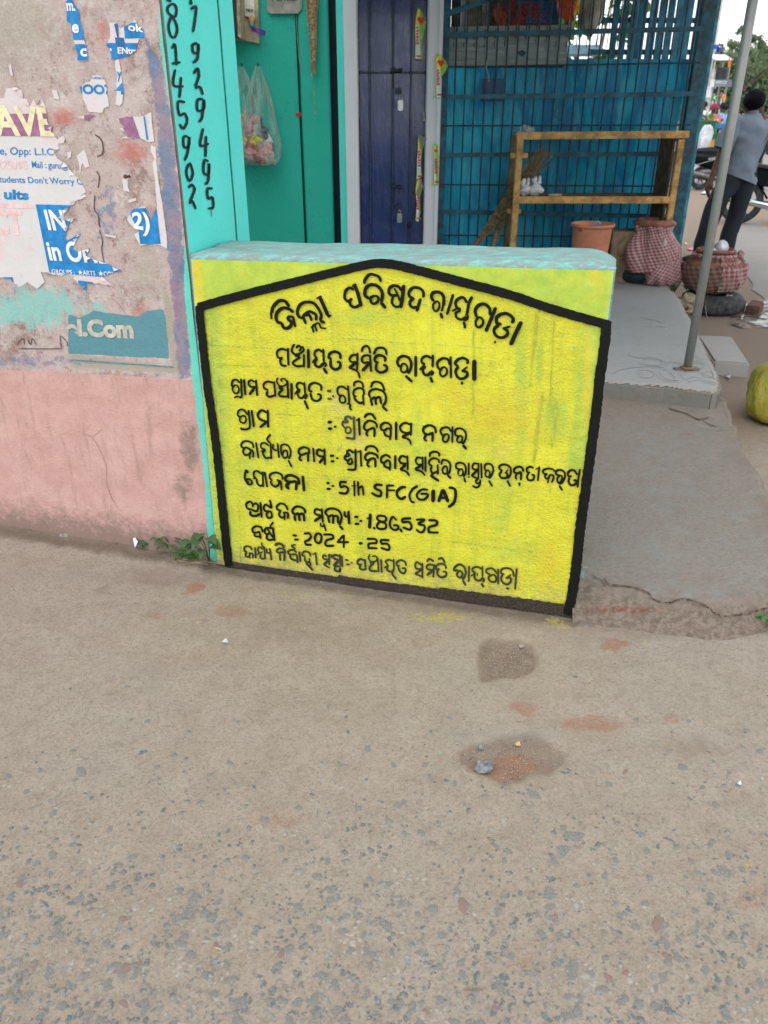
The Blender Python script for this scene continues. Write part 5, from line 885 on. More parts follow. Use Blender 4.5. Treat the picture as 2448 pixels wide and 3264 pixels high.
# plastic bags
k = N('thin_plastic', .3, .5); n_ = k.noise(7, 5, .7, stretch=(3, 1, .6)); lw = k.n.new('ShaderNodeLayerWeight'); lw.inputs[0].default_value = .45
al = k.math('ADD', k.math('MULTIPLY', lw.outputs['Facing'], .5), k.ramp(n_, .40, .7, .03, .30)); m_bag = k.fin((.62, .66, .63), k.bump(n_, .8, .03), alpha=k.math('MINIMUM', al, .9))
def hangbag(x0, ytop, w_, H_, lab, seed):
    o = thing('plastic_bag', lab, 'plastic bag', Hp(x0, ytop, .05), 'thin plastic bags hanging on the teal wall')
    top = Hp(x0, ytop, .06); bot = Hp(x0, ytop + H_, .06); wd = abs(Hp(x0 + w_, ytop, 0)[0] - Hp(x0, ytop, 0)[0]); n = 40; m = M(); vs = []; R_ = 20
    for i in range(R_ + 1):
        t = i / R_; z = top[2] + (bot[2] - top[2]) * t; rr_ = wd * (.04 + .46 * min(1, t * 1.25) ** .75) * (1 - .25 * max(0, t - .93) / .07); xs_ = top[0] + (bot[0] - top[0]) * t + .02 * t
        for q in range(n):
            a = 2 * math.pi * q / n; fo = 1 + .12 * (1 - t) * math.sin(a * 9 + seed) + .10 * float(vnoise(a * 2.5, t * 4 + seed))
            vs.append((xs_ + rr_ * math.cos(a) * fo, top[1] + (.10 * min(1, t * 1.5) + .02) * math.sin(a) * fo, z + .01 * float(vnoise(a * 3, t * 8))))
    m.add(vs, [(i * n + q, i * n + (q + 1) % n, (i + 1) * n + (q + 1) % n, (i + 1) * n + q) for i in range(R_) for q in range(n)] + [tuple(R_ * n + q for q in range(n))]); m.build('bag_film', m_bag, o, True)
    cols = [(.72, .62, .05), (.60, .08, .12), (.70, .30, .28), (.70, .68, .62), (.10, .12, .16), (.62, .30, .10), (.55, .55, .55), (.08, .10, .12)]
    rr = random.Random(seed)
    for i in range(26):
        t = rr.uniform(.52, .95); cx = top[0] + (bot[0] - top[0]) * t + rr.uniform(-.30, .30) * wd * min(1, t); cz = top[2] + (bot[2] - top[2]) * t
        if i == 0: cx, cz = Hp(818, 444, 0)[0] + (top[0] - Hp(822, ytop, 0)[0]), Hp(0, 444)[2]
        if i == 1: cx, cz = Hp(842, 487, 0)[0] + (top[0] - Hp(822, ytop, 0)[0]), Hp(0, 487)[2]
        q = cols[0] if i == 0 else cols[1 + i % 7]; s_ = .055 if i < 2 else .045
        m = M(); m.ell((cx, top[1] - (.06 if i < 2 else rr.uniform(-.07, .0)), cz), (s_ * rr.uniform(.8, 1.2), .02, s_ * rr.uniform(.6, 1.1)), 9, 6, .5, i); m.build('crumpled_wrapper', mat('wrap%d' % cols.index(q), q, .5, .2, 30), o)
    m = M(); m.tube([top + V3(0, .06, .015), top + V3(0, -.01, .02), top + V3(0, -.02, .0)], .004, 6); m.build('hook', m_iron, o)
hangbag(822, 212, 135, 310, 'full translucent plastic bag of wrappers hanging on the teal wall', 2)
hangbag(770, 212, 130, 300, 'second plastic bag half hidden behind the turquoise pillar', 9)
# ================================================================ kiosk cage
m_kb = mat('kiosk blue steel', (.022, .105, .15), .55, .3, 12, .3, 90, dirt=(.05, .04, .035), dirtamt=.5, metal=.0)
m_rod = mat('mesh rod', (.02, .05, .065), .6, .3, 30, dirt=(.09, .05, .03), dirtamt=.5)
xk0, xk1 = xr1 + .03, wx(2200, 400, BY)
kc = thing('kiosk_cage', 'dark blue steel mesh cage wall closing the front of the kiosk', 'kiosk', (xk0 + 1, BY, VZ))
zt = 2.75
for x, w_ in ((xk0, .05), (xk1 + .005, .11)):
    M().box((x, BY + .02, (VZ + zt) / 2), (w_ / 2, .03, (zt - VZ) / 2)).build('corner_post', m_kb, kc, bevel=.004)
M().box((xk1 + .075, BY + .05, (VZ + zt) / 2), (.012, .05, (zt - VZ) / 2)).build('edge_plate', mat('kiosk light blue', (.04, .22, .30), .5, .3, 10, dirt=(.08, .07, .06)), kc)
for i, (yl, yr, thick) in enumerate(((112, 92, 1), (214, 200, 0), (310, 299, 1), (401, 398, 0), (494, 490, 1), (588, 594, 0), (674, 690, 1), (749, 756, 0))):
    a = Bp(1405, yl, .01); b = Bp(2215, yr, .01); a[0] = xk0; b[0] = xk1
    if thick: M().bar(a, b, .012, .034).build('flat_bar', m_kb, kc)
    else: M().tube([a, b], .006, 6).build('cross_rod', m_rod, kc)
nr = 25
for i in range(1, nr):
    x = xk0 + (xk1 - xk0) * i / nr; q = random.uniform(-.008, .008)
    M().tube([(x + q, BY + .005, VZ), (x - q * .5, BY + .005, 1.2), (x, BY + .005, zt)], .0062, 6).build('vertical_rod', m_rod, kc)
m = M()
for i in range(18):
    x = xk0 + (xk1 - xk0) * (i + .5) / nr + .02; m.tube([(x, BY + .03, Bz(150)), (x + .01, BY + .03, zt)], .0035, 5)
m.build('fine_mesh_rods', m_rod, kc, kind='stuff')
a = Bp(1380, 62, .02); b = Bp(1600, -18, .02); M().bar(a, b, .012, .04).build('brace_bar', m_kb, kc)
m = M(); m.tube([Bp(2052, 295, .03), Bp(2052, 300, .045), Bp(2050, 330, .03)], .006, 6); m.build('wire_hook', m_rod, kc)
m = M(); m.tube([Bp(1553, 190, .012), Bp(1548, 220, .02), Bp(1558, 240, .018), Bp(1556, 262, .02)], .0035, 5); m.build('string', mat('string', (.40, .36, .24), .9), kc)
# tarpaulin behind the mesh
k = N('blue_tarpaulin', .28, .5)
n1 = k.noise(2.2, 5, .6, stretch=(2.6, 1, .9), dist=.8); n2 = k.noise(7, 5, .7, stretch=(3, 1, .5), dist=1.2); wv = k.noise(90, 2, .5, stretch=(.15, 1, 1.2))
c = k.mix(k.ramp(n1, .38, .62), (.007, .19, .43), (.022, .48, .68)); c = k.mix(k.math('MULTIPLY', k.ramp(n2, .50, .62), .6), c, (.09, .55, .58)); c = k.mix(k.math('MULTIPLY', k.ramp(k.noise(14, 6, .8, stretch=(3, 1, .6), dist=1), .62, .7), .5), c, (.28, .46, .42)); c = k.mix(k.math('MULTIPLY', wv, .25), c, (.004, .09, .22))
k.fin(c, k.bump(k.math('ADD', n2, k.math('MULTIPLY', wv, .25)), .5, .03)); tr = k.n.new('ShaderNodeBsdfTranslucent'); k.L(k.mix(.5, c, (.01, .45, .68)), tr.inputs[0]); ms = k.n.new('ShaderNodeMixShader'); ms.inputs[0].default_value = .45
k.t.links.new(k.p.outputs[0], ms.inputs[1]); k.t.links.new(tr.outputs[0], ms.inputs[2]); k.t.links.new(ms.outputs[0], k.n['Material Output'].inputs[0]); m_tarp = k.m
tpn = thing('blue_tarpaulin', 'crumpled glossy blue tarpaulin sheet tied behind the cage mesh', 'tarpaulin', (1.45, BY + .06, VZ))
def drape(x0, x1, z0, z1, yb, amp, seed, dx=.02, tilt=0.):
    X, Z = np.meshgrid(np.arange(x0, x1, dx), np.arange(z0, z1, dx)); Y = yb + amp * (fbm(X * 3.2 + .4 * fbm(X, Z * 2, 2, seed), Z * .9, 3, seed)) + amp * .3 * vnoise(X * 9, Z * 5, seed + 3) + tilt * (Z - z0); return np.stack([X, Y, Z], -1)
gridmesh('tarp_sheet', drape(xk0, wx(1815, 214, BY), VZ, Bz(205), BY + .10, .065, 3), m_tarp, tpn)
gridmesh('tarp_sheet', drape(wx(1805, 214, BY), xk1 - .05, VZ, Bz(178), BY + .11, .065, 13), m_tarp, tpn)
M().box(((wx(1570, 280, BY)), BY + .035, (Bz(270) + Bz(305)) / 2), (.09, .004, .08)).build('dark_patch', mat('tarp patch', (.006, .06, .16), .35), tpn)
bd = thing('crinkled_sheet_board', 'wrinkled pale grey plastic covered board tied to the top of the cage', 'board', (wx(1620, 150, BY), BY + .04, Bz(212)))
k = N('pale_plastic', .5, .4); c = k.mix(k.noise(5, 5, .6), (.30, .36, .36), (.40, .46, .455)); c = k.mix(k.ramp(k.noise(9, 6, .85), .68, .72), c, (.02, .14, .22)); m_pp = k.fin(c, k.bump(k.noise(9, 5, .7, stretch=(.6, 1, 3), dist=1), .9, .05))
X, Z = np.meshgrid(np.linspace(wx(1428, 150, BY), wx(1812, 150, BY), 60), np.linspace(Bz(212), Bz(84), 24)); Yv = BY + .03 + .006 * fbm(X * 6, Z * 22, 3, 9); P = np.stack([X, Yv, Z + .03 * (X - X[0, 0]) / 2], -1)
gridmesh('board_sheet', P, m_pp, bd)
m = M(); sheet(m, c3_ := [(1650, 165), (1668, 158), (1678, 168), (1668, 180), (1655, 175)], Bp, -.018); m.build('board_hole', mat('hole blue', (.01, .07, .15), .6), bd, fix=False)
# ---------------------------------------------------------------- inside and behind the kiosk
m_sl = mat('slat blue', (.020, .16, .24), .45, .3, 8); 
kg = thing('kiosk_lattice', 'blue flat bar lattice at the back of the kiosk against the sky', 'lattice', (2.6, BY + 1.4, VZ))
yb = BY + 1.4
for i in range(11):
    xx = wx(1955 + i * 29, 120, yb); M().box((xx, yb, (VZ + 2.75) / 2), (.028, .01, (2.75 - VZ) / 2 - .01)).build('slat', m_sl, kg)
for zq in (2.18, 1.93, 2.42, 1.2, .6): M().box((wx(2060, 120, yb), yb + .02, zq), (.50, .008, .022)).build('cross_bar', m_sl, kg)
for i in range(6): xx = wx(1990 + i * 48, 60, BY + .7); M().box((xx, BY + .7, (VZ + 2.75) / 2), (.02, .012, (2.75 - VZ) / 2 - .01)).build('slat', m_sl, kg)
hb = thing('hanging_sack', 'dirty white gourd shaped sack in netting hanging at the top of the cage', 'sack', ony(1882, 40, BY + .5))
m = M(); c_ = ony(1885, 20, BY + .5); m.ell(c_, (.105, .09, .20), 18, 14, .12, 4); m.build('sack_body', mat('dirty white sack', (.44, .41, .35), .85, .25, 9, dirt=(.16, .14, .11)), hb, True)
m = M(); m.ell(ony(1880, 92, BY + .5), (.045, .04, .045), 10, 8, .3, 2); m.build('yellow_fruit', mat('mustard', (.45, .28, .04), .7), hb, True)
m = M()
for j in range(8):
    a = j * .785; m.tube([c_ + V3(.108 * math.sin(t) * math.cos(a), .093 * math.sin(t) * math.sin(a), .205 * math.cos(t)) for t in np.linspace(.3, 2.8, 9)], .003, 4)
m.build('netting', m_rod, hb)
rf_ = thing('orange_bag', 'bright orange plastic bag hanging inside the top of the cage', 'bag', ony(1805, 30, BY + .3))
m = M(); c_ = ony(1812, 0, BY + .3); m.ell(c_, (.085, .05, .13), 12, 10, .5, 8); m.build('bag_body', mat('orange plastic', (.80, .10, .02), .3, .3, 14), rf_, True); m = M(); m.ell(c_ + V3(.06, -.01, -.02), (.035, .04, .09), 8, 8, .5, 3); m.build('bag_yellow_panel', mat('yellow plastic', (.75, .50, .05), .4), rf_, True)  # orange bag with a smaller yellow lobe on its right
sh = thing('blue_shutter_panel', 'slatted blue shutter panel leaning inside the top of the cage', 'shutter', ony(1710, 80, BY + .8))
for j in range(7): p0 = ony(1670, -20 + j * 14, BY + .8); M().box((wx(1715, 20, BY + .8), BY + .8, p0[2]), (.165, .012, .019)).build('shutter_slat', mat('shutter blue', (.03, .13, .27), .45), sh)
cb_ = thing('display_board', 'weathered cream board with dark squiggles inside the cage', 'board', ony(1515, 75, BY + .6))
M().box((wx(1518, 40, BY + .6), BY + .6, 2.2), (.085, .01, .2)).build('board_face', mat('cream board', (.36, .33, .20), .8, .3, 12, dirt=(.08, .07, .06)), cb_)
tag(M().box((wx(1480, 40, BY + .6), BY + .55, 1.5), (.03, .03, 1.3)).build('kiosk_post', mat('grey post', (.30, .30, .28), .8, .3, 12, dirt=(.1, .09, .08))), 'pale wooden post behind the mesh left of the cream board', 'post')
tag(M().box((wx(1545, 40, BY + .6), BY + .55, 1.5), (.03, .03, 1.3)).build('kiosk_post', mat('grey post', (.3, .3, .28))), 'pale wooden post behind the mesh right of the cream board', 'post')
rg = thing('red_string_bundle', 'tangle of red strings and cloth tied behind the pale board', 'string bundle', ony(1630, 60, BY + .35)); rr = random.Random(11)
m = M()
for i in range(46):
    a = ony(1590 + rr.random() * 130, 5 + rr.random() * 50, BY + .35); pts_ = [a]
    for q in range(4): pts_.append(pts_[-1] + V3(rr.uniform(-.05, .05), rr.uniform(-.03, .03), rr.uniform(-.05, .02)))
    m.tube(pts_, .004, 4)
m.build('red_strings', mat('red string', (.38, .04, .05), .7), rg); m = M()
for x_, y_ in ((1585, 40), (1600, 62), (1662, 48), (1640, 90)): m.ell(ony(x_, y_, BY + .4), (.035, .02, .05), 8, 6, .5, x_)
m.build('orange_rag', mat('orange rag', (.62, .12, .03), .7), rg)
dkb = thing('kiosk_back_wall', 'dark timber boards closing the left back of the kiosk', 'wall', (1.0, BY + 1.7, VZ))
for i in range(8): M().box((xk0 - .1 + i * .17, BY + 1.7 + .01 * (i % 2), 1.5), (.083, .015, 1.3)).build('board', mat('dark board', (.07, .065, .055), .85, .4, 10), dkb)
tag(M().box((1.35, BY + .9, 1.0), (.8, .04, .8)).build('kiosk_counter_back', mat('dark blue ply', (.02, .07, .11), .7)), 'dark panel standing inside the kiosk behind the tarpaulin', 'panel')
# roof over the veranda
rf = thing('veranda_roof', 'corrugated sheet roof over the veranda and kiosk', 'roof', (1.1, 5.6, 2.6))
m = M(); n = 200; xs_ = np.linspace(-.42, 3.0, n); vs = []
for yv, zv in ((3.25, 2.52), (8.6, 2.86)):
    for i, x in enumerate(xs_): vs.append((x, yv, zv + .018 * math.sin(i * math.pi / 2.5)))
m.add(vs, [(i, i + 1, n + i + 1, n + i) for i in range(n - 1)]); m.build('roof_sheet', mat('roof sheet', (.30, .30, .31), .6, .2, 4), rf, True, fix=False)
for yv in (3.4, 5.4, 7.05, 8.4): M().bar((-.42, yv, 2.46 + (yv - 3.25) * .062), (2.95, yv, 2.46 + (yv - 3.25) * .062), .05, .05).build('rafter', m_kb, rf)
# building mass to the left of the recess
tag(M().box((-4.1, 6.2, 1.6), (1.95, 2.9, 1.6)).build('shop_building', m_teal), 'turquoise plastered shop building behind the poster wall', 'building')
# ---------------------------------------------------------------- pipe
pb = onz(2190, 1178, VZ)
pp = thing('steel_pipe_post', 'galvanised steel pipe holding up the veranda roof on a flat foot plate', 'post', pb)
k = N('galvanised', .45, .5, .35); c = k.mix(k.noise(25, 5, .75), (.24, .25, .24), (.38, .39, .375)); c = k.mix(k.ramp(k.noise(12, 6, .8, stretch=(1, 1, .25)), .6, .72), c, (.22, .19, .15)); m_galv = k.fin(c, k.bump(k.noise(60, 3), .1, .003))
M().tube([pb, pb + V3(0, 0, 1.2), (pb[0], pb[1], 2.5)], .0222, 24).build('pipe', m_galv, pp, True)
M().box(pb + V3(-.004, 0, .004), (.066, .018, .004)).build('foot_plate', mat('rusty plate', (.17, .14, .11), .7, .3, 40), pp, bevel=.001)
m = M(); m.lathe(pb, [(.023, .004), (.034, .006), (.036, .014), (.024, .018)], 16, lambda a, z, i: .004 * math.sin(a * 5)); m.build('wire_ring', mat('rope brown', (.20, .14, .09), .9), pp, True)
# ================================================================ rack and what stands on it
RY = 6.55
def Rp(x, y, d=0.): return ony(x, y, RY + d)
m_yw = mat('yellow wood', (.50, .29, .095), .7, .25, 14, .35, 90, dirt=(.22, .12, .04), dirtamt=.6); m_bw = mat('brown plank', (.13, .085, .05), .85, .3, 14, .35, 70)
rk = thing('wooden_rack', 'open yellow painted wooden display rack with one shelf against the cage', 'rack', (float(Rp(1900, 700)[0]), RY, VZ))
xl, xr_ = float(Rp(1650, 560)[0]), float(Rp(2154, 560)[0]); zt_ = float(Rp(1900, 433)[2]); zs_ = float(Rp(1900, 637)[2]); dp = .36
M().bar((xl - .03, RY, zt_), (xr_ + .05, RY, zt_ + .01), .035, .05).build('top_rail', m_yw, rk, bevel=.004)
M().bar((xl - .0, RY, zs_), (xr_ - .02, RY, zs_), .035, .05).build('shelf_rail', m_yw, rk, bevel=.004)
for x, d in ((xl, 0), (xr_, 0)): M().box((x, RY + d, (VZ + zt_) / 2 - .012), (.024, .017, (zt_ - VZ) / 2 - .012)).build('leg', m_yw, rk, bevel=.004)
for x, d in ((xl, dp), (xr_ - .0, dp)): M().box((x, RY + d, (VZ + zt_) / 2 - .012), (.022, .017, (zt_ - VZ) / 2 - .012)).build('leg', m_bw, rk, bevel=.004)
M().box(((xl + xr_) / 2, RY + dp, zt_), ((xr_ - xl) / 2, .015, .022)).build('back_rail', m_bw, rk, bevel=.003)
for q in range(3): M().box(((xl + xr_) / 2, RY + .07 + q * .125, zs_ + .012), ((xr_ - xl) / 2 - .03, .058, .009)).build('shelf_plank', m_bw, rk, bevel=.003)
for z_, w_ in ((float(Rp(1, 496)[2]), .07), (float(Rp(1, 674)[2]), .05)): M().bar((xl - .06, RY + .03, z_), (xl + w_, RY + .03, z_), .03, .035).build('cleat', m_yw, rk, bevel=.003)
M().box((xr_ - .035, RY + .2, (zs_ + zt_) / 2), (.008, .16, (zt_ - zs_) / 2 - .02)).build('side_board', m_bw, rk); M().box((xr_ - .035, RY + .2, (zs_ + VZ) / 2), (.008, .16, (zs_ - VZ) / 2 - .02)).build('side_board', m_bw, rk)
m_wp = mat('white thin plastic', (.62, .63, .64), .35, .1, 30, .5, 60)
def bundle(x, y, r, lab, seed, name='white_plastic_bag'):
    o = thing(name, lab, 'plastic bag', Rp(x, y + r * 1.1, .1)); c = Rp(x, y, .1); s_ = r / 390
    M().ell(c, (s_, s_ * .8, s_ * .85), 16, 10, .35, seed).build('bag_body', m_wp, o, True); m = M(); m.tube([c + V3(0, 0, s_ * .6), c + V3(.008, 0, s_ * 1.05)], [.012, .006], 8); m.ell(c + V3(-.015, 0, s_ * 1.25), (.02, .01, .028), 8, 6, .5, seed + 1); m.ell(c + V3(.022, 0, s_ * 1.25), (.018, .01, .03), 8, 6, .5, seed + 2); m.build('tied_ears', m_wp, o, True)
bundle(1672, 608, 17, 'small knotted white plastic bag on the rack shelf against the left leg', 3); bundle(1708, 606, 21, 'larger knotted white plastic bag on the rack shelf beside the brush', 7)
bt = thing('wooden_brush', 'flat pale wooden brush lying on the rack shelf beside the white bags', 'brush', Rp(1760, 620, .05)); z_ = zs_ + .03
M().box((float(Rp(1768, 620)[0]), RY + .08, z_), (.072, .022, .008)).build('brush_handle', mat('pale wood', (.40, .33, .23), .8), bt, bevel=.003); M().box((float(Rp(1740, 620)[0]), RY + .08, z_ + .001), (.03, .026, .011)).build('bristles', mat('dark bristle', (.07, .055, .045), .9), bt)
sc_ = thing('crumpled_film', 'crumpled clear plastic scrap on the left end of the rack top rail', 'plastic scrap', (xl + .05, RY, zt_ + .03))
M().ell(Rp(1672, 418), (.055, .02, .03), 14, 8, .7, 5).build('film', m_bag, sc_); M().ell(Rp(1690, 416), (.03, .015, .02), 10, 6, .7, 8).build('film', m_bag, sc_)
# brooms leaning on the cage
def broom(a, b, n, spread, lab, seed, hcol):
    o = thing('straw_broom', lab, 'broom', a, 'straw brooms leaning on the cage'); rr = random.Random(seed); a = np.array(a); b = np.array(b); d = b - a; u = np.cross(d, V3(0, 1, 0)); u /= np.linalg.norm(u); m = M()
    for i in range(n):
        q = rr.gauss(0, 1); w_ = rr.gauss(0, 1); L = rr.uniform(.55, 1.05)
        m.tube([a + u * q * .006 + V3(0, w_ * .006, 0), a + d * .3 + u * q * .013 + V3(0, w_ * .01, 0), a + d * .6 * L + u * q * spread * .5 + V3(0, w_ * .02, 0), a + d * L + u * q * spread + V3(0, w_ * .03, 0)], [.0022, .002, .0016, .001], 3)
    m.build('straw', mat('broom straw', (.20, .155, .085), .9, .4, 40), o, kind='stuff')
    m = M(); m.tube([a, a + d * .12, a + d * .24], [.02, .022, .02], 10); m.build('grip_binding', mat(hcol, (.20, .09, .04) if 'red' in hcol else (.25, .2, .1), .8, .3, 60), o)
broom(ony(1510, 790, 6.75), ony(1742, 475, 6.93), 330, .035, 'long straw broom with a red brown wrapped handle leaning behind the rack leg', 1, 'grip red')
broom(ony(1570, 790, 6.85), ony(1630, 570, 6.95), 170, .028, 'shorter upside down broom standing behind the rack leg', 2, 'grip straw')
# bucket
bk = thing('plastic_bucket', 'peach orange plastic bucket with a blue clip on its rim below the rack', 'bucket', onz(1890, 850, VZ))
bc = ony(1890, 712, 6.2); H_ = bc[2] - VZ; r0 = .152; m = M()
m.lathe((bc[0], bc[1], VZ), [(.0, .002), (r0 * .72, .002), (r0 * .76, .03), (r0 * .95, H_ - .03), (r0 * .97, H_ - .022), (r0 * 1.05, H_ - .022), (r0 * 1.06, H_), (r0 * .98, H_ + .002), (r0 * .93, H_ - .03), (r0 * .7, .02), (0, .02)], 48); m.build('bucket_body', mat('peach plastic', (.56, .22, .13), .45, .12, 6, .1), bk, True)
m = M(); m.tube([bc + V3(-.02, -.15, -.02), bc + V3(-.022, -.155, .02), bc + V3(-.005, -.155, .035), bc + V3(.012, -.155, .02), bc + V3(.01, -.15, -.02)], .005, 8); m.build('clip', mat('clip blue', (.10, .35, .62), .4), bk, True)
m = M(); m.ell(bc + V3(-.115, -.105, -.035), (.012, .01, .01), 8, 6); m.build('handle_pin', mat('pin red', (.3, .05, .03), .6), bk, True)
# cardboard carton
ct = thing('cardboard_carton', 'brown cardboard carton standing between the bucket and the wrapped pot', 'box', (float(ony(2000, 800, 6.5)[0]), 6.5, VZ)); x0_, x1_ = wx(1948, 780, 6.5), wx(2060, 780, 6.5); zc = float(ony(2000, 738, 6.5)[2])
m_cb = mat('brown card', (.20, .145, .095), .85, .2, 8)
M().box(((x0_ + x1_) / 2, 6.6, (VZ + zc) / 2), ((x1_ - x0_) / 2, .11, (zc - VZ) / 2)).build('carton_body', m_cb, ct, bevel=.003)
m = M(); strokes(m, 'w3 1965,785 2000,755 2035,785 | 1970,790 1970,815 1990,815 | 2000,790 2025,788 | 1975,828 2030,826', (0, 0), 1, lambda x, y, o: ony(x, y, 6.488), 0, step=3); m.build('carton_print', mat('card ink', (.09, .11, .05), .9), ct, fix=False)
# ---------------------------------------------------------------- cloth covered clay pots
def cloth(name, c1, c2, sc):
    k = N(name, .95, .1); uv = k.n.new('ShaderNodeAttribute'); uv.attribute_name = 'cu'; u = uv.outputs['Fac']; vv = k.attr('cv')
    def stripe(v, f, w_): return k.ramp(k.math('ABSOLUTE', k.math('SUBTRACT', k.math('FRACT', k.math('MULTIPLY', v, f)), .5)), w_, w_ - .08)
    a = stripe(u, sc, .28); b = stripe(vv, sc, .28); s_ = k.math('ADD', k.math('MULTIPLY', a, .5), k.math('MULTIPLY', b, .5)); wide = k.ramp(k.math('ABSOLUTE', k.math('SUBTRACT', k.math('FRACT', k.math('MULTIPLY', u, 1.3)), .5)), .14, .10)
    c = k.mix(s_, c1, c2); c = k.mix(k.math('MULTIPLY', wide, k.math('MULTIPLY', b, .55)), c, (.60, .56, .54)); c = k.mix(k.math('MULTIPLY', k.ramp(k.noise(5, 6, .8), .45, .65), .4), c, (.20, .14, .12))
    return k.fin(c, k.bump(k.math('ADD', k.noise(14, 4, .6), k.noise(150, 2)), .5, .012))
def wrappot(c, prof, mt, parent, seed, name='checked_cloth', fold=.02, skirt=0, tilt=0):
    n = 96; vs = []; cu = []; cv = []; sl_ = 0
    for i, (r, z) in enumerate(prof):
        if i: sl_ += math.hypot(r - prof[i - 1][0], z - prof[i - 1][1])
        for q in range(n):
            a = 2 * math.pi * q / n; t = i / (len(prof) - 1)
            f = fold * (float(fbm(a * 2.2 + z * 4 * (1 if seed % 2 else -1) + seed, z * 3.0, 3, seed)) + .5 * math.sin(a * 11 + z * 18 + seed) * max(0, t - .55) * 2)
            rr_ = r + f * min(1, r * 6); zz_ = z + .02 * skirt * float(vnoise(a * 2, seed)) * max(0, t - .7)
            vs.append((c[0] + rr_ * math.cos(a), c[1] + rr_ * math.sin(a), c[2] + zz_)); cu.append(a * .16 + .55 * z * tilt); cv.append(sl_ + a * .05 * tilt)
    m = M(); m.add(vs, [(i * n + q, i * n + (q + 1) % n, (i + 1) * n + (q + 1) % n, (i + 1) * n + q) for i in range(len(prof) - 1) for q in range(n - 1)] + [(i * n + n - 1, i * n, (i + 1) * n, (i + 1) * n + n - 1) for i in range(len(prof) - 1)])
    o = m.build(name, mt, parent, True); setattr_(o, 'cu', cu); setattr_(o, 'cv', cv); return o
m_clay = mat('dusty clay', (.25, .105, .075), .85, .3, 14, .3, 80, dirt=(.16, .11, .09))
def smoothprof(pts, n=26):
    S = crom([np.array(p) for p in pts], .001 + sum(np.linalg.norm(np.array(a) - np.array(b)) for a, b in zip(pts[:-1], pts[1:])) / n); return [(max(.001, float(p[0])), float(p[1])) for p in S]
p1c = onz(2062, 905, VZ); p1c[1] += .12; p1c[0] += .03
pt1 = thing('wrapped_water_pot', 'large clay water pot wrapped in red checked cloth on the veranda edge', 'pot', p1c)
hz = float(ony(2070, 705, p1c[1])[2]) - VZ
R1 = 85 / 2500 * 6.45
m = M(); m.lathe((p1c[0], p1c[1], VZ), [(.155, hz - .03), (.165, hz - .02), (.163, hz - .004), (.150, hz + .0), (.128, hz + .018), (.120, hz + .016), (.115, hz - .02), (.12, hz - .10), (.16, hz - .2)], 40, lambda a, z, i: .003 * math.sin(a * 3)); m.build('clay_rim', m_clay, pt1, True)
m_c1 = cloth('red check cloth', (.50, .37, .36), (.25, .06, .07), 40)
wrappot((p1c[0], p1c[1], VZ), smoothprof([(.150, hz - .022), (.158, hz - .045), (.150, hz - .075), (.185, hz - .12), (.228, hz - .20), (.242, hz - .29), (.225, hz - .37), (.18, .14), (.165, .08), (.17, .02), (.15, .0)]), m_c1, pt1, 3, fold=.032, skirt=1, tilt=.8)
wrappot((p1c[0] + .075, p1c[1] - .07, VZ), smoothprof([(.05, hz - .10), (.10, hz - .16), (.145, hz - .25), (.145, .20), (.17, .12), (.178, .05), (.15, .01)]), m_c1, pt1, 8, 'checked_cloth', .03, 1, -1.1)
m = M(); m.ell((p1c[0] + .03, p1c[1] - .19, VZ + hz - .14), (.022, .016, .03), 9, 7, .5, 2); m.build('cloth_knot', m_c1, pt1, True)
ring = tag(M().lathe((p1c[0] - .06, p1c[1] + .03, VZ + .055), [(.13 + .055 * math.cos(t), .055 * math.sin(t)) for t in np.linspace(0, 2 * math.pi, 12)], 36).build('dark_ring_stand', mat('dark green rubber', (.012, .04, .035), .7), None, True), 'dark green tyre ring under the left side of the cloth wrapped pot', 'ring')
st_ = thing('straw_padding', 'ragged yellowish straw rope stuffed under the checked pot', 'straw', onz(1990, 860, VZ)); m = M(); rr = random.Random(8)
for i in range(90):
    p = onz(1990 + rr.gauss(0, 10), 868 + rr.gauss(0, 6), VZ) + V3(0, 0, rr.uniform(.02, .12)); m.tube([p, p + V3(rr.uniform(-.04, .03), rr.uniform(-.04, .02), rr.uniform(-.03, .02)), p + V3(rr.uniform(-.07, .03), -.04, rr.uniform(-.09, -.02))], .0028, 3)
m.build('straw_strands', mat('pale straw', (.38, .33, .19), .9, .3, 40), st_, kind='stuff')
# second pot on its tyre
m_rub = mat('tyre rubber', (.045, .05, .055), .8, .3, 30, .5, 60, dirt=(.16, .14, .12), dirtamt=.5)
t2 = onz(2285, 1005, 0); t2[1] += .14
ty = thing('car_tyre', 'old grey car tyre lying flat under the second clay pot', 'tyre', t2)
def tyre(c, R_, r_, n=72, flat=True):
    m = M(); pr = [(R_ + r_ * math.cos(t) * (.92 if abs(math.cos(t)) > .9 else 1), r_ * .9 * math.sin(t)) for t in np.linspace(0, 2 * math.pi, 21)]
    m.lathe(c, pr, n, lambda a, z, i: (-.006 if (i in (0, 1, 2, 18, 19, 20) and int(a * 18) % 2 == 0) else 0)); return m
tyre((t2[0], t2[1], .078), .165, .082).build('tyre_ring', m_rub, ty, True)
p2c = (t2[0] - .03 + .0, t2[1] + .03, .14)
pt2 = thing('wrapped_water_pot', 'squat clay pot wrapped in torn maroon check cloth sitting on a tyre', 'pot', p2c)
hz2 = float(ony(2280, 800, p2c[1])[2]) - p2c[2]
m = M(); m.lathe(p2c, [(.03, .0), (.12, .02), (.19, .10), (.215, .17), (.20, .24), (.16, hz2 - .06), (.125, hz2 - .035), (.122, hz2 - .01), (.138, hz2), (.146, hz2 - .004), (.143, hz2 + .012), (.128, hz2 + .02), (.118, hz2 + .012), (.11, hz2 - .04), (.13, hz2 - .1)], 44, lambda a, z, i: .003 * math.sin(a * 2 + z * 9)); m.build('clay_body', m_clay, pt2, True)
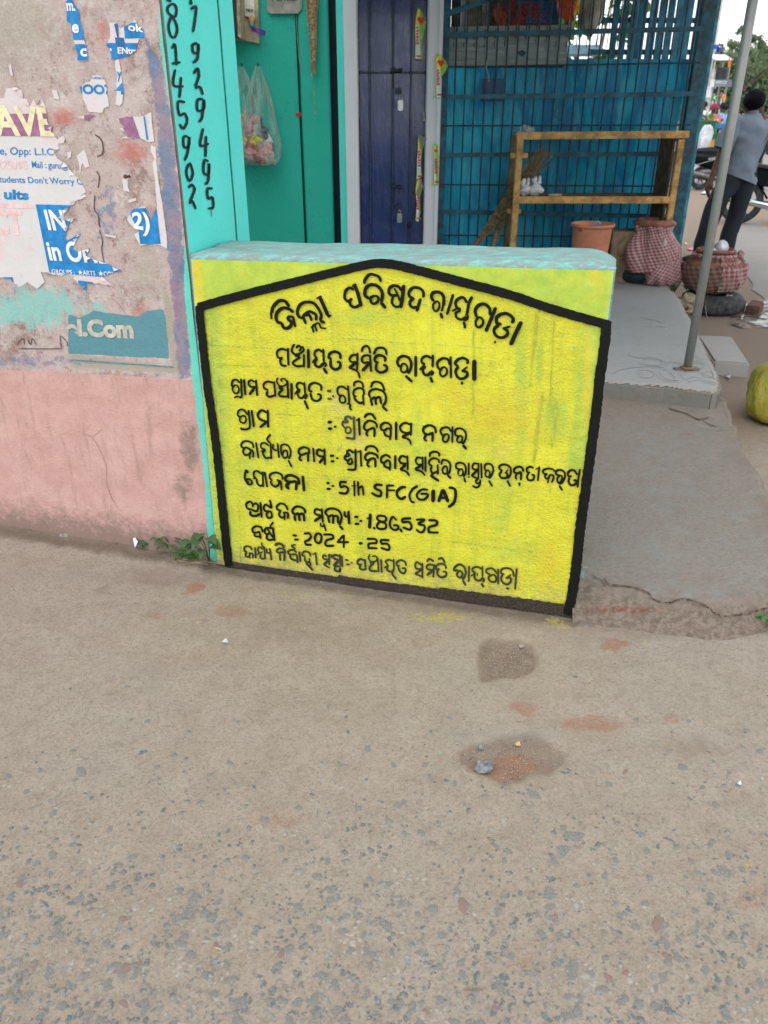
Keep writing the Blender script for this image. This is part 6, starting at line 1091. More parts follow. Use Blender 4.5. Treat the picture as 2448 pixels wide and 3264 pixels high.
m_c2 = cloth('maroon check cloth', (.13, .055, .05), (.27, .19, .15), 28); m_c3 = cloth('rose check cloth', (.27, .075, .085), (.46, .36, .34), 30)
wrappot(p2c, smoothprof([(.135, hz2 - .015), (.148, hz2 - .03), (.155, hz2 - .055), (.19, hz2 - .10), (.228, .23), (.236, .17), (.222, .11), (.18, .04), (.12, .01)]), m_c2, pt2, 4, fold=.014, tilt=.6)
m = M(); n = 30; vs = []; cu = []; cv = []
pr = smoothprof([(.15, hz2 - .03), (.195, hz2 - .09), (.238, .24), (.246, .17), (.235, .10), (.21, .05)], 18)
for i, (r, z) in enumerate(pr):
    for q in range(n): a = R(-95) + R(85) * q / (n - 1) * (1 - .25 * (1 - i / len(pr))); rr_ = r + .006 + .008 * math.sin(q * 1.3 + i * .4); vs.append((p2c[0] + rr_ * math.cos(a), p2c[1] + rr_ * math.sin(a), p2c[2] + z)); cu.append(a * .2 + z * .2); cv.append(z)
m.add(vs, [(i * n + q, i * n + q + 1, (i + 1) * n + q + 1, (i + 1) * n + q) for i in range(len(pr) - 1) for q in range(n - 1)]); o = m.build('cloth_flap', m_c3, pt2, True); setattr_(o, 'cu', cu); setattr_(o, 'cv', cv)
m = M(); m.lathe((p2c[0], p2c[1], p2c[2] + hz2 - .028), [(.148 + .02 * math.cos(t), .018 * math.sin(t)) for t in np.linspace(0, 6.283, 10)], 48, lambda a, z, i: .008 * math.sin(a * 13) + .006 * math.sin(a * 5)); o = m.build('cloth_collar', m_c3, pt2, True); nv = len(o.data.vertices); setattr_(o, 'cu', np.arange(nv) % 48 * .02); setattr_(o, 'cv', np.arange(nv) // 48 * .02)
m = M(); m.ell((p2c[0] + .165, p2c[1] - .06, p2c[2] + hz2 - .03), (.032, .026, .034), 10, 8, .6, 3)
for i in range(9): m.tube([(p2c[0] + .17, p2c[1] - .06, p2c[2] + hz2 - .03), (p2c[0] + .19 + random.uniform(-.01, .03), p2c[1] - .08, p2c[2] + hz2 - .08 + random.uniform(-.01, .02))], .0025, 4)
o = m.build('cloth_knot', mat('faded rose', (.38, .22, .21), .95, .3, 60), pt2, True)
m = M()
for i in range(9): z = .25 - i * .022; a = R(-60) + .02 * i; rr_ = .25; p = V3(p2c[0] + rr_ * math.cos(a), p2c[1] + rr_ * math.sin(a), p2c[2] + z); m.tube([p, p + V3(random.uniform(-.012, .012), -.008, -.02)], .003, 4)
m.build('frayed_threads', mat('pale thread', (.48, .45, .40), .9), pt2)
def cup(x, y, r, L, ax, lab, name='plastic_cup'):
    o = thing(name, lab, 'cup', ony(x, y, p2c[1])); ax = np.array(ax, float); ax /= np.linalg.norm(ax); c = ony(x, y, p2c[1] - .04); m = M(); a = c - ax * L; m.tube([a, a + ax * .001, c, c + ax * .0015, c + ax * .001, a + ax * .01], [r * .1, r * .72, r, r * 1.08, r * .93, r * .65], 28, False); m.build('cup_wall', mat('white plastic cup', (.70, .72, .78), .4, .05, 10, 0), o, True)
cup(2303, 788, .052, .10, (.25, -.9, .35), 'white plastic cup lying with its mouth forward on the second pot')
cup(2282, 803, .036, .06, (-.1, -.8, .2), 'smaller white cup tucked beside the big cup on the pot')
o = thing('white_plastic_bag', 'crumpled white bag stuffed in the mouth of the second pot', 'plastic bag', ony(2268, 803, p2c[1])); M().ell(ony(2272, 804, p2c[1] - .03), (.05, .04, .03), 14, 8, .5, 2).build('bag_body', m_wp, o, True)
sk = thing('cloth_sack', 'bunched cream sackcloth draped over the tyre beside the second pot', 'cloth', onz(2200, 1000, 0)); m_skc = mat('cream sack', (.40, .36, .235), .9, .2, 12, .6, 70)
for x_, y_, rx, rz, sd_ in ((2190, 958, .075, .05, 1), (2212, 972, .07, .055, 2), (2198, 990, .05, .035, 3), (2228, 965, .05, .03, 9)): M().ell(ony(x_, y_, t2[1] - .1), (rx, .06, rz), 18, 12, .5, sd_).build('sack_fold', m_skc, sk, True)
sk2 = thing('cloth_sack', 'knotted cream cloth lump on the right side of the tyre top', 'cloth', ony(2310, 965, t2[1])); M().ell(ony(2318, 958, t2[1] - .14), (.045, .035, .042), 16, 10, .4, 6).build('sack_fold', m_skc, sk2, True); M().ell(ony(2296, 970, t2[1] - .14), (.05, .03, .022), 14, 8, .5, 5).build('sack_fold', m_skc, sk2, True)
m = M(); m.tube([ony(2249, 975, t2[1] - .21), ony(2251, 1000, t2[1] - .24), ony(2256, 1018, t2[1] - .24)], .002, 4); m.build('loose_string', mat('pale thread', (.5, .5, .4)), sk2)
# bricks
m_brk = mat('old brick', (.115, .055, .045), .9, .35, 30, .7, 90, dirt=(.16, .12, .10))
for pts, lab in (([(2332, 1004), (2368, 1008), (2377, 984), (2340, 976)], 'dark half brick lying against the car tyre'), ([(2380, 1006), (2427, 1012), (2434, 990), (2390, 980)], 'dark brick lying in the puddle right of the other')):
    a = [onz(*q, 0) for q in pts]; c = sum(a) / 4; a = [c + (p - c) * np.array([1, .8, 1]) + V3(0, .03, 0) for p in a]; tag(M().prism(a, (0, 0, .068)).build('brick', m_brk, bevel=.008), lab, 'brick', 'bricks in the puddle')
# yellow sack at the right edge
ys = onz(2532, 1362, 0); o = thing('yellow_sack', 'bulging tied yellow plastic sack at the right edge of the frame', 'sack', ys)
k = N('yellow_sack', .45, .4); c = k.mix(k.noise(4, 5, .6), (.30, .26, .03), (.46, .41, .06)); c = k.mix(k.math('MULTIPLY', k.ramp(k.noise(9, 5, .7), .6, .75), .5), c, (.50, .48, .32)); m_ys = k.fin(c, k.bump(k.noise(7, 5, .7, stretch=(3, 3, .8), dist=.8), .9, .03))
m = M(); m.lathe((ys[0], ys[1] + .12, 0), smoothprof([(.02, .0), (.13, .0), (.185, .045), (.20, .12), (.185, .20), (.14, .26), (.06, .30), (.02, .31)]), 64, lambda a, z, i: .022 * float(fbm(a * 2, z * 9, 4, 5)) + .010 * float(vnoise(a * 7 + z * 14, z * 5, 9))); m.build('sack_body', m_ys, o, True)
m = M(); m.lathe((ys[0] + .02, ys[1] + .1, .29), [(.02, 0), (.03, .03), (.07, .06), (.075, .07)], 24, lambda a, z, i: .012 * math.sin(a * 7)); m.build('sack_neck', m_ys, o, True)
# ================================================================ people
def loft(m, secs, n=28, capb=False):
    """secs: (centre, rx, ry) horizontal-ish rings"""
    vs = []
    for c, rx, ry in secs:
        for q in range(n): a = 2 * math.pi * q / n; vs.append((c[0] + rx * math.cos(a), c[1] + ry * math.sin(a), c[2] + (c[3] if len(c) > 3 else 0) * math.cos(a)))
    m.add(vs, [(i * n + q, i * n + (q + 1) % n, (i + 1) * n + (q + 1) % n, (i + 1) * n + q) for i in range(len(secs) - 1) for q in range(n)])
def wrinkle(o, amp, f, seed=0, ax=(1, 1, 1)):
    V = np.array([v.co[:] for v in o.data.vertices]); Nn = np.array([v.normal[:] for v in o.data.vertices])
    d = fbm((V[:, 0] * ax[0] + V[:, 1]) * f, V[:, 2] * f * ax[2], 3, seed); V = V + Nn * (d * amp)[:, None]
    o.data.vertices.foreach_set('co', V.ravel().astype(np.float32)); o.data.update()
def clothmat(name, col, rough=.9, b=.5):
    if name in _mats: return _mats[name]
    k = N(name, rough, .15); c = k.mix(k.noise(60, 3, .6), tuple(q * .85 for q in col), tuple(min(1, q * 1.12) for q in col)); _mats[name] = k.fin(c, k.bump(k.math('ADD', k.noise(9, 5, .6), k.math('MULTIPLY', k.noise(300, 2), .1)), b, .02)); return _mats[name]
m_skin = mat('brown skin', (.095, .042, .026), .6, .15, 20, .1, 90); m_hair = mat('black hair', (.004, .004, .006), .8, .3, 60, .8, 150, spec=.08)
def hand(parent, wrist, d, side, s=1.0, name='hand'):
    """palm with four curled fingers and a thumb, hanging along d"""
    d = np.array(d, float); d /= np.linalg.norm(d); u = np.array(side, float); u -= d * np.dot(u, d); u /= np.linalg.norm(u); w_ = np.cross(d, u); m = M()
    W = np.array(wrist, float); V = [W, W + d * .04 * s, W + d * .075 * s]; E = [(0, 1), (1, 2)]; Rr = [.026 * s, .034 * s, .036 * s]
    for i, (off, L) in enumerate(((-.028, .062), (-.010, .074), (.009, .070), (.026, .055))):
        b = len(V); p = W + d * .085 * s + u * off * s; V += [p, p + d * L * .45 * s + w_ * .010 * s, p + d * L * .75 * s + w_ * .028 * s, p + d * L * .85 * s + w_ * .046 * s]; E += [(2, b), (b, b + 1), (b + 1, b + 2), (b + 2, b + 3)]; Rr += [.011 * s, .0095 * s, .009 * s, .007 * s]
    b = len(V); V += [W + d * .035 * s - u * .034 * s + w_ * .01 * s, W + d * .065 * s - u * .048 * s + w_ * .025 * s, W + d * .088 * s - u * .044 * s + w_ * .038 * s]; E += [(1, b), (b, b + 1), (b + 1, b + 2)]; Rr += [.014 * s, .011 * s, .009 * s]
    return V, E, Rr
MY = 8.78
def mp(x, y, d=0.): return ony(x, y, MY + d)
man = thing('person', 'man in a grey shirt and dark trousers standing with his back turned behind the pipe', 'person', onz(2290, 828))
hd = mp(2400, 330); nk = mp(2404, 362); ch = mp(2398, 400); bl = mp(2384, 480); pv = mp(2352, 560)
sL, sR = mp(2346, 386), mp(2454, 388); eL, wL = mp(2303, 478, -.02), mp(2266, 572, -.06); eR, wR = mp(2476, 480, .04), mp(2462, 560, .22)
hL, hR = mp(2328, 575), mp(2378, 578); kL, aL = mp(2262, 700, -.05), mp(2238, 806, -.02); kR, aR = mp(2340, 705, .05), mp(2313, 808, .05)
tL = aL + V3(-.16, -.06, -.045); tR = aR + V3(-.10, -.10, -.045)
V = [pv, bl, ch, nk, hd + V3(0, 0, -.03), hd + V3(0, 0, .04), hd + V3(.104, -.01, -.015), hd + V3(-.104, -.01, -.015), sL, eL, wL, sR, eR, wR, hL, kL, aL, tL, hR, kR, aR, tR, hd + V3(0, .10, -.03)]
E = [(0, 1), (1, 2), (2, 3), (3, 4), (4, 5), (4, 6), (4, 7), (2, 8), (8, 9), (9, 10), (2, 11), (11, 12), (12, 13), (0, 14), (14, 15), (15, 16), (16, 17), (0, 18), (18, 19), (19, 20), (20, 21), (4, 22)]
Rr = [.12, .12, .13, .062, .088, .075, .020, .020, .06, .042, .028, .06, .042, .028, .085, .058, .036, .03, .085, .058, .036, .03, .02]
for wr, fr_, sd in ((wL, wL - eL, (0, 1, 0)), (wR, wR - eR, (0, 1, 0))):
    v_, e_, r_ = hand(None, wr + (fr_ / np.linalg.norm(fr_)) * .02, fr_ * .6 + V3(0, 0, -.2), sd, 1.05); b = len(V); V += v_; E += [(10 if wr is wL else 13, b)] + [(b + i, b + j) for i, j in e_]; Rr += r_
skin('body', V, E, Rr, m_skin, man)
m = M(); m.ell(hd + V3(-.002, -.012, .026), (.101, .113, .101), 28, 18, .09, 3); m.build('hair', m_hair, man, True)
m_shirt = clothmat('grey shirt', (.17, .205, .25)); m_trou = clothmat('charcoal trousers', (.022, .028, .036), .9, .35)
m = M()
secs = [(mp(2356, 571), .165, .135), (mp(2357, 555), .165, .135), (mp(2366, 520), .162, .132), (mp(2377, 480), .168, .132), (mp(2387, 440), .185, .135), (mp(2394, 410), .195, .13), (mp(2398, 388), .19, .115), (mp(2400, 372), .125, .09), (mp(2402, 362), .068, .068), (mp(2402, 352), .064, .064)]
secs = [((c[0], c[1], c[2], -.06 * max(0, 1 - i / 4)), a, b) for i, (c, a, b) in enumerate(secs)]
ss_ = []
for i in range(len(secs) - 1):
    for t in np.linspace(0, 1, 5)[:-1]: ss_.append((tuple(np.array(secs[i][0]) * (1 - t) + np.array(secs[i + 1][0]) * t), secs[i][1] * (1 - t) + secs[i + 1][1] * t, secs[i][2] * (1 - t) + secs[i + 1][2] * t))
ss_.append(secs[-1]); loft(m, ss_, 44)
m.tube([sL + V3(.06, 0, -.02), sL + V3(0, 0, .0), sL * .6 + eL * .4, sL * .25 + eL * .75, eL * 1.0 + (sL - eL) * .02], [.075, .082, .084, .088, .092], 24, False); m.tube([sR + V3(-.06, 0, -.02), sR, sR * .5 + eR * .5, eR], [.075, .082, .086, .09], 24, False)
o = m.build('shirt', m_shirt, man, True); wrinkle(o, .022, 6, 3, (1, 1, 1.2))
m = M(); m.lathe(nk + V3(0, -.005, -.035), [(.078, 0), (.072, .035), (.068, .04), (.066, .01)], 24); m.build('collar', m_shirt, man, True)
m = M(); m.tube([hL + V3(.045, 0, .08), hL + V3(.02, 0, -.02), mp(2300, 620), mp(2276, 668, -.03), mp(2263, 700, -.05), mp(2250, 740, -.04), mp(2241, 775, -.03), mp(2236, 812, -.02)], [.12, .118, .105, .098, .094, .088, .085, .082], 26); m.tube([hR + V3(-.03, 0, .08), hR + V3(-.012, 0, -.02), mp(2364, 625), mp(2352, 662, .03), mp(2338, 705, .05), mp(2324, 745, .05), mp(2316, 780, .05), mp(2312, 812, .05)], [.12, .115, .105, .096, .09, .082, .078, .076], 26)
o = m.build('trousers', m_trou, man, True); wrinkle(o, .012, 6, 6, (1, 1, .6))
m_shoe = mat('black shoe', (.015, .014, .012), .6)
for a_, t_ in ((aL, tL), (aR, tR)):
    m = M(); c = (a_ + t_) / 2; c[2] = .035; m.ell(c, (.14, .06, .045), 16, 8); m.build('shoe', m_shoe, man, True)
def figure(pos, H, face, cols, lab, sit=False, arms='down', extra=None, seed=0):
    """small standing or seated distant person; pos = point under the body, H stature"""
    o = thing('person', lab, 'person', pos); p = np.array(pos, float); s = H / 1.7; f = np.array([math.cos(face), math.sin(face), 0]); r = np.array([f[1], -f[0], 0]); up = V3(0, 0, 1)
    hipz = .55 if sit else .9; hip = p + up * hipz * s; chs = hip + up * .42 * s + f * .05 * s; nk_ = hip + up * .54 * s + f * .07 * s; hd_ = hip + up * .68 * s + f * .10 * s
    V = [hip, chs, nk_, hd_, hd_ + up * .05 * s, hd_ + f * .10 * s - up * .01 * s]; E = [(0, 1), (1, 2), (2, 3), (3, 4), (3, 5)]; Rr = [.12 * s, .13 * s, .05 * s, .085 * s, .07 * s, .015 * s]
    sleeves = []; legs = []
    for sg_ in (-1, 1):
        sh_ = chs + r * .17 * s * sg_ + up * .06 * s; el_ = sh_ + r * .05 * s * sg_ - up * .25 * s + f * (.10 if arms != 'down' else .02) * s; wr_ = el_ + (f * .24 - up * .06 if arms != 'down' else -up * .24) * s
        b = len(V); V += [sh_, el_, wr_, wr_ + (wr_ - el_) * .35]; E += [(1, b), (b, b + 1), (b + 1, b + 2), (b + 2, b + 3)]; Rr += [.055 * s, .04 * s, .028 * s, .03 * s]; sleeves.append((sh_, el_, wr_))
        kn_ = hip + r * .10 * s * sg_ + (f * .38 if sit else -up * .42 + f * .03) * s; an_ = kn_ - up * (.42 if not sit else .46) * s; an_[2] = max(an_[2], .06)
        b = len(V); V += [hip + r * .09 * s * sg_, kn_, an_, an_ + f * .14 * s - up * .03 * s]; E += [(0, b), (b, b + 1), (b + 1, b + 2), (b + 2, b + 3)]; Rr += [.08 * s, .055 * s, .035 * s, .03 * s]; legs.append((hip + r * .09 * s * sg_, kn_, an_))
    skin('body', V, E, Rr, m_skin, o, sub=1)
    m = M(); loft(m, [(hip - up * .08 * s, .17 * s, .15 * s), (hip + up * .15 * s + f * .02, .165 * s, .14 * s), (chs - up * .02 * s, .2 * s, .15 * s), (chs + up * .09 * s, .17 * s, .12 * s), (nk_, .065 * s, .065 * s)], 16)
    for a, b, c in sleeves: m.tube([a, b, (b + c * (1 if cols[3] else 0)) / (2 if cols[3] else 1)], [.075 * s, .062 * s, .05 * s], 10)
    m.build('shirt', clothmat('cloth%s' % (cols[0],), cols[0]), o, True)
    m = M()
    for a, b, c in legs: m.tube([a, b, c], [.10 * s, .075 * s, .06 * s], 10)
    m.build('trousers', clothmat('cloth%s' % (cols[1],), cols[1]), o, True)
    m = M(); m.ell(hd_ + up * .035 * s - f * .015 * s, (.10 * s, .10 * s, .10 * s), 12, 8, .1, seed); m.build('hair' if cols[2][0] < .05 else 'headscarf', mat('hair%s' % (cols[2],), cols[2]), o, True)
    if extra: extra(o, p, s, f, r, up, hip, chs)
    return o
# ================================================================ two wheelers
m_blkp = mat('black gloss', (.005, .009, .010), .35, .2, 6, .12, 9, spec=.15); m_plast = mat('black plastic', (.02, .02, .022), .6); m_chr = mat('chrome', (.6, .6, .6), .15, .05, 10, 0, metal=1); m_alu = mat('engine metal', (.16, .16, .16), .45, .3, 30, .3, 80, metal=.7); m_tail = mat('tail red', (.45, .01, .01), .3); m_ref = mat('reflector amber', (.7, .25, .02), .3)
def two_wheeler(loc, yaw, lab, scooter=False, name='motorbike', cat='motorbike', col=None):
    o = thing(name, lab, cat, loc); L = np.array(loc, float); f = V3(math.cos(yaw), math.sin(yaw), 0); r = V3(-f[1], f[0], 0); up = V3(0, 0, 1); P_ = lambda a, b, c: L + f * a + r * b + up * c; body = col or m_blkp
    wr = .23 if scooter else .30; wb = .63 if scooter else .64; AX = (f, r, up)
    for sgn in (-1, 1):
        c = P_(wb * sgn, 0, wr); m = M(); vs = []; n = 36; k_ = 10; tr_ = .05
        for i in range(n):
            a = 2 * math.pi * i / n; dv = f * math.cos(a) + up * math.sin(a)
            for j in range(k_): b = 2 * math.pi * j / k_; vs.append(c + dv * (wr - tr_ + tr_ * math.cos(b)) + r * tr_ * .95 * math.sin(b))
        m.add(vs, [(i * k_ + j, i * k_ + (j + 1) % k_, ((i + 1) % n) * k_ + (j + 1) % k_, ((i + 1) % n) * k_ + j) for i in range(n) for j in range(k_)]); w_ = m.build('wheel', m_rub, o, True)
        m = M(); m.tube([c - r * .035, c + r * .035], wr * .22, 16)
        for j in range(6): a = j * math.pi / 3; dv = f * math.cos(a) + up * math.sin(a); m.bar(c + dv * .03, c + dv * (wr - tr_), .03, .02, r)
        vs = []
        for i in range(n):
            a = 2 * math.pi * i / n; dv = f * math.cos(a) + up * math.sin(a)
            for q, h in ((wr - tr_ * 1.5, .02), (wr - tr_ * .9, .03), (wr - tr_ * .9, -.03), (wr - tr_ * 1.5, -.02)): vs.append(c + dv * q + r * h)
        m.add(vs, [(i * 4 + j, i * 4 + (j + 1) % 4, ((i + 1) % n) * 4 + (j + 1) % 4, ((i + 1) % n) * 4 + j) for i in range(n) for j in range(4)]); m.build('rim', m_alu, w_)
    if scooter:
        for s_ in (-1, 1):
            pts = [P_(-.98, .13 * s_, .62), P_(-.92, .15 * s_, .70), P_(-.55, .16 * s_, .74), P_(-.1, .14 * s_, .70), P_(.0, .14 * s_, .55), P_(-.08, .15 * s_, .34), P_(-.4, .16 * s_, .36), P_(-.75, .15 * s_, .50)]
            M().prism(pts, r * -.05 * s_).build('side_panel', body, o, True, bevel=.02)
            m = M(); m.bar(P_(-.95, .185 * s_, .47), P_(-.1, .185 * s_, .70), .012, .014, r); m.build('chrome_trim', m_chr, o)
        M().prism([P_(-1.0, -.12, .72), P_(-.95, -.12, .78), P_(-.5, -.13, .83), P_(-.05, -.12, .78), P_(-.02, -.12, .72)], r * .24).build('seat', m_plast, o, True, bevel=.03)
        M().prism([P_(-.05, -.16, .24), P_(.42, -.16, .26), P_(.42, -.16, .31), P_(-.05, -.16, .30)], r * .32).build('footboard', body, o, bevel=.01)
        M().prism([P_(.38, -.17, .26), P_(.62, -.10, .90), P_(.62, .10, .90), P_(.38, .17, .26)], f * .05).build('front_apron', body, o, bevel=.015)
        m = M(); m.tube([P_(.63, 0, .23), P_(.58, 0, .9)], .03, 10); m.build('fork', m_alu, o, True); m = M(); m.tube([P_(.5, -.34, 1.0), P_(.58, 0, .97), P_(.5, .34, 1.0)], .018, 8); m.build('handlebar', m_plast, o, True)
        M().ell(P_(.68, 0, .92), (.08, .09, .08), 14, 10).build('headlight', m_chr, o, True); M().ell(P_(-1.0, 0, .62), (.04, .10, .045), 12, 8).build('tail_light', m_tail, o, True)
        m = M(); m.tube([P_(-.2, -.18, .22), P_(-.5, -.2, .26), P_(-.9, -.2, .34)], [.03, .05, .05], 12); m.build('exhaust', m_alu, o, True)
        M().ell(P_(-.5, 0, .34), (.30, .14, .14), 14, 10, .2, 3).build('engine', m_alu, o, True)
        m = M(); m.prism([P_(-1.02, -.1, .55), P_(-.9, -.1, .52), P_(-.9, -.1, .30), P_(-1.0, -.1, .22)], r * .2); m.build('rear_mudguard', m_plast, o, bevel=.01)
        # model badge on the left side panel
        for s_ in (-1,):
            m = M(); V_, F_ = text2d('MAESTRO', .02); m.add([P_(-.62 + .30 * u_, .212 * s_, .585 + .035 * u_ + .045 * v_) for u_, v_ in V_], F_); m.build('badge_lettering', mat('badge silver', (.5, .52, .52), .4), o, fix=False)
    else:
        M().ell(P_(.16, 0, .80), (.26, .14, .13), 18, 12).build('fuel_tank', body, o, True)
        M().prism([P_(-.05, -.12, .74), P_(-.62, -.12, .82), P_(-.66, -.12, .76), P_(-.1, -.12, .68)], r * .24).build('seat', m_plast, o, True, bevel=.025)
        m = M(); m.box(P_(.08, 0, .42), (.15, .12, .15), AX)
        for j in range(6): m.box(P_(.16, 0, .50 + j * .026), (.11, .13, .007), AX)
        m.tube([P_(.05, -.16, .38), P_(.05, .16, .38)], .11, 18); m.build('engine', m_alu, o, bevel=.01)
        m = M(); m.tube([P_(.64, -.09, .3), P_(.45, -.09, .95)], .024, 8); m.tube([P_(.64, .09, .3), P_(.45, .09, .95)], .024, 8); m.build('fork', m_chr, o, True)
        m = M(); m.tube([P_(.28, -.36, 1.0), P_(.42, -.12, 1.02), P_(.42, .12, 1.02), P_(.28, .36, 1.0)], .014, 8); m.build('handlebar', m_plast, o, True)
        M().ell(P_(.60, 0, .88), (.07, .09, .09), 14, 10).build('headlight', m_chr, o, True); M().ell(P_(-.72, 0, .74), (.05, .07, .04), 12, 8).build('tail_light', m_tail, o, True)
        for c_, a0, a1 in ((.64, 20, 150), (-.64, 30, 175)):
            m = M(); vs = []; A = np.linspace(R(a0), R(a1), 12)
            for a in A:
                dv = f * math.cos(a) + up * math.sin(a)
                for h in (-.07, 0, .07): vs.append(P_(c_, 0, wr) + dv * (wr + .03 - abs(h) * .3) + r * h)
            m.add(vs, [(i * 3 + j, i * 3 + j + 1, i * 3 + j + 4, i * 3 + j + 3) for i in range(11) for j in range(2)]); m.build('mudguard', body, o, True)
        m = M(); m.prism([P_(-.93, -.08, .40), P_(-.93, .08, .40), P_(-1.0, .10, .10), P_(-1.0, -.10, .10)], f * .008); m.build('mud_flap', mat('flap brown', (.09, .045, .025), .7), o)
        m = M(); m.tube([P_(.1, -.17, .3), P_(-.2, -.19, .26), P_(-.75, -.2, .36)], [.025, .045, .05], 12); m.build('exhaust', m_chr, o, True)
        for s_ in (-1, 1): M().prism([P_(-.12, .14 * s_, .70), P_(-.55, .13 * s_, .74), P_(-.42, .14 * s_, .52), P_(-.1, .15 * s_, .50)], r * -.03 * s_).build('side_cover', body, o, bevel=.01)
        m = M(); m.tube([P_(.45, 0, .95), P_(.2, 0, .6), P_(.1, 0, .3), P_(-.2, 0, .3), P_(-.64, 0, .3)], .02, 8); m.tube([P_(.3, 0, .8), P_(-.6, 0, .74), P_(-.3, 0, .35)], .016, 8); m.build('frame', m_plast, o, True)
        m = M()
        for s_ in (-1, 1):
            m.tube([P_(-.64, .1 * s_, .3), P_(-.5, .1 * s_, .72)], .022, 8)
        m.build('shock_absorber', m_chr, o, True); M().ell(P_(.1, -.17, .38), (.03, .01, .03), 8, 6).build('reflector', m_ref, o, True)
    return o
sp = ony(2268, 600, 18.0)
two_wheeler((sp[0] + .35, 18.0, 0), R(3), 'dark grey scooter parked side on between the kiosk and the man', True, 'scooter', 'scooter')
bp = ony(2412, 700, 11.5); two_wheeler((bp[0] + .55, 11.8, 0), R(-32), 'black motorbike parked on the right edge behind the man')
# ================================================================ far street
FYs = 30.0
def Fp(x, y, Y=FYs): return ony(x, y, Y)
def at_ground(x, Y): p = ony(x, 400, Y); return (float(p[0]), Y, 0)
two_wheeler(at_ground(2318, 26), R(8), 'motorbike carrying the man with the backpack', col=mat('bike red', (.35, .03, .03), .3, .1, 5, 0))
def bpack(o, p, s, f, r, up, hip, chs): M().ell(chs - f * .22 * s - up * .08 * s, (.15 * s, .17 * s, .26 * s), 14, 10, .2, 4).build('backpack', mat('navy pack', (.03, .05, .08), .8), o, True)
figure((at_ground(2303, 26)[0], 26, .38), 1.72, R(185), ((.22, .35, .58), (.30, .29, .24), (.01, .01, .012), True), 'seated man in a light blue shirt with a dark backpack on a red motorbike', True, 'fwd', bpack)
def sari(o, p, s, f, r, up, hip, chs):
    m = M(); loft(m, [(p + up * .05, .26 * s, .24 * s), (hip - up * .2, .24 * s, .22 * s), (hip + up * .1, .2 * s, .17 * s)], 18); m.build('skirt', clothmat('sari orange', (.55, .26, .04)), o, True)
    m = M(); m.bar(chs + r * .1 + f * .16 + up * .1, hip - r * .14 + f * .18 - up * .1, .16, .03, f); m.build('sari_sash', clothmat('sari green', (.06, .22, .05)), o)
figure((at_ground(2264, 24)[0], 24, .1), 1.6, R(262), ((.50, .16, .20), (.45, .22, .04), (.30, .03, .09), False), 'woman in a green and orange sari with a red headscarf behind the fruit cart', False, 'fwd', sari)
two_wheeler(at_ground(2233, 30), R(60), 'white motorbike ridden by the man in the white shirt', col=mat('bike white', (.6, .6, .6), .3, .1, 5, 0))
figure((at_ground(2238, 30)[0], 30, .45), 1.75, R(230), ((.66, .68, .70), (.60, .60, .60), (.012, .012, .012), True), 'seated man in a loose white shirt riding away on a white motorbike', True, 'fwd')
figure((at_ground(2359, 38)[0], 38, 0), 1.65, R(90), ((.55, .05, .06), (.03, .03, .04), (.012, .012, .012), True), 'distant person in a red shirt seen between the pipe and the standing man')
figure((at_ground(2365, 36)[0], 36, 0), 1.35, R(60), ((.60, .30, .03), (.10, .10, .1), (.013, .012, .012), True), 'distant child in a yellow shirt beside the person in red')
figure((at_ground(2325, 33)[0], 33, .2), 1.7, R(60), ((.10, .14, .15), (.05, .05, .05), (.012, .013, .012), True), 'distant person in dark clothes just left of the pipe')
# vegetable cart with crates, fruit cart, sacks
m_gp = mat('green crate plastic', (.02, .13, .05), .5, .2, 8); m_leafy = mat('leafy greens', (.05, .15, .035), .8, .5, 20)
def crate(x, y, Y, lab, w_=.32, h_=.2, mt=m_gp):
    c = ony(x, y, Y); o = thing('plastic_crate', lab, 'crate', (c[0], Y, c[2] - h_), 'green crates on the vegetable cart'); 
    for s_ in (-1, 1): M().box(c + V3(0, s_ * .2, -h_ / 2), (w_, .012, h_ / 2)).build('side_wall', mt, o); M().box(c + V3(s_ * w_, 0, -h_ / 2), (.012, .19, h_ / 2)).build('end_wall', mt, o)
    M().box(c + V3(0, 0, -h_ + .01), (w_ - .02, .185, .01)).build('crate_floor', mt, o); M().box(c + V3(0, -.215, -.02), (w_ + .02, .012, .022)).build('rim', mt, o); return c
c1 = crate(2222, 384, 20.6, 'upper green plastic crate heaped with leafy vegetables', .36, .30); c2 = crate(2226, 424, 20.6, 'lower green plastic crate holding a grey cloth', .40, .12)
o = thing('vegetable_heap', 'heap of dark green leafy vegetables on the upper crate', 'vegetables', c1 + V3(0, 0, -.05)); m = M(); rr = random.Random(4)
for i in range(260): p = c1 + V3(rr.gauss(-.08, .13), rr.uniform(-.15, .15), rr.random() * .16 * (1 - .3)); a = rr.uniform(0, 6.28); u_ = V3(math.cos(a), math.sin(a), rr.uniform(-.3, .9)) * .05; v_ = V3(-math.sin(a), math.cos(a), .2) * .02; m.add([p - u_, p + v_, p + u_, p - v_], [(0, 1, 2, 3)])
m.build('leaves', m_leafy, o, kind='stuff', fix=False)
o = thing('grey_cloth', 'grey plastic cloth hanging over the edge of the lower crate', 'cloth', ony(2214, 412, 20.2)); M().prism([ony(2197, 424, 20.2), ony(2212, 404, 20.2), ony(2228, 392, 20.2), ony(2232, 400, 20.2), ony(2218, 418, 20.2), ony(2204, 428, 20.2)], (0, .05, 0)).build('cloth_sheet', mat('grey film', (.34, .36, .33), .6, .2, 8), o, bevel=.01)
tag(M().box((c2[0], 20.6, .30), (.5, .3, .28)).build('cart_bed', mat('dark cart', (.04, .05, .045), .8)), 'dark cart bed under the green crates', 'cart')
fc = thing('fruit_cart', 'blue edged wooden fruit cart in front of the woman in the sari', 'cart', at_ground(2268, 21)); pc = ony(2270, 402, 21.0)
